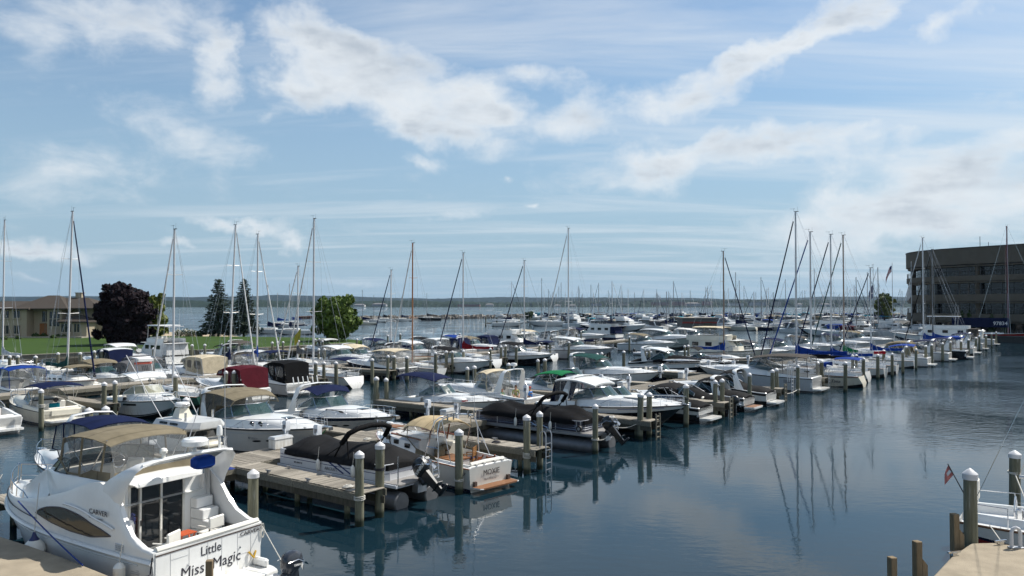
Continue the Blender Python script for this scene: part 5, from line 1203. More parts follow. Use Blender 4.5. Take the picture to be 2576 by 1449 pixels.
def deck_chair(label, x, y, rz, m, frame):
    t = thing('deck_chair', label, 'chair', L2W(CO, CR_, x, y, .92), CR_+rz, 'folding chairs in the cruiser cockpit')
    MB().box((0, 0, .44), (.46, .5, .05), 0, .02).build('seat', m, t); MB().box((-.24, 0, .74), (.07, .56, .34), 0, .03).build('backrest', m, t)
    for sx in (-.2, .2):
        for sy in (-.25, .25): MB().bar((sx, sy, 0), (sx, sy, .44), .03).build('leg', frame, t, 0)
    for sy in (-.25, .25): MB().bar((-.24, sy, .42), (-.24, sy, .9), .03).build('back_post', frame, t, 0); MB().box((0, sy, .64), (.4, .05, .03), 0, .01).build('armrest', m, t)
deck_chair('white folding chair near the port corner of the cruiser cockpit', .62, .95, .35, VINYLW, ALU); deck_chair('white deck chair beside the cruiser stairs', .95, -.70, .1, VINYLW, BLKPL)
ORG = mat('orange_plastic', (.55, .10, .03), .5)
t = thing('folding_stool', 'orange plastic folding stool in the cruiser cockpit', 'stool', L2W(CO, CR_, .95, .12, .92), CR_)
for k in range(5): MB().box((-.16+.08*k, 0, .60), (.07, .5, .025)).build('slat', ORG, t, 0)
for s in (-1, 1):
    for k in (-1, 1): MB().bar((.16*k, s*.2, 0), (-.16*k, s*.2, .58), .035).build('leg', ORG, t, 0)
t = thing('outboard_tender', 'white inflatable tender tied at the cruiser swim platform', 'dinghy', L2W(CO, CR_, -2.0, .40, 0), CR_+math.pi/2)
for s in (1, -1): MB().tube([(-1.3, s*.52, .32), (.6, s*.52, .34), (1.1, s*.4, .42), (1.35, s*.12, .5)], .2, 10).build('inflatable_tube', mat('hypalon_white', (.66, .67, .68), .5), t)
MB().box((-.1, 0, .2), (2.3, .8, .1)).build('floor', GREYW, t, 0); MB().box((-1.15, 0, .4), (.06, .8, .4)).build('transom', GREYW, t, 0); MB().tube([(-1.3, .74, .42), (.6, .74, .44), (1.2, .5, .55)], .03, 5).build('rub_strake', BLKPL, t)
ob_ = outboard(t, -1.2, 0, .62, 1.05, mat('charcoal_cowl', (.035, .04, .05), .25, coat=.4), .25, CHROME)
text('YAMAHA', .075, ob_, (-.12, .215, .2), (math.pi/2, .35, math.pi), WHITE, .002)

# ------------------------------------------------------------------ MOXIE, the picnic launch
def launch():
    a, p = 25.85, -20.75; O = (*W(a, p), 0); rz = HM-R(6)
    t = thing('picnic_launch', 'cream hulled wooden-trimmed launch with tan soft top and MOXIE on its transom', 'motor launch', O, rz)
    L, B = 7.9, 2.75
    h = Hull(L, B, 1.02, 1.55, .4, .07, .48, 2.1, .94, .90, .45, -.06, 1.9, .8); h.build(t, mat('gelcoat_ivory', (.70, .68, .62), .25, coat=.35, var=.04), BOTBLUE, rail=TEAKV, boot=NAVYH)
    h.topsides(MB(), 0, .12, .012, m=2).build('boot_top_blue', BOTBLUE, t)
    MB().loft([[(p_[0], p_[1], p_[2]) for p_ in (h.pt(tt, 1, s), h.pt(tt, 1, s, -.14))] for s in (1,) for tt in h.ts(20)], False).build('covering_board', WHITE, t); MB().loft([[(p_[0], p_[1], p_[2]) for p_ in (h.pt(tt, 1, -1, -.14), h.pt(tt, 1, -1))] for tt in h.ts(20)], False).build('covering_board', WHITE, t)
    # trunk cabin
    rings = []
    for i in range(12):
        f = i/11; x = lerp(3.5, 7.0, f); b = max(.15, h.half(x/L)-.30)*(1 if f < .7 else 1-.35*(f-.7)/.3); z = h.zs(x/L)-.02; k = .50*(1-.35*f) if f < .93 else .30
        half_ = [(x, b+.05, z), (x, b, z+k), (x, b-.10, z+k+.05), (x, b*.45, z+k+.11)]; rings.append(half_+[(q[0], -q[1], q[2]) for q in reversed(half_)])
    MB().loft(rings, False, True, True).build('trunk_cabin', WHITE, t, 40); h.deck(MB(), -.01, 12, .04, .44, 1.).build('deck', WHITE, t)
    MB().tube([(3.4, 1.02, 1.78), (5.6, .92, 1.82)], .05, 5).build('coaming_trim', TEAKV, t); MB().tube([(3.4, -1.02, 1.78), (5.6, -.92, 1.82)], .05, 5).build('coaming_trim', TEAKV, t)
    for s in (1, -1):
        for x in (4.2, 5.1, 5.9): MB().box((x, s*(h.half(x/L)-.25), h.zs(x/L)+.26), (.34, .06, .2), 0, .01).build('port_light', GLASSD, t)
        MB().tube([(4.6, s*.55, 1.98), (6.2, s*.5, 2.0)], .022, 5).build('grab_rail', TEAK, t)
    # cockpit
    rings = []
    for i in range(7):
        x = lerp(.1, 3.5, i/6); b = h.half(x/L); z = h.zs(x/L); half_ = [(x, b-.13, z), (x, b-.16, z+.09), (x, b-.24, z+.09), (x, b-.28, .42)]; rings.append(half_+[(q[0], -q[1], q[2]) for q in reversed(half_)])
    MB().loft(rings, False).build('cockpit', WHITE, t, 40); MB().box((1.75, 0, .41), (3.3, 2.1, .05)).build('cockpit_floor', TEAK, t, 0)
    MB().box((3.46, 0, 1.1), (.06, 2.1, 1.3)).build('cabin_bulkhead', WHITE, t, 0); MB().box((2.35, .1, .70), (1.35, 1.0, .58), 0, .03).build('engine_box', WHITE, t); MB().box((2.35, .1, 1.02), (1.4, 1.05, .06)).build('engine_hatch', TEAK, t, 0)
    MB().box((.1, 0, 1.0), (.14, 2.4, .12), 0, .02).build('transom_cap', WHITE, t); MB().tube([(.2, -1.0, 1.12), (.22, 0, 1.14), (.2, 1.0, 1.12)], .09, 6).build('seat_cushion', VINYLW, t)
    MB().box((3.15, -.55, 1.0), (.5, .75, 1.1), 0, .05).build('helm_console', CREAM, t); MB().box((3.0, -.1, 1.35), (.55, .45, .3), 0, .12).build('canvas_cover', CV['tan'], t); MB().box((2.95, .28, 1.05), (.5, .5, .85), 0, .15).build('seat_cover', CV['tan'], t)
    for y in (-.55, .05, .55): MB().bar((3.36, y, 1.65), (3.2, y, 2.35), .05).build('windscreen_post', TEAKV, t, 0)
    # soft top with clear curtains on a bent frame
    tan = CV['cream']; tan = canvas('canvas_sand', (.52, .41, .25)); st = [(4.85, .80, 2.30), (4.65, .95, 2.52), (4.2, 1.08, 2.68), (3.5, 1.14, 2.74), (2.8, 1.14, 2.70), (2.35, 1.1, 2.60)]
    top_sheet(MB(), st, .03, 11, .34).build('canvas_top', tan, t, 60)
    for s in (1, -1):
        e_ = [(x, s*w*.99, z-.34) for x, w, z in st]; lo = [(5.3, s*.85, 1.86), (4.9, s*.98, 1.84), (4.3, s*1.06, 1.80), (3.5, s*1.2, 1.42), (2.6, s*1.22, 1.25), (2.2, s*1.22, 1.2)]
        for (i, j) in ((0, 2), (2, 3), (3, 5)): MB().loft([e_[i:j+1], lo[i:j+1]], False).build('clear_panel', VINYL, t)
        MB().tube(lo, .03, 4).build('canvas_border', CV['tan'], t); MB().tube([e_[2], lo[2]], .025, 4).build('canvas_border', CV['tan'], t)
        MB().loft([[lo[3], lo[4], lo[5]], [(3.5, s*1.23, 1.2), (2.5, s*1.25, 1.1), (2.0, s*1.24, 1.06)]], False).build('canvas_skirt', CV['tan'], t)
    x0, w0, z0 = st[0]; MB().loft([[(x0, w0*a, z0-.34*abs(a)**2.6) for a in (1, .5, 0, -.5, -1)], [(5.35, .88*a, 1.88) for a in (1, .5, 0, -.5, -1)]], False).build('clear_panel', VINYL, t)
    # stainless radar hoop
    hp = MB()
    for (xb, xt) in ((2.85, 2.35), (1.95, 2.05)):
        P = [(xb, 1.22, 1.12), (lerp(xb, xt, .8), 1.2, 2.3), (xt, 1.08, 2.72), (xt, .8, 2.86), (xt, 0, 2.95)]; P += [(x, -y, z) for x, y, z in reversed(P[:-1])]; hp.tube(P, .03, 6)
    for s in (1, -1): hp.tube([(2.72, s*1.215, 1.6), (1.98, s*1.21, 1.6)], .022, 5); hp.tube([(2.35, s*.8, 2.86), (2.05, s*.8, 2.86)], .022, 5); hp.tube([(2.35, s*.3, 2.93), (2.05, s*.3, 2.93)], .022, 5); hp.tube([(1.2, s*1.18, 1.1), (2.05, s*.95, 2.82)], .018, 5)
    for y in (-.95, -.6, .3, .65): hp.lathe([(.035, 0), (.035, .3)], 6, (2.0, y, 2.75))
    hp.build('radar_hoop', CHROME, t); radar(t, 2.2, -.25, 3.45, .33); MB().lathe([(.03, 0), (.03, .35)], 6, (2.2, -.25, 2.92)).build('radar_post', ALU, t); text('marine', .13, t, (1.868, -.08, 3.5), TT, INKR, .004)
    whip(t, 2.4, 1.1, 2.2, 3.6, 0, .016); whip(t, 2.1, -1.1, 2.9, 4.2, .2, .016); whip(t, 2.2, .55, 2.9, .25)
    # swim platform, fittings, name
    P = [(-.62, -1.0), (-.55, -1.12), (-.06, -1.18), (-.06, 1.18), (-.55, 1.12), (-.62, 1.0)]; MB().loft([[(x, y, .20) for x, y in P], [(x, y, .26) for x, y in P]], True, True, True).build('swim_platform', TEAK, t, 0); MB().tube([(x*1.03, y*1.02, .23) for x, y in P], .03, 5).build('platform_edge', WHITE, t)
    for y in (-1.0, 1.0): MB().box((-.1, y, .36), (.12, .14, .2)).build('platform_bracket', BRONZEL, t, 0)
    text('MOXIE', .34, t, (-.075, 0, .62), TT, INK, 0, align='CENTER', sx=.95); text('TRAVERSE CITY', .115, t, (-.07, 0, .42), TT, INKG, .002, align='CENTER', sx=1.1)
    for k, y in enumerate((-.8, -.35, .3, .75)): MB().box((.1, y, 1.1), (.2, .06, .05)).build('cleat', CHROME, t, 0)
    bow_rail(h, t, .72, .985, .55, .08, 4, .016, False, .1, CHROME); MB().box((6.9, 0, 2.05), (.4, .2, .15), 0, .04).build('anchor_windlass', WHITE, t); MB().box((6.5, 0, 1.96), (.7, .6, .05)).build('deck_hatch', TEAK, t, 0)
    CHO = L2W(O, rz, 1.35, .42, .43)
    c = thing('wooden_armchair', 'slatted wooden armchair with striped cushion in the launch cockpit', 'chair', L2W(O, rz, 2.05, -.75, .43), rz+.5)
    WD = mat('honey_wood', (.33, .15, .04), .45, var=.2)
    for sx in (-.22, .22):
        for sy in (-.24, .24): MB().bar((sx, sy, 0), (sx, sy, 1.02 if sx < 0 else .66), .045).build('leg', WD, c, 0)
    MB().box((0, 0, .44), (.48, .5, .05)).build('seat', WD, c, 0); MB().box((0, 0, .49), (.42, .44, .05), 0, .015).build('cushion', mat('striped_cushion', (.04, .05, .16), .8), c)
    for k in range(5): MB().box((-.22, 0, .62+.085*k), (.03, .44, .06)).build('slat', WD, c, 0)
    for sy in (-.26, .26): MB().box((0, sy, .68), (.5, .06, .03)).build('armrest', WD, c, 0)
    for k, (x, y, a_) in enumerate(((1.15, -.35, .3), (.85, -.75, -.1))):
        c = thing('folding_chair', ['red-brown folding chair amidships in the launch cockpit', 'red-brown folding chair nearest the launch transom'][k], 'chair', L2W(O, rz, x, y, .43), rz+a_, 'folded wooden chairs in the launch')
        for sy in (-.22, .22): MB().bar((.25, sy, 0), (-.18, sy, .78), .05).build('leg', TEAKV, c, 0); MB().bar((-.22, sy, 0), (.16, sy, .5), .05).build('leg', TEAKV, c, 0)
        MB().box((0, 0, .42), (.4, .46, .03)).build('seat', TEAKV, c, 0); MB().box((-.12, 0, .66), (.03, .46, .12)).build('backrest', TEAKV, c, 0)
launch()

# ------------------------------------------------------------------ pontoon boats under covers
TUBEM = mat('pontoon_tube_dull', (.20, .20, .205), .5, metal=.5, var=.15)
def pontoon(label, a, p, rz, L, B, panel, trim, covm, stripe, tubes=ALU, txt=None, motor=True, tilt=.9, boot='black', wrinkle=.05):
    O = (*W(a, p), 0); DZP = .26; O = (O[0], O[1], DZP); root = thing('pontoon_boat', label, 'pontoon boat', O, rz); t = root
    for y in (-B*.34, B*.34): MB().lathe([(.02, -.02), (.36, 0), (.40, .05), (.40, L-1.1), (.30, L-.5), (.07, L-.1)], 14, (.1, y, .22-DZP), 'x').build('pontoon_tube', TUBEM, t)
    MB().box((L/2+.05, 0, .62), (L, B, .14), 0, .02).build('deck_edge', trim, t); MB().box((L/2, 0, .70), (L-.1, B-.1, .03)).build('deck', mat('deck_vinyl_grey', (.26, .25, .24), .8), t, 0)
    x0, x1 = .75, L-.05; r = .32; hb = B/2-.06
    per = [(x1-r, hb), (x1-r*.3, hb-r*.3*.3), (x1, hb-r), (x1, -hb+r), (x1-r*.3, -hb+r*.09), (x1-r, -hb)]
    port = [(x0+r, hb)]+[(lerp(x0+r, x1-r, k/5), hb) for k in range(1, 6)]
    loop = [(x0, 0), (x0, hb-r), (x0+r*.3, hb-r*.1)]+port+[(x1-r*.25, hb-r*.08), (x1, hb-r), (x1, 0), (x1, -hb+r), (x1-r*.25, -hb+r*.08)]+[(x, -y) for x, y in reversed(port)]+[(x0+r*.3, -hb+r*.1), (x0, -hb+r), (x0, 0)]
    for q0, q1 in zip(loop[:-1], loop[1:]): MB().bar((*q0, 1.02), (*q1, 1.02), .035, .60).build('fence_panel', panel, t, 0)
    o = MB()
    for z in (.73, 1.33): o.tube([(x, y, z) for x, y in loop], .028, 5)
    for q in loop[1:-1]: o.bar((*q, .72), (*q, 1.33), .05)
    o.build('fence_frame', trim, t)
    for z in stripe[1]: MB().tube([(x+(.02 if x > L/2 else -.02)*(abs(y) < hb-.1), y+.022*(1 if y > 0 else -1), z) for x, y in loop], .013, 4).build('fence_stripe', stripe[0], t)
    for s in (1, -1): MB().tube([(L*.42, s*(hb+.03), .76), (L*.50, s*(hb+.03), 1.0), (L*.60, s*(hb+.03), 1.3)], .03, 4).build('swoosh', stripe[0], t); MB().tube([(L*.35, s*(hb+.03), .76), (L*.43, s*(hb+.03), 1.0), (L*.53, s*(hb+.03), 1.3)], .03, 4).build('swoosh', stripe[0], t)
    rings = []; n = 22
    for i in range(n):
        f = i/(n-1); x = lerp(x0-.06, x1+.06, f); e = min(1., min(f, 1-f)/.10); b = (hb+.06)*(.80+.20*math.sin(e*math.pi/2)); pk = 1.36+ (.46+.10*math.sin(f*8.0)+.06*math.sin(f*17))*math.sin(min(1, min(f, 1-f)/.22)*math.pi/2)
        ring = []
        for k in range(13):
            q = -1+2*k/12; z = lerp(1.34, pk, (1-abs(q)**1.7)); z += wrinkle*math.sin(q*7+f*13)*(1-abs(q))*.9
            ring.append((x, b*q, z))
        ring = [(x, -b-.015, 1.13+.02*math.sin(f*31))]+ring+[(x, b+.015, 1.13+.02*math.sin(f*29))]; rings.append(ring)
    o = MB(); o.loft(rings, False, True, True); o.build('fitted_cover', covm, t, 60)
    if boot:
        bm_ = CV[boot]; P = [(L*.50, hb, 1.36), (L*.50-.45, hb+.02, 1.95), (L*.50-.8, hb-.05, 2.38), (L*.50-.85, hb*.6, 2.52), (L*.50-.85, 0, 2.58)]; P += [(x, -y, z) for x, y, z in reversed(P[:-1])]
        MB().tube(P[1:-1], .11, 7).build('folded_bimini', bm_, t, 60); o = MB(); o.tube(P[:3], .035, 5); o.tube(list(reversed(P))[:3], .035, 5)
        for s in (1, -1): o.tube([(L*.50-.85, s*hb, 1.36), (L*.50-.72, s*(hb-.02), 2.2)], .025, 5); o.tube([(L*.50+.5, s*hb, 1.36), (L*.50-.3, s*(hb), 1.8)], .02, 5)
        o.build('bimini_frame', bm_, t)
    MB().box((.36, 0, .66), (.7, B*.9, .10), 0, .02).build('stern_deck', mat('deck_vinyl_grey', (.3, .3, .3), .8), t)
    lad = MB()
    for y in (-.55, -.2): lad.tube([(.02, y-.3, .72), (.02, y-.3, 1.25), (-.2, y-.3, 1.3), (-.28, y-.3, .75)], .022, 5)
    for z in (.85, 1.0, 1.15): lad.tube([(-.26, -.85, z), (-.26, -.5, z)], .02, 5)
    lad.build('boarding_ladder', CHROME, t)
    if motor:
        ob = outboard(t, -.12, .0, .80, 1.25, BLKPL, tilt, CHROME); MB().box((.0, 0, .45), (.3, .5, .4)).build('motor_mount', ALU, t, 0)
        if txt: text(txt[2], .15, ob, (-.50, -.215, .06), TSTB, WHITE, .003, shear=.2); text('C 150', .12, ob, (-.57, .1, .24), (math.pi/2, 0, -math.pi/2), WHITE, .003); text(txt[2], .15, ob, (.0, .215, .06), TPORT, WHITE, .003, shear=.2)
    fender(t, L*.62, hb+.12, .95, .5, .09); fender(t, L*.33, hb+.12, .95, .5, .09)
    if txt: text(txt[0], .17, t, (L*.58, hb+.03, .80), TPORT, INKG, .003, shear=.2); text(txt[1], .10, t, (L*.85, hb+.03, .84), TPORT, INK, .002)
    o = MB(); o.lathe([(.17, -.06), (.17, .06)], 14, (.85, hb+.1, .95), 'y'); w = o.build('trailer_bumper', RUBBER, t); MB().lathe([(.08, -.07), (.08, .075)], 10, (.85, hb+.1, .95), 'y').build('hub', ALU, w)
    MB().tube([(.1, hb-.1, .72), (.1, hb-.1, 1.75)], .025, 5).build('ski_pole', CHROME, t)
    return t
PANELW = mat('pontoon_panel_white', (.66, .67, .69), .35, coat=.2, var=.04)
PANELN = mat('pontoon_panel_navy', (.014, .017, .04), .3, coat=.2)
pontoon('white pontoon boat under a black fitted cover beside the nearest finger dock', 22.1, -21.3, HM+R(1), 7.2, 2.5, PANELW, PANELW, CV['charcoal'], (INKB, (1.0, 1.12)), txt=('AIRCRAFT', 'MC 8904 TX', 'EVINRUDE'))
pontoon('dark navy pontoon boat with silver tubes under a wrinkled black cover', 36.5, -21.3, HM, 8.2, 2.6, PANELN, ALU, CV['black'], (CHROME, (.86, .96, 1.06)), txt=('', 'MC 8697', ''), tilt=.75, boot='black', wrinkle=.13)
def at(a, p, z=0.): return (*W(a, p), z)
CR = 'cruisers moored in the marina'; SB = 'sailing boats moored in the marina'
# ================================================================== other boat kinds
def flybridge(name, label, loc, rz, L=10.5, B=3.6, hull=None, house=None, lower=None, bottom=None, aft='white', hardtop=True, tops=None, pilot=False, cat='motor yacht', group=None, win=None, top_cvs='cream', stripe=None):
    t = thing(name, label, cat, loc, rz, group); hull = hull or WHITE; house = house or WHITE; win = win or GLASSD
    h = Hull(L, B, .115*L, .165*L+.15, .5, .09, .45, 2.1, .95, .88, .6); h.build(t, hull, bottom or BOTTOM, lower, .5, stripe, (.66, .8)); h.deck(MB(), .0, 14, .05).build('deck', WHITE, t)
    z0 = h.zs(.35); hb = h.half(.4)-.28; x0, x1 = L*.12, L*.62; zt = z0+1.55
    def house_ring(z, ins, xa, xb): return [(xa, hb-ins, z), (xb-.5, hb-ins, z), (xb, hb*.6-ins, z), (xb, -hb*.6+ins, z), (xb-.5, -hb+ins, z), (xa, -hb+ins, z)]
    o = MB(); o.loft([house_ring(z0-.2, 0, x0, x1+.55), house_ring(z0+.75, .04, x0, x1+.4), house_ring(zt, .12, x0, x1-.35)], True, False, True); o.build('deckhouse', house, t, 30)
    for s in (1, -1):
        for k in range(3): xa = lerp(x0+.5, x1-1.6, k/2.2); MB().box((xa+.45, s*(hb-.045), z0+1.05), (.9, .05, .52), 0, .02).build('window', win, t)
    for y in (-hb*.32, hb*.32): o = MB(); o.sheet([(x1+.36, y-hb*.27, z0+.84), (x1+.36, y+hb*.27, z0+.84), (x1-.26, y+hb*.25, zt-.12), (x1-.26, y-hb*.25, zt-.12)], .04); o.build('windscreen', GLASS, t, 0)
    o = MB(); rings = []
    for (x, w) in ((x0-.3, hb+.02), (x1-1.6, hb+.02), (x1-.9, hb*.85), (x1-.5, hb*.5)): rings.append([(x, w, zt), (x, w-.04, zt+.62), (x, w-.12, zt+.62), (x, w-.12, zt+.06), (x, -w+.12, zt+.06), (x, -w+.12, zt+.62), (x, -w+.04, zt+.62), (x, -w, zt)])
    o.loft(rings, False, False, True); o.build('flybridge', house, t, 30); MB().box((L*.4, 0, zt+.03), (L*.5, hb*1.9, .06)).build('flybridge_deck', NONSKID, t, 0)
    seat_block(t, L*.40, -.4, zt+.06); seat_block(t, L*.40, .5, zt+.06); MB().box((x1-1.35, 0, zt+.4), (.4, hb*1.4, .7), 0, .08).build('helm_console', house, t)
    if hardtop:
        zz = zt+2.25; P = [(L*.2, hb-.1), (L*.2+.3, hb), (x1-1.4, hb-.05), (x1-.9, hb*.5), (x1-.9, -hb*.5), (x1-1.4, -hb+.05), (L*.2+.3, -hb), (L*.2, -hb+.1)]
        MB().loft([[(x, y, zz) for x, y in P], [(x*.99+.05, y*.96, zz+.12) for x, y in P]], True, True, True).build('hardtop', tops or WHITE, t)
        o = MB()
        for s in (1, -1):
            for x in (L*.24, x1-1.5): o.tube([(x, s*(hb-.1), zt+.6), (x-.1, s*(hb-.12), zz)], .028, 5)
        o.build('hardtop_post', WHITE, t)
        whip(t, L*.24, hb-.1, zz, 2.6, -.2, .02); whip(t, L*.24, -hb+.1, zz, 2.2, -.2, .02)
    else:
        zz = zt+1.85; top_sheet(MB(), [(L*.16, hb*.95, zz-.05), (L*.25, hb, zz), (L*.42, hb, zz), (L*.5, hb*.9, zz-.1)], .06, 9, .12).build('canvas_top', CV[top_cvs], t, 50)
        for s in (1, -1): MB().loft([[(L*.16, s*hb*.95, zz-.17), (L*.3, s*hb, zz-.12), (L*.5, s*hb*.9, zz-.22)], [(L*.16, s*(hb-.02), zt+.6), (L*.3, s*(hb-.02), zt+.6), (L*.55, s*(hb*.85), zt+.6)]], False).build('clear_panel', VINYL, t); MB().tube([(L*.3, s*hb, zz-.12), (L*.3, s*hb, zt+.6)], .03, 4).build('canvas_strip', CV[top_cvs], t)
    if aft:
        P = [(-.05, hb-.05), (x0+.1, hb+.0)]; 
        for s in (1, -1): MB().sheet([(.15, s*(hb-.02), z0+.1), (x0, s*(hb), z0+.1), (x0, s*hb, zt+.1), (.35, s*(hb-.12), zt+.0)], .03).build('aft_curtain', CV[aft], t, 0)
        MB().sheet([(.12, -hb+.05, z0+.1), (.12, hb-.05, z0+.1), (.33, hb-.15, zt), (.33, -hb+.15, zt)], .03).build('aft_curtain', CV[aft], t, 0)
        MB().box((x0*.5+.1, 0, zt+.02), (x0+.3, hb*1.9, .06)).build('aft_awning', CV[aft], t, 0)
    bow_rail(h, t, .45, .985, .62, .08, 7, .018); MB().box((-.4, 0, .34), (.8, 2*h.half(0)-.3, .1), 0, .03).build('swim_platform', WHITE, t)
    return t, h
def hardtop_fisher(label, loc, rz, L=8.6, B=3.0):
    t, h = cruiser('fishing_boat', label, 'fishing boat', loc, rz, L, B, top='hard', arch=False, enc=None, cvs='white', tw=.62, ports=0, top_h=1.25, ta=.28, th=.42, glass=glassy('yellowed_vinyl', (.40, .40, .30), .6, .2), lower=None, bottom=BOTTOM, platform=False, wl=WHITE)
    z = h.fs+1.42+.045*L+.27; o = MB(); 
    for s in (1, -1): o.tube([(L*.33, s*.95, z), (L*.36, s*.7, z+1.0)], .03, 5); o.tube([(L*.55, s*.95, z), (L*.44, s*.7, z+1.0)], .03, 5); o.tube([(L*.36, s*.7, z+1.0), (L*.44, s*.7, z+1.0)], .03, 5)
    o.tube([(L*.36, -.7, z+1.0), (L*.36, .7, z+1.0)], .03, 5); o.build('tower_frame', CHROME, t); MB().box((L*.42, 0, z+.85), (.5, 1.1, .25), 0, .05).build('tower_console', WHITE, t); MB().tube([(L*.4, -.6, z+.6), (L*.4, .6, z+.6)], .09, 6).build('tower_cushion', mat('red_cushion', (.5, .08, .05), .6), t)
    o = MB()
    for k in range(4): o.tube([(L*.27, .5+.13*k, z-.05), (L*.25, .5+.13*k, z+.32)], .03, 5)
    o.build('rod_holders', BLKPL, t)
    h.topsides(MB(), .72, .84, .016, .42, .62, m=2).build('side_window', GLASSD, t); return t
def workboat(label, loc, rz, L=7.2, B=2.5):
    t = thing('aluminium_workboat', label, 'workboat', loc, rz); h = Hull(L, B, .95, 1.35, .35, .08, .5, 2.3, .96, .92, .4); h.build(t, ALUP, BOTTOM); h.deck(MB(), .0, 14, .03).build('deck', ALUP, t)
    x0, x1, hb, z0, zt = L*.40, L*.68, 1.0, .85, 2.15
    o = MB(); o.loft([[(x0, hb, z0), (x1+.1, hb, z0), (x1+.35, hb*.7, z0), (x1+.35, -hb*.7, z0), (x1+.1, -hb, z0), (x0, -hb, z0)], [(x0, hb, z0+.75), (x1+.15, hb, z0+.75), (x1+.4, hb*.7, z0+.75), (x1+.4, -hb*.7, z0+.75), (x1+.15, -hb, z0+.75), (x0, -hb, z0+.75)], [(x0, hb*.9, zt), (x1+.35, hb*.9, zt), (x1+.7, hb*.62, zt), (x1+.7, -hb*.62, zt), (x1+.35, -hb*.9, zt), (x0, -hb*.9, zt)]], True, True, True); o.build('pilothouse', ALUP, t, 25)
    for s in (1, -1):
        for (xa, xb) in ((x0+.15, x0+.95), (x0+1.1, x1+.18)): MB().sheet([(xa, s*(hb+.0), z0+.85), (xb, s*(hb+.0), z0+.85), (xb+.12, s*(hb*.915), zt-.12), (xa+.02, s*(hb*.915), zt-.12)], .05).build('window', GLASSD, t, 0)
        MB().sheet([(x1+.22, s*hb*.96, z0+.85), (x1+.44, s*hb*.70, z0+.85), (x1+.66, s*hb*.64, zt-.12), (x1+.42, s*hb*.87, zt-.12)], .05).build('window', GLASSD, t, 0)
    MB().sheet([(x1+.43, -.62, z0+.85), (x1+.43, .62, z0+.85), (x1+.68, .56, zt-.12), (x1+.68, -.56, zt-.12)], .06).build('windscreen', GLASSD, t, 0)
    P = [(x0-.35, hb*1.02), (x1+.5, hb*1.02), (x1+.95, hb*.6), (x1+.95, -hb*.6), (x1+.5, -hb*1.02), (x0-.35, -hb*1.02)]
    MB().loft([[(x, y, zt) for x, y in P], [(x, y, zt+.06) for x, y in P], [(x*.98+.06, y*.82, zt+.30) for x, y in P]], True, True, True).build('roof', ALUP, t, 25)
    for s in (1, -1):
        for x in (x0+.25, x0+1.1): MB().box((x+.2, s*hb*.95, zt+.17), (.62, .05, .13), 0, .02).build('roof_window', GLASSD, t)
    MB().tube([(x0+.5, -.6, zt+.36), (x0+1.4, -.6, zt+.36)], .025, 5).build('roof_rail', CHROME, t); o = MB(); o.loft([[(x0+.2, .4, zt+.25), (x0+.8, .4, zt+.25), (x0+.8, -.4, zt+.25), (x0+.2, -.4, zt+.25)], [(x0+.25, .22, zt+.75), (x0+.6, .22, zt+.75), (x0+.6, -.22, zt+.75), (x0+.25, -.22, zt+.75)]], True, True, True); o.build('radar_stand', CREAM, t); radar(t, x0+.45, 0, zt+.82, .34); text('GARMIN', .11, t, (x0+.80, -.22, zt+.87), (math.pi/2, 0, math.pi/2), INKG, .003)
    for s in (1, -1): MB().tube([(x0+.3, s*.9, zt+.3), (x0-2.6, s*1.1, zt+3.2)], .022, 5).build('outrigger', MASTW, t); o = MB(); o.lathe([(.05, 0), (.05, .4)], 6, (x1, s*.7, zt+.3)); o.build('lamp', CHROME, t)
    MB().box((L*.82, 0, 1.42), (.7, .9, .3), 0, .12).build('deck_box', CREAM, t); bow_rail(h, t, .68, .985, .5, .07, 4, .02, False); outboard(t, -.1, 0, .75, 1.1, WHITE); MB().box((L*.2, 0, 1.05), (1.2, 1.4, .25), 0, .05).build('engine_box', ALUP, t)
    return t
# ================================================================== channel side of the nearest pier
t, h = cruiser('sport_cruiser', 'white sport cruiser with black lower hull, bow towards the channel, navy aft canvas', 'cruiser', at(43.4, -29.9), HP-R(1), 10.2, 3.15, lower=BLACKH, lw=.74, fs=1.3, fb=1.85, top='hard', cvs='navy', enc='clear', aftc=True, arch='fwd', ports=0, tw=.52, top_h=.95, group=CR)
MB().box((7.0, 0, h.zs(.7)+.50), (1.5, 1.3, .07), -.0, .03).build('sun_pad', VINYLW, t); ellipse_on(h, .45, .51, .52, .06, 1, CHROME, t, .02); MB().tube([h.pt(tt, .9, -1, .05+.05*math.sin(tt*9)) for tt in (.62, .7, .8, .9)], .016, 4).build('dock_line', ROPEB, t)
cruiser('covered_cruiser', 'grey-white cruiser, bow out, half hidden behind the black-bottomed sport cruiser', 'cruiser', at(46.6, -30.4), HP, 9.2, 2.7, lower=BLACKH, lw=.40, top=None, arch=False, cover='black', ports=2, group=CR, hull=GREYW)
t, h = cruiser('covered_runabout', 'runabout under tall black cover with white swim platform between two pilings', 'runabout', at(49.2, -21.0), HM, 8.2, 2.6, lower=BLACKH, lw=.6, top='bimini', cvs='charcoal', arch=False, cover='black', ports=0, rail=False, top_h=.75, ta=.2, group=CR)
cruiser('black_bowrider', 'all black covered bowrider with a black outboard beside the fourth finger dock', 'bowrider', at(53.2, -20.9), HM, 7.6, 2.35, hull=BLACKH, top=None, arch=False, cover='black', bowcover='black', ports=0, out=1, platform=False, rail=False, group=CR)
cruiser('covered_runabout', 'black covered runabout with teak topped swim platform', 'runabout', at(56.4, -20.7), HM, 8.0, 2.45, lower=BLACKH, lw=.5, top='bimini', cvs='black', arch='fwd', cover='charcoal', ports=0, rail=False, platm=TEAK, top_h=.7, ta=.22, wstripe=(.84, .9, NAVYH), group=CR)
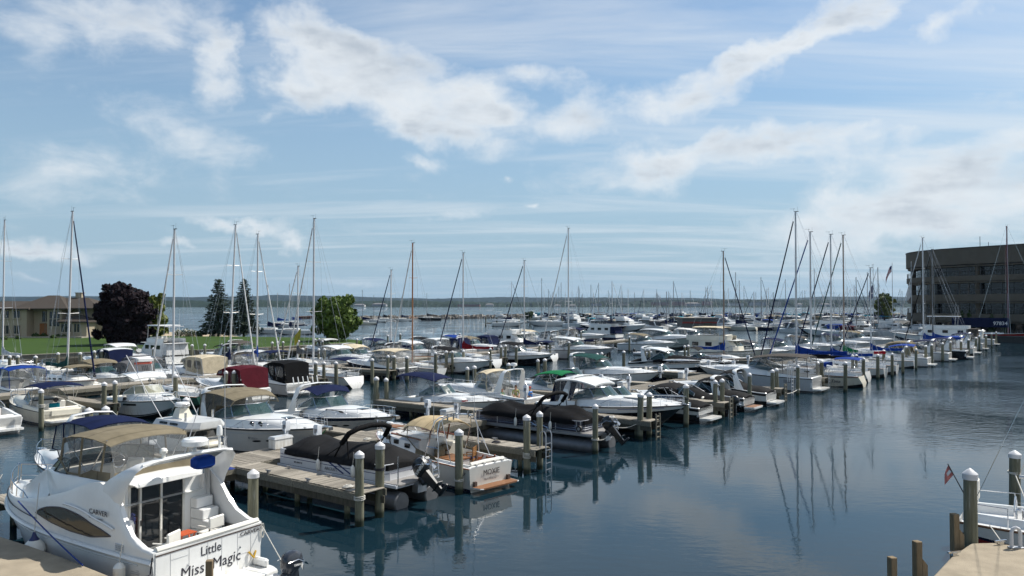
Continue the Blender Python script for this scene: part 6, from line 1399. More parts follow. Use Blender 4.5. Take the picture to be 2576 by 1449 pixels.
cruiser('covered_runabout', 'black covered runabout with white wakeboard arch and bare white platform', 'runabout', at(60.4, -20.4), HM, 8.4, 2.6, lower=BLACKH, lw=.42, top='bimini', cvs='charcoal', arch='fwd', cover='charcoal', ports=0, rail=False, top_h=.9, ta=.3, group=CR)
t, h = cruiser('grey_cruiser', 'pale grey cruiser with long taupe canvas, stern to the channel', 'cruiser', at(72.4, -20.3), HM, 11.4, 3.4, hull=GREYW, deckm=WHITE, top='bimini', cvs='taupe', arch=False, ports=0, top_h=1.15, ta=.04, enc='clear', group=CR)
for k in range(3): h.topsides(MB(), .62+.08*k, .65+.08*k, .016, .13, .22, m=1).build('vent_slat', BLKPL, t)
t, h = sailboat('sailing_yacht', 'cream sloop with blue bimini, long blue sail cover and the tallest mast', at(79.0, -17.8), HM, 10.2, 3.1, CREAM, BOTTOM, None, NAVYH, 17.2, MASTW, 'blue', 'navy', None, 'blue', 'blue', mx=.62, boomlen=.48, boomz=3.1, rev=.3, group=SB)
text('Cheap Time', .42, t, (3.9, h.pt(.35, .5)[1]+.16, .42), TPORT, INK, .004, shear=.3)
for y in (-1, 1): MB().lathe([(.2, -.01), (.2, .01)], 14, (4.15, y*.72, 2.15), 'x').build('dodger_window', FLAGW, t)
sailboat('sailing_yacht', 'white sloop with black sail cover beside the tallest mast', at(84.6, -18.6), HM, 10.4, 3.2, WHITE, BOTBLUE, None, NAVYH, 15.6, MASTW, 'black', 'blue', mx=.55, boomlen=.46, group=SB, rev=.2)
t, h = sailboat('sailing_yacht', 'white sloop with ALLEGRO lettered on its blue sail cover', at(91.2, -18.4), HM, 9.8, 3.1, WHITE, BOTTOM, NAVYH, None, 15.8, MASTW, 'blue', 'navy', mx=.57, boomlen=.45, group=SB)
text('ALLEGRO', .42, t, (4.5, .18, h.zs(.5)+1.25), TPORT, FLAGW, .006)
sailboat('sailing_yacht', 'white sloop with green, white and red sail cover', at(96.6, -18.3), HM, 9.8, 3.1, WHITE, BOTTOM, None, GREENH, 16.1, mat('mast_bronze', (.30, .22, .17), .4, metal=.5), 'kelly', 'dgreen', mx=.58, covers3=('kelly', 'white', 'red'), boomlen=.47, group=SB)
sailboat('sailing_yacht', 'small white sloop, blue sail cover, in front of the brown awning cruiser', at(106.8, -18.2), HM, 9.0, 2.9, WHITE, BOTTOM, None, None, 12.6, MASTW, 'blue', 'navy', group=SB)
cruiser('cruiser', 'white cruiser with blue bimini and platform, stern between channel pilings', 'cruiser', at(110.6, -17.2), HM, 9.6, 3.1, top='bimini', cvs='blue', arch=False, ports=1, group=CR, top_h=.9)
cruiser('cruiser', 'white arch cruiser with tan-brown canvas behind the green-white-red sail cover', 'cruiser', at(116.5, -18.5), HM, 9.8, 3.2, top='full', cvs='tan', arch=True, enc='camper', ports=1, group=CR)
cruiser('cruiser', 'white arch cruiser with navy canvas and long windscreen near channel pilings', 'cruiser', at(122.8, -16.5), HM, 10, 3.2, top='bimini', cvs='navy', arch=True, enc='clear', ports=1, group=CR)
cruiser('cruiser', 'black hulled express cruiser with white platform near the building', 'cruiser', at(129.6, -15.2), HM, 10.5, 3.3, hull=BLACKH, deckm=WHITE, top='bimini', cvs='navy', arch=True, enc='clear', ports=1, group=CR)
sailboat('sailing_yacht', 'white sloop with blue sail cover and tall white mast before the office', at(138.4, -15.4), HM, 11.5, 3.5, WHITE, BOTTOM, None, None, 18.6, MASTW, 'blue', 'white', mx=.60, boomlen=.46, group=SB)
sailboat('sailing_yacht', 'sloop with a black mast before the office building', at(149, -16.5), HM, 10.5, 3.3, WHITE, BOTTOM, None, NAVYH, 17.4, MASTB, 'blue', 'black', mx=.58, group=SB)
flybridge('motor_yacht', 'big white express yacht with taupe aft canvas below the office', at(165, -17.5), HM, 15, 4.4, hardtop=True, aft='taupe', group=CR, lower=NAVYH)
cruiser('cruiser', 'white cruiser with blue cooler, third from the end of the outer row', 'cruiser', at(142.5, -15.6), HM, 9.5, 3.1, top='bimini', cvs='blue', arch=True, ports=1, group=CR)
cruiser('cruiser', 'white cruiser, second from the end of the outer row', 'cruiser', at(157, -16), HM, 10, 3.2, top='full', cvs='navy', arch=True, enc='clear', ports=1, group=CR)
cruiser('cruiser', 'white cruiser, farthest boat of the outer row', 'cruiser', at(176, -16), HM, 10, 3.2, top='bimini', cvs='white', arch=True, ports=1, group=CR)
t, h = sailboat('racing_yacht', 'long red hulled racing yacht with 97834 on its navy boom cover', (101.5, 170, 0), math.atan2(-.45, 1)+.1, 15.5, 4.2, REDH, BOTTOM, FLAGW, None, 25, mat('mast_dark_red', (.16, .02, .025), .35), None, None, cabin=False, boomlen=.0, mx=.42, boomz=3.2, rigr=.02, mastr=.16, group=SB)
MB().box((1.2, 0, 4.0), (11, .5, 2.1), 0, .12).build('boom_cover', CV['navy'], t); text('97834', 1.1, t, (3.6, -.26, 3.5), TSTB, FLAGW, .02)
# ================================================================== inner side of the nearest pier
t, h = cruiser('cuddy_cruiser', 'navy-hulled cuddy with tall navy canopy, bow left, behind the big cruiser', 'cruiser', at(15.3, -31.2), HM, 7.4, 2.6, lower=NAVYH, lw=.62, top='full', cvs='navy', enc='smoke', arch='fwd', ports=0, top_h=1.65, tw=.56, ta=.0, group=CR)
ellipse_on(h, .66, .80, .86, .07, 1, mat('brown_glass', (.05, .035, .03), .15), t, .015); ellipse_on(h, .70, .76, .45, .09, 1, GLASSD, t, .02, frame=CHROME)
workboat('grey aluminium pilothouse workboat with GARMIN radar behind the big cruiser', at(19.9, -38.0), HP+R(2), 6.6, 2.2)
t, h = cruiser('express_cruiser', 'white and grey express cruiser with tan canvas, bow over the near walkway', 'cruiser', at(25.3, -41.3), HP, 10.6, 3.35, top='full', cvs='tan', enc='clear', aftc=True, arch=True, ports=0, tw=.50, group=CR, hull=mat('gelcoat_silver', (.58, .565, .53), .25, coat=.3, var=.04), top_h=1.1, stripe=GREYW)
for s in (1, -1):
    for k in range(2): x = 6.1+.62*k; MB().lathe([(.17, -.02), (.17, .02)], 14, (x, s*(h.half(x/10.6)-.31), h.zs(x/10.6)+.22), 'y').build('porthole', GLASSD, t)
    for k in range(2): ellipse_on(h, .60+.09*k, .66+.09*k, .52, .04, s, GLASSD, t, .012)
text('MC 3559 TY', .16, t, (6.1, -h.pt(.58, .62)[1]-.06, h.pt(.58, .62)[2]), TSTB, INKG, .002)
t, h = cruiser('express_cruiser', 'white express cruiser with navy bimini and rod holders, next to the tan-topped one', 'cruiser', at(30.9, -41.2), HP-R(1), 9.7, 3.2, top='bimini', cvs='navy', arch='fwd', archm=WHITE, ports=0, tw=.52, group=CR, rods=True, wstripe=(.86, .96, NAVYH), hull=mat('gelcoat_putty', (.60, .58, .54), .25, coat=.3), ta=.30)
for s in (1, -1):
    for k in range(3): ellipse_on(h, .52+.085*k, .57+.085*k, .62, .04, s, GLASSD, t, .012)
MB().loft([[(5.0, -1.13, 1.72), (6.4, -1.05, 1.70)], [(5.0, -1.15, 1.60), (6.6, -1.07, 1.6)]], False).build('side_window', GLASSD, t)
t, h = cruiser('cuddy_cruiser', 'white cruiser with navy bottom half and raised navy bimini, bow right', 'cruiser', at(40.7, -40.6), HP+R(1), 8.9, 2.75, lower=NAVYH, lw=.48, top='bimini', cvs='navy', arch=False, ports=0, tw=.50, top_h=1.15, ta=.02, group=CR)
for s in (1, -1): ellipse_on(h, .45, .51, .30, .09, s, GLASSD, t, .02, frame=CHROME)
text('MC 5420 ST', .2, t, (5.0, -h.pt(.56, .72)[1]-.06, h.pt(.56, .66)[2]), TSTB, INKB, .003)
t, h = cruiser('fishing_cruiser', 'white fishing cruiser with cream hardtop and three people in its open cockpit', 'fishing boat', at(45.6, -32.4), HM, 9.6, 3.1, top='bimini', cvs='cream', enc='clear', arch=True, ports=0, tw=.56, top_h=1.1, ta=.36, group=CR, dome=True)
cruiser('cuddy_cruiser', 'white cuddy with dark red stripe and bright green bimini', 'runabout', at(52.0, -33.0), HM, 8.2, 2.6, lower=mat('gelcoat_maroon', (.05, .008, .012), .15, coat=.5), lw=.7, top='bimini', cvs='kelly', arch=False, ports=0, tw=.50, top_h=.85, ta=.08, group=CR, flag=True)
cruiser('cuddy_cruiser', 'white cuddy with black tonneau before the green-topped arch cruiser', 'cruiser', at(58.0, -41.4), HP, 9.2, 2.8, top=None, arch=False, cover='black', ports=1, portm=CHROME, group=CR)
cruiser('express_cruiser', 'white cruiser with dark green canvas and swept back arch, bow right', 'cruiser', at(64.4, -42.6), HP, 10.8, 3.3, top='full', cvs='dgreen', enc='clear', arch=True, ports=1, tw=.52, group=CR)
cruiser('bowrider', 'small open white bowrider with navy hull and twin blue windscreens', 'bowrider', at(73.6, -39.2), HP, 6.8, 2.4, lower=NAVYH, lw=.6, top=None, arch=False, ports=0, rail=False, group=CR, th=.2, wsh=.5)
cruiser('hardtop_cruiser', 'black covered cruiser with white hardtop and small charcoal bimini', 'cruiser', at(80.6, -43.2), HP, 10.6, 3.2, lower=BLACKH, lw=.6, top='hard', arch=True, cover='black', ports=0, top_h=.95, group=CR, tw=.5, bowcover='black')
cruiser('tower_boat', 'ski boat under black cover with raised charcoal bimini', 'runabout', at(87.4, -41.5), HP, 8.0, 2.6, hull=BLACKH, top='bimini', cvs='charcoal', arch=False, cover='black', bowcover='charcoal', ports=0, rail=False, top_h=1.2, ta=.3, group=CR)
sailboat('sailing_yacht', 'sloop with brown mast and blue sail cover left of the cream trawler', at(93.5, -43.5), HP, 10, 3.1, NAVYH, BOTTOM, None, FLAGW, 14.6, MATS['mast_bronze'], 'blue', 'navy', mx=.6, group=SB)
flybridge('trawler_yacht', 'cream flybridge trawler with long sand coloured awning', at(100.2, -46), HP, 12.5, 4.0, hull=CREAM, house=CREAM, hardtop=False, aft=None, cat='trawler', group=CR, top_cvs='cream')
cruiser('cruiser', 'grey canvas arch cruiser directly right of the cream trawler', 'cruiser', at(108.5, -43.5), HP, 9.6, 3.1, top='full', cvs='grey', enc='smoke', arch=True, ports=1, group=CR)
cruiser('cruiser', 'white cruiser with navy canopy left of the tallest mast', 'cruiser', at(117, -42), HP, 9.4, 3.1, top='full', cvs='navy', enc='clear', arch=True, ports=1, group=CR)
cruiser('cruiser', 'white arch cruiser with tan-brown awning behind the blue sail covers', 'cruiser', at(128, -42), HP, 9.6, 3.1, top='bimini', cvs='taupe', enc='clear', arch=True, ports=1, group=CR)
cruiser('cruiser', 'white cruiser with navy top in the gap below the office corner', 'cruiser', at(140, -40), HP, 9.8, 3.2, top='bimini', cvs='navy', enc='clear', arch=True, ports=1, group=CR)
cruiser('cruiser', 'long white cruiser with tan bimini, farthest on the inner side of the pier', 'cruiser', at(152, -40), HP, 11, 3.4, top='bimini', cvs='tan', enc='clear', arch=True, ports=1, group=CR)
# ================================================================== near side of the second pier
cruiser('cruiser', 'white stern of a cruiser cut off by the left picture edge', 'cruiser', at(18.6, -53.0), HM, 8.2, 2.9, top=None, arch=False, ports=0, group=CR)
t, h = cruiser('day_cruiser', 'older white day cruiser with navy bimini and teal seats, stern facing', 'cruiser', at(22.9, -54.2), HM, 8.0, 2.95, hull=CREAM, deckm=CREAM, top='bimini', cvs='navy', arch=False, ports=0, tw=.56, top_h=.98, ta=.04, stripe=None, wstripe=(.05, .12, NAVYH), group=CR)
seat_block(t, 2.1, -.1, .42, CV['teal'], 1, .7); text('Px', .55, t, (-.02, -.75, .42), TT, INKB, .004, shear=.35); MB().box((-.03, -.1, .78), (.06, 1.9, .34), 0, .02).build('transom_locker', CREAM, t)
hardtop_fisher('white hardtop fishing boat with tower, bow pointing right', at(28.6, -58.3), HP-R(3))
t, h = sailboat('sailing_yacht', 'green hulled sloop with white cabin, stern facing the near fairway', at(33.0, -53.9), HM, 8.8, 2.8, GREENH, BOTTOM, None, None, 13.9, MASTW, None, 'white', mx=.58, group=SB)
cruiser('express_cruiser', 'white cruiser with maroon canvas enclosure', 'cruiser', at(37.3, -54.0), HM, 8.8, 2.95, top='full', cvs='maroon', enc='camper', arch=False, ports=1, top_h=1.1, ta=.05, group=CR, tw=.5)
cruiser('express_cruiser', 'silver-grey cruiser with black canopy and dark side curtains', 'cruiser', at(42.4, -55.3), HM, 8.8, 2.9, hull=GREYW, top='full', cvs='black', enc='camper', arch=False, ports=1, top_h=1.2, ta=.04, group=CR, tw=.48)
t, h = sailboat('sailing_yacht', 'white sloop with scooped sugar-scoop stern and purple-blue bimini', at(49.2, -55.6), HM, 10.6, 3.4, WHITE, BOTTOM, None, None, 16.4, MASTW, None, 'white', mx=.60, rev=.4, bimini='navy', group=SB)
mb = MB(); mb.loft([[(7.6+.25*i, .55+.06*math.sin(i*1.7), 5.5-.18*i), (7.65+.22*i, .55+.06*math.sin(i*1.7+.5), 4.55-.2*i)] for i in range(5)], False); mb.build('signal_flag', mat('flag_yellow_green', (.50, .38, .02), .8, col2=(.10, .16, .02), nscale=2.5), t)
text('Traverse City, MI', .16, t, (.06, 0, .42), TT, INK, .002, align='CENTER')
t, h = cruiser('downeast_cruiser', 'navy hulled lobster-style cruiser with clear enclosure and name on its stern', 'cruiser', at(58.7, -58.2), HM, 10.2, 3.2, hull=NAVYH, deckm=WHITE, top='full', cvs='cream', enc='clear', arch=False, ports=3, top_h=1.15, ta=.06, group=CR, rail=True, platform=False)
text('Second Ride', .36, t, (-.02, 0, .55), TT, FLAGW, .006, align='CENTER', shear=.3)
sailboat('sailing_yacht', 'small white sloop with varnished orange wooden mast', at(63.4, -57.8), HM, 8.0, 2.5, WHITE, BOTTOM, None, None, 14.9, MASTWOOD, None, 'white', mx=.56, group=SB)
cruiser('express_cruiser', 'white express cruiser with black canopy and white arch, bow right', 'cruiser', at(67.8, -64.2), HP, 9.8, 3.1, top='full', cvs='black', enc='clear', arch=True, ports=1, group=CR, dome=True)
sailboat('sailing_yacht', 'white sloop with long dark red sail cover', at(76.2, -60.0), HM, 10.2, 3.2, WHITE, BOTTOM, None, NAVYH, 14.6, MASTW, 'dred', 'navy', mx=.56, boomlen=.50, rev=.2, group=SB)
cruiser('express_cruiser', 'white cruiser with black lower hull and small black canopy, bow right', 'cruiser', at(82.4, -65.4), HP, 9.6, 3.1, lower=BLACKH, lw=.6, top='full', cvs='black', enc='clear', arch=True, ports=0, group=CR)
sailboat('sailing_yacht', 'white sloop with navy sail cover, navy bimini and round white stern', at(89.6, -60.4), HM, 10.2, 3.2, WHITE, BOTTOM, None, None, 14.2, MASTW, 'navy', 'navy', mx=.52, boomlen=.46, bimini='navy', rev=.25, group=SB)
cruiser('express_cruiser', 'large pale grey express cruiser with white hardtop, bow right', 'cruiser', at(95.3, -65.6), HP, 11.4, 3.5, hull=GREYW, top='hard', enc='clear', arch=True, ports=1, group=CR)
cruiser('fishing_boat', 'white centre console with twin black outboards', 'fishing boat', at(102.4, -59.5), HM, 8.4, 2.7, top='full', cvs='black', enc='clear', arch=False, ports=0, out=2, platform=False, group=CR)
sailboat('sailing_yacht', 'white sloop with navy sail cover and very tall white mast mid harbour', at(99.6, -58.6), HM, 11, 3.4, WHITE, BOTTOM, None, None, 19.6, MASTW, 'navy', 'white', mx=.55, group=SB)
cruiser('express_cruiser', 'white cruiser with tan-brown top left of the long green-grey cruiser', 'cruiser', at(118.5, -66), HP, 10.5, 3.3, top='full', cvs='tan', enc='clear', arch=True, ports=1, group=CR)
cruiser('express_cruiser', 'long green-grey hulled express cruiser, bow right, mid harbour', 'cruiser', at(128.5, -69), HP, 14, 4.0, hull=mat('gelcoat_sage', (.40, .46, .43), .25, coat=.3), deckm=WHITE, top='hard', enc='clear', arch=False, ports=0, group=CR, fs=1.5, fb=2.3, stripe=NAVYH, sw=(.3, .34))
cruiser('express_cruiser', 'black hulled white-decked cruiser, bow right, behind the green-grey one', 'cruiser', at(141, -68), HP, 12.5, 3.7, hull=BLACKH, deckm=WHITE, top='bimini', cvs='white', enc='clear', arch=True, ports=0, group=CR)
t = thing('inflatable_dinghy', 'small white inflatable dinghy tied among the pilings mid harbour', 'dinghy', at(108.4, -57.9), HP)
for s in (1, -1): MB().tube([(0, s*.6, .3), (2.2, s*.6, .32), (2.9, s*.3, .5), (3.05, 0, .55)], .22, 8).build('inflatable_tube', MATS['hypalon_white'], t)
MB().box((1.2, 0, .2), (2.4, .9, .1)).build('floor', GREYW, t, 0); outboard(t, 0, 0, .6, .8)
# ================================================================== far side of the second pier, sea wall row
cruiser('cruiser', 'white cruiser with royal blue bimini and white arch at the left edge', 'cruiser', at(26.3, -68.6), HM, 9.2, 3.1, top='bimini', cvs='blue', arch=True, ports=2, top_h=1.0, ta=.05, group=CR, enc='clear')
sailboat('sailing_yacht', 'white sloop with dark green sail cover and navy furled jib, left', at(31.0, -78.4), HP, 10.6, 3.2, WHITE, BOTTOM, None, None, 16.2, MASTW, 'dgreen', 'navy', mx=.50, rake=-.1, lean=.25, group=SB)
cruiser('cruiser', 'white cruiser with grey-tan camper canvas behind the royal blue bimini', 'cruiser', at(34.6, -77.6), HP, 8.6, 3.0, top='full', cvs='tan', enc='camper', arch=False, ports=1, group=CR)
cruiser('cruiser', 'white cruiser with grey canvas hood, bow right', 'cruiser', at(38.2, -76.6), HP, 9.4, 3.1, top='full', cvs='grey', enc='smoke', arch=False, ports=1, top_h=1.05, group=CR)
cruiser('cruiser', 'cruiser wholly enclosed in tan camper canvas', 'cruiser', at(43.0, -69.0), HM, 8.8, 3.1, top='full', cvs='cream', enc='camper', arch=False, ports=1, top_h=1.1, ta=.02, group=CR)
t, h = sailboat('sailing_yacht', 'white sloop with short navy sail cover in front of the left spruce', at(46.2, -77.4), HP, 10.2, 3.2, WHITE, BOTTOM, None, None, 16.2, MASTW, 'navy', 'white', mx=.56, lean=.6, group=SB)
sailboat('sailing_yacht', 'white sloop with bright blue triangular sail cover near the lawn', at(50.6, -79.0), HP, 10, 3.1, WHITE, BOTBLUE, None, None, 15.6, MASTW, 'blue', 'white', mx=.57, group=SB)
sailboat('sailing_yacht', 'white sloop with grey boom and no cover by the lawn end', at(57.4, -69.8), HM, 9.6, 3.0, WHITE, BOTTOM, None, None, 12.4, MASTW, 'grey', 'white', group=SB)
cruiser('hardtop_cruiser', 'white express cruiser with white hardtop just below the willow', 'cruiser', at(63.4, -78.6), HP, 10, 3.2, top='hard', enc='clear', arch=False, ports=1, group=CR, top_h=.9)
cruiser('cruiser', 'white cruiser with black canopy and white arch right of the willow', 'cruiser', at(70.5, -71.0), HM, 9.4, 3.1, top='full', cvs='black', enc='clear', arch=True, ports=1, group=CR)
sailboat('sailing_yacht', 'sloop with bare grey mast beside the wooden mast', at(74.0, -71.5), HM, 9.4, 3.0, WHITE, BOTTOM, None, None, 12.6, MASTW, 'navy', 'navy', group=SB)
cruiser('cruiser', 'white cruiser with navy and white canopy, leftmost beyond the willow', 'cruiser', at(79.5, -89), HP, 9.6, 3.1, top='full', cvs='navy', enc='clear', arch=True, ports=1, group=CR)
cruiser('cruiser', 'white cruiser with black rear curtain beyond the willow, second', 'cruiser', at(86.5, -86), HP, 9.6, 3.1, top='full', cvs='black', enc='clear', arch=True, ports=1, group=CR)
cruiser('cruiser', 'white cruiser under a shrink-white cover beyond the willow, third', 'cruiser', at(92.5, -82), HP, 10, 3.2, top='full', cvs='tan', enc='clear', arch=True, ports=1, cover='white', group=CR)
flybridge('motor_yacht', 'white flybridge boat with boxy clear enclosure and slanting white tarpaulin', at(104, -84), HP, 11.5, 3.8, hardtop=True, aft='white', group=CR)
cruiser('cruiser', 'white hardtop pilothouse behind the dark red sail cover', 'cruiser', at(82.5, -73.5), HM, 9.6, 3.2, top='hard', arch=False, enc='smoke', ports=1, group=CR, top_h=1.2)
cruiser('cruiser', 'white cruiser with navy arched canopy behind the dark red sail cover', 'cruiser', at(89.5, -75.5), HM, 9.4, 3.1, top='full', cvs='navy', enc='camper', arch=True, ports=1, group=CR)
cruiser('cruiser', 'white cruiser with navy camper top mid harbour, left of the tall navy jib', 'cruiser', at(98.5, -77), HM, 9.8, 3.2, top='full', cvs='navy', enc='camper', arch=False, ports=1, group=CR)
cruiser('cruiser', 'white hardtop express with long windscreen mid harbour', 'cruiser', at(110.5, -78), HM, 10.5, 3.3, top='hard', enc='clear', arch=True, ports=1, group=CR)
cruiser('cruiser', 'white cruiser with black bimini in the middle of the harbour', 'cruiser', at(120, -79), HM, 10, 3.2, top='full', cvs='black', enc='clear', arch=True, ports=1, group=CR)
cruiser('cruiser', 'white arch cruiser behind the green-grey cruiser', 'cruiser', at(131, -82), HM, 10.5, 3.3, top='full', cvs='taupe', enc='clear', arch=True, ports=1, group=CR)
flybridge('motor_yacht', 'white boat with navy flybridge canvas and navy dinghy mid harbour', at(150, -84), HM, 12, 3.9, hardtop=False, aft='navy', top_cvs='navy', lower=NAVYH, group=CR)
# more boats that fill the left basins
cruiser('cruiser', 'white cruiser with teal and navy canvas, leftmost behind the older day cruiser', 'cruiser', at(20.5, -68.8), HM, 8.8, 3.0, top='full', cvs='navy', enc='clear', arch=True, ports=1, group=CR)
cruiser('cruiser', 'low white runabout between the hardtop fishing boat and the green sloop', 'runabout', at(31.2, -69.2), HM, 7.6, 2.6, top='bimini', cvs='tan', arch=False, ports=1, group=CR)
cruiser('cruiser', 'white cruiser with cream camper top behind the green sloop', 'cruiser', at(36.2, -69.0), HM, 8.4, 2.9, top='full', cvs='grey', enc='camper', arch=False, ports=1, group=CR)
cruiser('cruiser', 'white arch cruiser with taupe top behind the maroon canvas cruiser', 'cruiser', at(48.0, -70.0), HM, 9.2, 3.0, top='full', cvs='taupe', enc='clear', arch=True, ports=1, group=CR)
cruiser('cruiser', 'white cuddy with navy top behind the silver-grey cruiser', 'cruiser', at(53.0, -71.0), HM, 8.8, 3.0, top='bimini', cvs='navy', arch=False, ports=1, group=CR)
cruiser('cruiser', 'cream cruiser with tan top behind the navy lobster-style boat', 'cruiser', at(66.5, -78.5), HP, 9.2, 3.0, hull=CREAM, top='full', cvs='cream', enc='clear', arch=True, ports=1, group=CR)
cruiser('cruiser', 'white cruiser with black bimini next to the willow roots', 'cruiser', at(58.0, -88.0), HM, 8.6, 2.9, top='bimini', cvs='black', arch=True, ports=1, group=CR)
cruiser('cruiser', 'white cruiser with white hardtop left of the dark red sail cover', 'cruiser', at(77.5, -79.5), HP, 9.4, 3.1, top='hard', enc='clear', arch=True, ports=1, group=CR)
cruiser('cruiser', 'white cruiser with navy top and blue stripe beyond the dark red sail cover', 'cruiser', at(96.0, -88.0), HP, 9.6, 3.1, top='full', cvs='blue', enc='clear', arch=True, ports=1, stripe=NAVYH, group=CR)
cruiser('cruiser', 'white express cruiser second from the boxy flybridge boat', 'cruiser', at(112.0, -90.0), HP, 10.5, 3.3, top='hard', enc='clear', arch=True, ports=1, group=CR)
cruiser('cruiser', 'white express cruiser with cream top beyond the boxy flybridge boat', 'cruiser', at(122.0, -92.0), HP, 10.5, 3.3, top='full', cvs='cream', enc='clear', arch=True, ports=1, group=CR)
cruiser('cruiser', 'white cruiser with navy top at the far end of the second pier', 'cruiser', at(140.0, -92.0), HP, 10.5, 3.3, top='full', cvs='navy', enc='camper', arch=True, ports=1, group=CR)
# sea wall row
sailboat('sailing_yacht', 'sloop with long white sail cover at the left edge below the house', at(34.8, -92.5), HM, 10.4, 3.2, WHITE, BOTTOM, None, None, 17.4, MASTW, 'white', None, mx=.55, boomlen=.5, group=SB)
cruiser('bowrider', 'low open boat with navy hull and blue chair near the left sea wall', 'bowrider', at(36.8, -88), HM, 7.5, 2.6, lower=NAVYH, lw=.7, top=None, arch=False, ports=0, group=CR)
cruiser('cabin_boat', 'old white cabin boat with navy enclosed rear below the house', 'cruiser', at(44.0, -89.5), HM, 9.6, 3.1, hull=CREAM, top='hard', enc='camper', cvs='navy', arch=False, ports=0, top_h=.95, ta=.06, tw=.5, group=CR)
cruiser('hardtop_cruiser', 'white express cruiser with white hardtop and radar, in front of the purple maple', 'cruiser', at(48.0, -101.2), HP, 10.2, 3.3, top='hard', enc='clear', arch=False, ports=0, top_h=1.05, group=CR, tw=.5)
flybridge('motor_yacht', 'tall white flybridge yacht with white aft enclosure beside the lawn', at(53.6, -94.6), HM, 10.4, 3.7, aft='white', group=CR, stripe=NAVYH)
cruiser('express_cruiser', 'white cruiser with taupe canvas and white arch along the lawn', 'cruiser', at(63.2, -98.4), HP, 9.4, 3.1, top='full', cvs='taupe', enc='smoke', arch=True, ports=1, group=CR)
cruiser('hardtop_cruiser', 'white open hardtop boat with outboards near the tip of the lawn', 'fishing boat', at(77.6, -92), HM, 8.4, 2.8, top='hard', arch=False, ports=0, out=2, outm=WHITE, platform=False, group=CR)

# ================================================================== moored and distant boats
MASTG = mat('mast_grey', (.22, .22, .23), .4, metal=.4)
def far_sail(label, u, v, L, rz, mast, hull, cover, group, name='sailing_boat', jib=None):
    mastm = MASTG if (int(u*7)) % 3 else MASTW
    X, Y = up(u, v); t = thing(name, label, 'sailboat', (X-math.cos(rz)*L/2, Y-math.sin(rz)*L/2, 0), rz, group)
    h = Hull(L, L*.31, .1*L, .13*L, .4, .12, .45, 1.9, .72, .8, .25, .2, 1.9, .8, .3); o = MB(); h.topsides(o, n=10, m=2); h.transom(o); o.build('hull', hull, t); h.bottom(MB(), 10).build('bottom', BOTTOM, t); h.deck(MB(), 0, 8).build('deck', WHITE, t)
    z = h.zs(.5); MB().box((L*.52, 0, z+.2), (L*.4, L*.17, .5), 0, .15).build('coachroof', WHITE, t); MB().box((L*.5, 0, z+.25), (L*.3, L*.172, .16)).build('port_lights', GLASSD, t, 0)
    mo = MB().tube([(L*.57, 0, z), (L*.57, 0, mast)], .12, 6, .09).build('mast', mastm, t)
    MB().tube([(L*.56, -.9, mast*.55), (L*.57, 0, mast*.55-.05), (L*.56, .9, mast*.55)], .03, 4).build('spreader', MASTW, mo); MB().tube([(L*.56, 0, z+1.1), (L*.12, 0, z+1.2)], .05, 5).build('boom', MASTW, t)
    o = MB()
    for q in ((L*.98, 0, h.zs(.98)), (.1, 0, h.zs(0))): o.tube([q, (L*.57, 0, mast-.1)], .014, 3)
    for s in (1, -1): o.tube([(L*.55, s*L*.145, z), (L*.56, s*.9, mast*.55), (L*.57, 0, mast-.1)], .014, 3)
    o.build('standing_rigging', CHROME, t)
    if cover: o = MB(); o.loft([[(lerp(L*.58, L*.14, f), .14*math.sin(q), z+1.15+(1.0*(1-f)**2+.2)*math.cos(q)*(1 if math.cos(q) > 0 else .3)) for q in [k*math.pi/4 for k in range(8)]] for f in (0, .08, .25, .5, .8, 1)], True, True, True); o.build('sail_cover', CV[cover], t, 60)
    if jib: MB().tube([(L*.97, 0, h.zs(.97)+.5), (L*.6, 0, mast*.95)], .09, 5, .05).build('furled_jib', CV[jib], t)
    return t
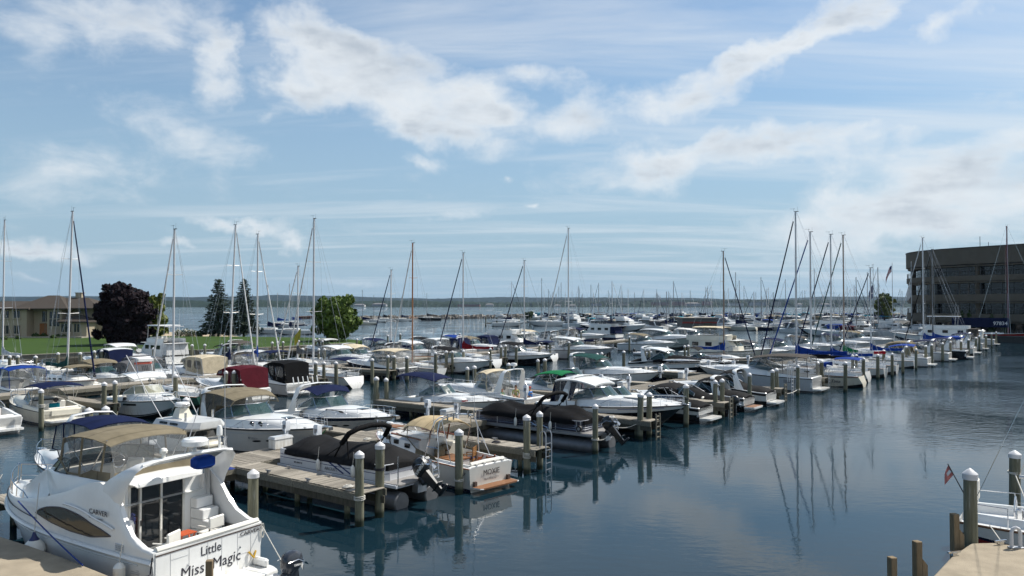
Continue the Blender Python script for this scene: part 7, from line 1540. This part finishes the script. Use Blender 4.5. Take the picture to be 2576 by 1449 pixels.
def far_cruiser(label, u, v, L, rz, top, cvs, hull, group, arch=True, fly=False):
    X, Y = up(u, v); t = thing('motor_boat', label, 'motorboat', (X-math.cos(rz)*L/2, Y-math.sin(rz)*L/2, 0), rz, group); B = L*.32
    h = Hull(L, B, .11*L, .15*L+.1, .4); o = MB(); h.topsides(o, n=10, m=2); h.transom(o); o.build('hull', hull, t); h.bottom(MB(), 10).build('bottom', BOTTOM, t); z = h.zs(.4)
    o = MB(); rings = []
    for (tt, k) in ((.0, .05), (.3, .1), (.42, .42), (.56, .5), (.75, .3), (.9, .05)):
        b = h.half(tt)-.05; rings.append([(L*tt, b, h.zs(tt)), (L*tt, b*.75, h.zs(tt)+k), (L*tt, 0, h.zs(tt)+k+.08), (L*tt, -b*.75, h.zs(tt)+k), (L*tt, -b, h.zs(tt))])
    rings.append([(L, 0, h.zs(1))]*5); o.loft(rings, False, True); o.build('deck', WHITE, t, 40)
    w = B*.36; ws = MB(); ws.loft([[(L*.58, -w, z+.5), (L*.62, 0, z+.6), (L*.58, w, z+.5)], [(L*.50, -w*.9, z+1.05), (L*.53, 0, z+1.1), (L*.50, w*.9, z+1.05)]], False); ws.loft([[(L*.58, w, z+.5), (L*.36, w*1.1, z+.4)], [(L*.50, w*.9, z+1.05), (L*.34, w, z+.95)]], False); ws.loft([[(L*.36, -w*1.1, z+.4), (L*.58, -w, z+.5)], [(L*.34, -w, z+.95), (L*.50, -w*.9, z+1.05)]], False); ws.build('windscreen', GLASS, t, 0)
    m = CV[cvs] if cvs else WHITE
    if top: top_sheet(MB(), [(L*.5, w*.9, z+1.2), (L*.42, w*1.1, z+1.65), (L*.2, w*1.15, z+1.7), (L*.1, w*1.1, z+1.55)], .06, 7, .15).build('canvas_top', m, t, 50); MB().loft([[(L*.45, w*1.05, z+1.3), (L*.1, w*1.1, z+1.4)], [(L*.42, w*1.15, z+.35), (L*.06, w*1.2, z+.15)]], False).build('side_curtain', VINYLD if hash(label) % 2 else m, t, 0); MB().loft([[(L*.1, -w*1.1, z+1.4), (L*.45, -w*1.05, z+1.3)], [(L*.06, -w*1.2, z+.15), (L*.42, -w*1.15, z+.35)]], False).build('side_curtain', VINYLD, t, 0)
    if arch: P = [(L*.22, w*1.25, z+.1), (L*.27, w*1.15, z+1.3), (L*.28, w*.8, z+1.75), (L*.28, -w*.8, z+1.75), (L*.27, -w*1.15, z+1.3), (L*.22, -w*1.25, z+.1)]; arch_loft(MB(), P, .4, .08).build('radar_arch', WHITE, t, 50)
    if fly: MB().box((L*.38, 0, z+1.1), (L*.42, w*2.1, 1.5), 0, .2).build('deckhouse', WHITE, t); MB().box((L*.38, 0, z+1.3), (L*.36, w*2.13, .5)).build('window_band', GLASSD, t, 0); MB().box((L*.3, 0, z+2.2), (L*.3, w*1.9, .6), 0, .1).build('flybridge', WHITE, t); MB().box((L*.28, 0, z+3.6), (L*.26, w*1.9, .1), 0, .03).build('hardtop', m, t); o = MB(); [o.tube([(L*x, s*w*.85, z+2.3), (L*x, s*w*.85, z+3.6)], .04, 4) for x in (.18, .38) for s in (1, -1)]; o.build('hardtop_post', WHITE, t)
    bow_rail(h, t, .5, .97, .5, .06, 4, .016, False); return t
MG = 'sailing boats on swinging moorings'
for (u, v, L, rz, mast, hu, cv, lb) in [
        (640, 835, 9, .15, 11, WHITE, None, 'white moored sloop, leftmost beyond the lawn'), (680, 839, 10.5, .1, 13.5, WHITE, 'navy', 'white moored sloop with navy sail cover, second beyond the lawn'), (735, 841, 11, .1, 13.6, WHITE, 'navy', 'white moored sloop nearest the willow'),
        (702, 820, 9.5, .2, 12.6, NAVYH, 'blue', 'dark blue moored sloop with blue sail cover'), (720, 823, 8, .1, 9, WHITE, None, 'small white moored boat between the sloops'), (738, 816, 9, .2, 12, WHITE, 'blue', 'white moored sloop with green trim and blue cover, farthest beyond the lawn'),
        (916, 817, 10, .2, 14, CREAM, 'navy', 'cream moored sloop just right of the willow'), (944, 811, 9.5, .1, 12.5, WHITE, None, 'white moored sloop, second right of the willow'), (968, 808, 10, .1, 11.5, WHITE, 'black', 'white moored sloop with black sail cover'),
        (1013, 808, 9.5, .2, 12, WHITE, 'navy', 'white moored sloop with small blue cover behind tall masts'), (1078, 806, 13, .1, 14, BLACKH, 'black', 'black moored ketch-like sloop before the breakwater')]:
    far_sail(lb, u, v, L, rz+3.14, mast, hu, cv, MG)
t = thing('outer_pier', 'dark low pier with posts at the far marina entrance', 'pier'); a0, a1 = up(1222, 819), up(1440, 817)
MB().bar((a0[0], a0[1], .9), (a1[0], a1[1], .9), 2.4, .3).build('deck', BEAMD, t, 0)
for i in range(9): x, y = lerp(a0[0], a1[0], i/8), lerp(a0[1], a1[1], i/8); MB().lathe([(.3, -.5), (.28, 3.2)], 8, (x, y-1.3, 0)).build('post', PILE, t)
FARG = 'boats in the far basins of the marina'; rf = random.Random(11)
far_sail('big white sloop at the end of the far marina pier, leftmost there', 1281, 821, 13, .12, 16.5, WHITE, 'navy', FARG, jib='navy')
far_sail('big white sloop at the far pier with dark port lights, second there', 1370, 820, 15.5, 3.2, 18, WHITE, None, FARG)
far_cruiser('tall white trawler behind the leftmost far sloop', 1268, 812, 11, .2, False, None, WHITE, FARG, False, True)
spots = []
for (v, u0, u1, st) in ((799.5, 1345, 2260, 23), (803.5, 1350, 2290, 25), (808, 1380, 2290, 28), (812.5, 1380, 2290, 31), (817, 1420, 2010, 35), (824, 1450, 2000, 38), (831, 1500, 1990, 44)):
    u = u0
    while u < u1: spots.append((u+rf.uniform(-6, 6), v+rf.uniform(-1.2, 1.2))); u += st*rf.uniform(.8, 1.2)
spots = [s for s in spots if not (1700 < s[0] < 1820 and s[1] > 818)]
ns = nm = 0
CVC = ['navy', 'blue', 'black', 'tan', 'cream', 'white', 'grey', 'teal', 'maroon', 'navy', 'white']
rowname = {799.5: 'farthest', 803.5: 'second farthest', 808: 'third farthest', 812.5: 'fourth farthest', 817: 'fifth farthest', 824: 'sixth farthest', 831: 'nearest far', 838: 'quayside', 846: 'lowest far'}
spots += [(2010+33*i, 838+rf.uniform(-1, 1)) for i in range(9)]+[(2075+36*i, 846+rf.uniform(-1, 1)) for i in range(7)]
cnt = {}
for (u, v) in sorted(spots, key=lambda s: (round(min(rowname, key=lambda k: abs(k-s[1])), 1), s[0])):
    k = min(rowname, key=lambda q: abs(q-v)); L = rf.uniform(9, 12.5); rz = (HM if rf.random() < .5 else HP)+rf.uniform(-.1, .1); sail = rf.random() < (.62 if v < 812 else .40)
    key = (k, 'sail' if sail else 'motor'); cnt[key] = cnt.get(key, 0)+1; i = cnt[key]-1; cv = rf.choice(CVC)
    if sail: far_sail(f'{nth(i)} sailing boat from the left in the {rowname[k]} row of the far marina', u, v, L, rz, rf.uniform(11.5, 18.5), rf.choice([WHITE, WHITE, WHITE, NAVYH, CREAM]), rf.choice(['navy', 'blue', 'black', 'white', 'navy', 'grey']), FARG, jib=rf.choice([None, 'navy', 'white']))
    else: far_cruiser(f'{nth(i)} motor boat from the left in the {rowname[k]} row of the far marina', u, v, L, rz, True, cv, rf.choice([WHITE, WHITE, WHITE, CREAM, NAVYH, GREYW]), FARG, rf.random() < .6, rf.random() < .18)
# small tugboat-style trawler and the boathouse
t, h = flybridge('tug_trawler', 'tug-like trawler with dark red hull and white wheelhouse', (88, 203, 0), math.pi-.25, 12.5, 4.2, hull=mat('gelcoat_oxblood', (.06, .012, .014), .3), hardtop=False, aft=None, cat='trawler', top_cvs='white')
X, Y = up(1760, 832, 0); t = thing('boathouse', 'floating grey-brown boathouse with a red band', 'boathouse', (X, Y, 0))
MB().box((0, 4, 2.0), (10.5, 8, 3.4)).build('wall', mat('boathouse_wall', (.13, .125, .115), .8), t, 0); MB().box((0, -.05, 2.5), (10.6, .2, .5)).build('red_band', mat('boathouse_red', (.30, .04, .03), .7), t, 0); MB().box((0, 4, 3.85), (11.2, 8.6, .3), 0, .05).build('roof', mat('boathouse_roof', (.22, .2, .18), .8), t); MB().box((2.5, -.08, 1.4), (2.4, .2, 2.0)).build('door', BEAMD, t, 0)
# tall flagpoles on the quay
def flagstaff(label, u, vb, vt, Y, kind):
    X = (u-1288)/1945*Y; H = CAM_H+(768-vt)*Y/1945; t = thing('flagpole', label, 'flagpole', (X, Y, 0)); MB().tube([(0, 0, .5), (0, 0, H)], .09, 6, .05).build('pole', MASTW, t); MB().lathe([(.01, -.12), (.12, 0), (.01, .12)], 8, (0, 0, H+.1)).build('finial', MASTW, t)
    if kind == 'us': us_flag(t, -.1, 0, H-.5, 1.9, 1.5, 1.6)
    else:
        mb = MB(); mb.loft([[(-.08-i*.28, .15*math.sin(i*1.3), H-5.2-.35*i*i*.35-.1*math.sin(i)), (-.08-i*.24, .15*math.sin(i*1.3+.4), H-8.2-.25*i)] for i in range(5)], False); mb.build('flag', kind, t)
flagstaff('flagpole with the striped national flag left of the office building', 2245, 800, 663, 186, 'us'); flagstaff('flagpole with a half-lowered navy flag, left of the national flag', 2197, 800, 665, 190, FLAGB); flagstaff('flagpole with a white flag in front of the office balconies', 2403-110, 800, 660, 184, FLAGW)

# ================================================================== right hand quay: sloop, stakes, flag
t, h = sailboat('sailing_yacht', 'white sloop with red bottom and navy stripe at the right concrete quay', at(28.8, -3.5), HP, 10.5, 3.1, WHITE, BOTRED, NAVYH, None, 15, MASTW, None, None, mx=.56, rev=-.1, group=SB)
h.topsides(MB(), 0, .40, .012, m=4).build('lower_hull', BOTRED, t); h.topsides(MB(), .40, .50, .018, m=2).build('navy_band', NAVYH, t)
MB().tube([(-.1, .8, 1.5), (-.62, 1.0, 2.45)], .018, 5).build('flag_staff', BLKPL, t)
mb = MB(); mb.loft([[(-.60-.04*i, 1.0+.03*math.sin(i*2), 2.42-.08*i-.04*i*i*.3), (-.44-.09*i, .95+.03*math.sin(i*2), 2.12-.13*i)] for i in range(4)], False); mb.build('flag', mat('faded_red_flag', (.62, .20, .17), .8), t); MB().sheet([(-.57, .985, 2.26), (-.50, .97, 2.20), (-.66, .985, 1.98), (-.72, .99, 2.02)], .03).build('flag_stripe', FLAGW, t, 0); MB().box((.15, .9, 1.75), (.3, .5, .75), 0, .08).build('stern_locker', VINYLW, t)
STK = wood('stake_wood', (.25, .185, .115), (.15, .115, .07), (10, 10, 1), .1)
for i, (u, vt, vb, z, w) in enumerate([(2244, 1401, 1480, 0, .16), (2307, 1361, 1480, 0, .17), (2401, 1292, 1400, 0, .18), (527, 1409, 1449, 0, .15)]):
    Zt = 2.0; X, Y = up(u, vt, Zt); t = thing('mooring_stake', ['brown square mooring stake, leftmost by the right quay', 'brown square mooring stake, middle one by the right quay', 'brown square mooring stake beside the capped piling on the right quay', 'brown square stake standing before the big cruiser transom'][i], 'stake', (X, Y, 0), .2, 'square mooring stakes')
    MB().box((0, 0, Zt/2-.3), (w, w, Zt+.6), 0, .01).build('post', STK, t); MB().loft([[(w/2, -w/2, -.6), (w/2+.14, -w/2, -.6), (w/2+.14, w/2-.02, -.6), (w/2, w/2-.02, -.6)], [(w/2, -w/2, Zt-.42), (w/2+.14, -w/2, Zt-.58), (w/2+.14, w/2-.02, Zt-.58), (w/2, w/2-.02, Zt-.42)]], True, True, True).build('side_board', STK, t, 0)
X, Y = up(2556, 1379, cz); t = thing('quay_hoop', 'pale metal hoop post standing on the right quay', 'post', (X, Y, cz)); MB().tube([(-.12, 0, 0), (-.12, 0, .42), (-.08, 0, .52), (.0, 0, .56), (.08, 0, .52), (.12, 0, .42), (.12, 0, 0)], .05, 7).build('hoop', CAPW, t); MB().box((0, 0, .02), (.4, .16, .04), 0, .01).build('base_plate', ALU, t)
for i, (u, v) in enumerate([(2518, 1370), (2400, 1398)]):
    X, Y = up(u, v, cz); t = thing('dock_cleat', ['metal cleat with rope on the right quay edge', 'small metal cleat on the right quay corner'][i], 'cleat', (X, Y, cz), .3); MB().bar((-.2, 0, .1), (.2, 0, .1), .05).build('horn', CHROME, t, 0); MB().box((0, 0, .05), (.14, .08, .1)).build('foot', CHROME, t, 0)

# ================================================================== pedestals, ladders, lines
def pedestal(u, v, h_, label, light=False, z=DZ):
    X, Y = up(u, v, z+h_); t = thing('power_pedestal', label, 'power pedestal', (X, Y, z), -.65, 'dock power pedestals')
    MB().box((0, 0, h_*.3), (.16, .16, h_*.6), 0, .01).build('post', PEDW, t); hd = MB(); hd.loft([[(-.15, -.13, h_*.55), (.15, -.13, h_*.55), (.15, .13, h_*.55), (-.15, .13, h_*.55)], [(-.15, -.13, h_*.93), (.15, -.13, h_*.93), (.15, .13, h_*.93), (-.15, .13, h_*.93)], [(-.12, -.10, h_), (.12, -.10, h_), (.12, .10, h_), (-.12, .10, h_)]], True, True, True); hd.build('head', PEDW, t, 30)
    MB().box((.02, -.135, h_*.72), (.18, .012, h_*.2)).build('outlet_panel', INKG, t, 0)
    MB().tube([(.1, -.14, h_*.7), (.22, -.2, h_*.45), (.1, -.2, h_*.2), (-.1, -.18, .25), (.05, -.2, .03)], .022, 5).build('cable', PEDW, t)
    if light: MB().lathe([(.05, h_), (.05, h_+.08), (.07, h_+.1), (.01, h_+.16)], 8).build('lamp', CHROME, t)
for i, (u, v, l) in enumerate([(720, 1058, 1), (799, 1068, 0), (1076, 1005, 0), (1150, 1011, 1), (1323, 969, 1), (1512, 942, 0), (1582, 947, 1), (1661, 922, 0), (1727, 926, 0), (1783, 906.5, 0), (1845.5, 907.5, 1), (1882, 893.6, 0), (2034, 881, 0), (2151, 862, 0)]):
    pedestal(u, v, 1.05, f'pale grey power pedestal, {nth(i)} from the left along the near walkway', bool(l))
def dock_box(a, p, label):
    t = thing('dock_box', label, 'dock box', (*W(a, p), DZ), HP, 'white dock boxes'); MB().box((0, 0, .24), (.5, 1.0, .46), 0, .03).build('box', WHITE, t); MB().loft([[(-.27, -.53, .47), (.27, -.53, .47), (.27, .53, .47), (-.27, .53, .47)], [(-.22, -.48, .58), (.22, -.48, .58), (.22, .48, .58), (-.22, .48, .58)]], True, True, True).build('lid', GREYW, t)
for i, (a, p) in enumerate([(22.4, -30.55), (28.2, -29.1), (34.2, -30.6), (44.6, -29.1), (55.0, -30.5), (66.0, -30.4)]): dock_box(a, p, f'white fibreglass dock box, {nth(i)} from the left on the near walkway')
def coil(a, p, m, label, r=.22):
    o = MB().tube([((r-.003*k)*math.cos(k*.55)+W(a, p)[0], (r-.003*k)*math.sin(k*.55)+W(a, p)[1], DZ+.03+.0015*k) for k in range(48)], .018, 4).build('rope_coil', m); tag(o, label, 'rope', 'ropes lying on the docks')
coil(18.2, -28.2, ROPEB, 'dark blue rope coil on the corner of the nearest finger'); coil(26.4, -29.0, ROPEW, 'white rope coil on the walkway by the launch bow'); coil(19.1, -22.0, ROPEW, 'white rope coil near the end of the nearest finger'); coil(29.6, -23.4, ROPEK, 'black rope coil on the second finger dock'); coil(39.5, -30.7, mat('rope_yellow', (.45, .33, .06), .8), 'yellow rope coil on the walkway behind the navy pontoon')
CL = [(19.35, -24.0), (19.35, -26.5), (29.75, -24), (29.75, -26.5), (40.95, -25)]
for (a, b_) in ((19.35, -24.0), (19.35, -26.5), (29.75, -24), (29.75, -26.5), (40.95, -25)):
    for s_ in (-.5, .5): t = thing('dock_cleat', f'small galvanised horn cleat, {nth(CL.index((a, b_))*2+(s_ > 0))} along the near finger docks', 'cleat', (*W(a+s_, b_), DZ), HP, 'cleats on the finger docks'); MB().bar((-.16, 0, .09), (.16, 0, .09), .04).build('horn', ALU, t, 0); MB().box((0, 0, .045), (.12, .07, .09)).build('foot', ALU, t, 0)
def ladder(a, p, rz, label, m, wooden=False, z1=1.9):
    t = thing('dock_ladder', label, 'ladder', (*W(a, p), 0), rz, 'ladders at the finger ends'); w = .46
    for s in (-1, 1):
        if wooden: MB().box((0, s*w/2, .55), (.09, .07, 1.9)).build('rail', m, t, 0)
        else: MB().tube([(0, s*w/2, -.5), (0, s*w/2, z1-.15), (-.08, s*w/2, z1), (-.22, s*w/2, z1+.02), (-.32, s*w/2, z1-.12), (-.34, s*w/2, DZ)], .028, 6).build('rail', m, t)
    for k in range(6): MB().bar((.0, -w/2, -.15+.3*k), (.0, w/2, -.15+.3*k), .06 if wooden else .035).build('rung', m, t, 0)
ladder(29.95, -20.55, math.atan2(-SA, CA), 'aluminium ladder with hooped rails on the second finger dock', ALU)
ladder(41.1, -20.5, math.atan2(-SA, CA), 'wooden ladder at the end of the third finger dock', BEAM, True); ladder(51.6, -20.2, math.atan2(-SA, CA), 'wooden ladder at the end of the fourth finger dock', BEAM, True); ladder(63.2, -20.2, math.atan2(-SA, CA), 'wooden ladder at the end of the fifth finger dock', BEAM, True)
ladder(74.8, -19.9, math.atan2(-SA, CA), 'metal ladder at the end of the sixth finger dock', ALU); ladder(38.4, -41.3, math.atan2(SA, -CA), 'wooden ladder on the inner finger dock left of the navy-bottomed cruiser', BEAM, True); ladder(68.2, -21.2, math.atan2(-SA, CA), 'tall white hooped ladder in front of the taupe canvas cruiser', CAPW, z1=2.9)
for i, (k, zz, m, n_) in enumerate(sorted([((905, 1130), .95, ROPEW, 3), ((955, 1115), 1.75, ROPEK, 2), ((1326, 1044), .75, ROPEW, 5), ((1155, 1077), .55, ROPEW, 2), ((1497, 1012), .75, ROPEW, 2), ((105, 974.7), 1.5, ROPEW, 4), ((1609, 988), 1.0, ROPEW, 2), ((1725, 968), 1.8, ROPEK, 2), ((2006, 916), .5, ROPEW, 2), ((2550, 1132), 1.9, ROPEW, 2)], key=lambda q: q[0][0])):
    X, Y = PILES[k]; o = rope_ring(X, Y, zz, .19, m, n_, None, 'mooring_rope'); tag(o, f'{"pale" if m is ROPEW else "black"} mooring rope wound round a piling, {nth(i)} such rope from the left', 'rope', 'ropes wound round pilings')
def line(label, pts, r, m, sag=.0):
    P = [Vector(p) for p in pts]
    if len(P) == 2 and sag: P = [P[0].lerp(P[1], k/10)-Vector((0, 0, sag*4*(k/10)*(1-k/10))) for k in range(11)]
    tag(MB().tube(P, r, 5).build('mooring_line', m), label, 'mooring line', 'mooring lines')
line('blue mooring line from the big cruiser side deck to the left quay', [L2W(CO, CR_, 6.15, 1.86, 2.1), (*up(208, 1427, cz), cz+.05)], .02, ROPEB, .05)
line('black stern line from the big cruiser to the left quay', [L2W(CO, CR_, .0, 1.75, 1.45), L2W(CO, CR_, -.02, 1.82, 1.05), (*up(330, 1470, cz), cz)], .02, ROPEK)
line('white line from the big cruiser transom to its tender', [L2W(CO, CR_, -.05, -1.7, 1.4), L2W(CO, CR_, -1.6, -1.2, .55)], .016, ROPEW)
line('thin white stern line of the launch to its piling', [L2W((*W(25.85, -20.75), 0), HM-R(6), .15, 1.1, 1.1), (*PILES[(1155, 1077)], .6)], .012, ROPEK, .1)
line('pale line drooping from the navy pontoon to its piling', [(*W(36.3, -20.9), .95), (*PILES[(1497, 1012)], .8)], .018, ROPEW, .2)
line('pale line from the third finger dock to the sport cruiser bow', [(*W(40.4, -21.5), .9), (*W(38.2, -21.8), 1.0)], .016, ROPEW, .15)
line('white line sagging from the fifth finger to a channel piling', [(*W(63.0, -20.6), .75), (*PILES[(2006, 916)], .5)], .03, ROPEW, .2)
line('tan line from the hardtop fishing boat bow down to a near dock', [(*W(27.4, -49.9), 1.8), (*W(24.6, -40.6), 1.3)], .02, ROPEW, .3)
line('white rope crossing the right quay to the sloop', [(*up(2518, 1370, cz), cz+.1), (*up(2490, 1322, 1.4), 1.4)], .02, ROPEW)
line('white rope from the right edge piling to the sloop', [(*PILES[(2550, 1132)], 1.95), (*up(2580, 1260, 1.4), 1.4)], .02, ROPEW)
line('orange water hose hanging from the near finger dock', [(*W(16.6, -27.6), 1.2), (*W(16.4, -26.2), .2)], .025, mat('orange_hose', (.42, .20, .05), .7), .1)
hs = thing('green_hose', 'coiled bright green garden hose at the second pedestal', 'hose', (*up(812, 1100, DZ), DZ)); MB().tube([(.16*math.cos(k*.5), .1*math.sin(k*.5), .25+.16*math.sin(k*.5+1)+.004*k) for k in range(40)], .022, 5).build('coil', mat('hose_green', (.02, .25, .10), .5), hs)

# ================================================================== people in the fishing cruiser
SKIN = mat('skin', (.45, .24, .15), .55, var=.05)
def skin_body(name, verts, edges, radii, m, parent, sub=1):
    me = bpy.data.meshes.new(name); me.from_pydata(verts, edges, []); me.materials.append(m); o = bpy.data.objects.new(name, me); COL.objects.link(o); o.parent = parent
    sk = o.modifiers.new('skin', 'SKIN'); sk.use_smooth_shade = True; 
    if not me.skin_vertices: me.attributes
    for i, r in enumerate(radii):
        sv = me.skin_vertices[0].data[i]; sv.radius = r if isinstance(r, tuple) else (r, r); sv.use_root = (i == 0)
    sb = o.modifiers.new('sub', 'SUBSURF'); sb.levels = sub; sb.render_levels = sub; return o
def seated(label, loc, rz, shirt, shorts, hair=None, cap=None, glasses=False, lean=.0):
    t = thing('person', label, 'person', loc, rz, 'people sitting in the fishing cruiser')
    V = [(0, 0, .02), (lean*.3, 0, .18), (lean*.7, 0, .40), (lean, 0, .50), (lean+.02, 0, .60), (lean+.05, 0, .70), (lean+.05, 0, .80),
         (.02, .10, .0), (.44, .13, .06), (.46, .14, -.38), (.60, .15, -.42), (.02, -.10, .0), (.44, -.13, .06), (.46, -.14, -.38), (.60, -.15, -.42),
         (lean, .20, .47), (lean+.06, .25, .22), (.30, .20, .10), (.38, .17, .09), (lean, -.20, .47), (lean+.06, -.25, .22), (.30, -.20, .10), (.38, -.17, .09)]
    E_ = [(0, 1), (1, 2), (2, 3), (3, 4), (4, 5), (5, 6), (0, 7), (7, 8), (8, 9), (9, 10), (0, 11), (11, 12), (12, 13), (13, 14), (3, 15), (15, 16), (16, 17), (17, 18), (3, 19), (19, 20), (20, 21), (21, 22)]
    Rd = [(.15, .12), (.155, .115), (.17, .12), (.10, .08), .055, (.085, .10), (.07, .085), .095, .07, .045, (.04, .03), .095, .07, .045, (.04, .03), .06, .045, .038, (.03, .02), .06, .045, .038, (.03, .02)]
    b = skin_body('body', V, E_, Rd, SKIN, t, 2)
    idx = [0, 1, 2, 3, 15, 16, 19, 20]; vv = [V[i] for i in idx]; ee = [(0, 1), (1, 2), (2, 3), (3, 4), (4, 5), (3, 6), (6, 7)]
    skin_body('shirt', vv, ee, [(.17, .14), (.175, .135), (.19, .14), (.12, .10), .078, .066, .078, .066], shirt, t, 1)
    skin_body('shorts', [V[0], V[7], V[8], V[11], V[12]], [(0, 1), (1, 2), (0, 3), (3, 4)], [(.17, .13), .115, .09, .115, .09], shorts, t, 1)
    hx, hz = lean+.05, .75
    if cap: MB().lathe([(.112, .02), (.11, .07), (.07, .12), (.01, .135)], 12, (hx, 0, hz+.02)).build('cap', cap, t); MB().box((hx+.13, 0, hz+.045), (.12, .15, .015), 0, .005).build('cap_peak', cap, t)
    elif hair: MB().lathe([(.105, .0), (.11, .05), (.08, .11), (.01, .13)], 12, (hx-.012, 0, hz+.01)).build('hair', hair, t)
    o = MB(); o.box((hx+.118, 0, hz-.01), (.035, .022, .045), 0, .006); o.build('nose', SKIN, t); o = MB(); [o.box((hx-.0, s*.10, hz-.01), (.04, .02, .055), 0, .005) for s in (1, -1)]; o.build('ears', SKIN, t)
    if glasses: MB().box((hx+.10, 0, hz+.015), (.03, .16, .035), 0, .008).build('sunglasses', BLKPL, t)
    for s in (1, -1):
        for k in range(4): MB().tube([(.40, s*.17+(k-1.5)*.018, .09), (.46, s*.165+(k-1.5)*.02, .085), (.49, s*.165+(k-1.5)*.02, .05)], .0095, 5).build('finger', SKIN, t)
        MB().tube([(.37, s*.15, .085), (.42, s*.125, .10), (.45, s*.12, .085)], .011, 5).build('thumb', SKIN, t)
FO, FRZ = (*W(45.6, -32.4), 0), HM
seated('man in olive shirt and sunglasses sitting in the fishing cruiser', L2W(FO, FRZ, 1.55, .35, 1.12), -1.35, mat('shirt_olive', (.30, .32, .12), .8), mat('shorts_khaki', (.34, .26, .17), .8), mat('hair_grey_brown', (.10, .07, .05), .7), None, True)
seated('man in blue shirt and red cap sitting in profile in the fishing cruiser', L2W(FO, FRZ, .55, -.1, 1.02), 2.75, mat('shirt_blue', (.06, .20, .50), .8), mat('shorts_tan', (.36, .29, .20), .8), None, mat('cap_red', (.45, .06, .04), .7))
seated('bald man in green shirt sitting low beside the clear curtain', L2W(FO, FRZ, 2.45, .85, .92), -.45, mat('shirt_green', (.10, .42, .16), .8), mat('shorts_grey', (.2, .2, .2), .8), None, None)

# ================================================================== haze over the bay
hz_ = MB().box((0, 4300, 130), (17500, 9600, 262)); ho = hz_.build('haze', mat('haze_dummy', (1, 1, 1)), smooth=0)
hm = bpy.data.materials.new('haze'); hm.use_nodes = True; nt = hm.node_tree; nt.nodes.clear(); pv = nt.nodes.new('ShaderNodeVolumePrincipled'); om = nt.nodes.new('ShaderNodeOutputMaterial')
pv.inputs['Color'].default_value = (.50, .72, 1.0, 1); pv.inputs['Density'].default_value = .00003; pv.inputs['Anisotropy'].default_value = .2; nt.links.new(pv.outputs[0], om.inputs['Volume'])
ho.data.materials.clear(); ho.data.materials.append(hm); tag(ho, 'thin blue haze in the air over the bay', 'haze', kind='stuff')
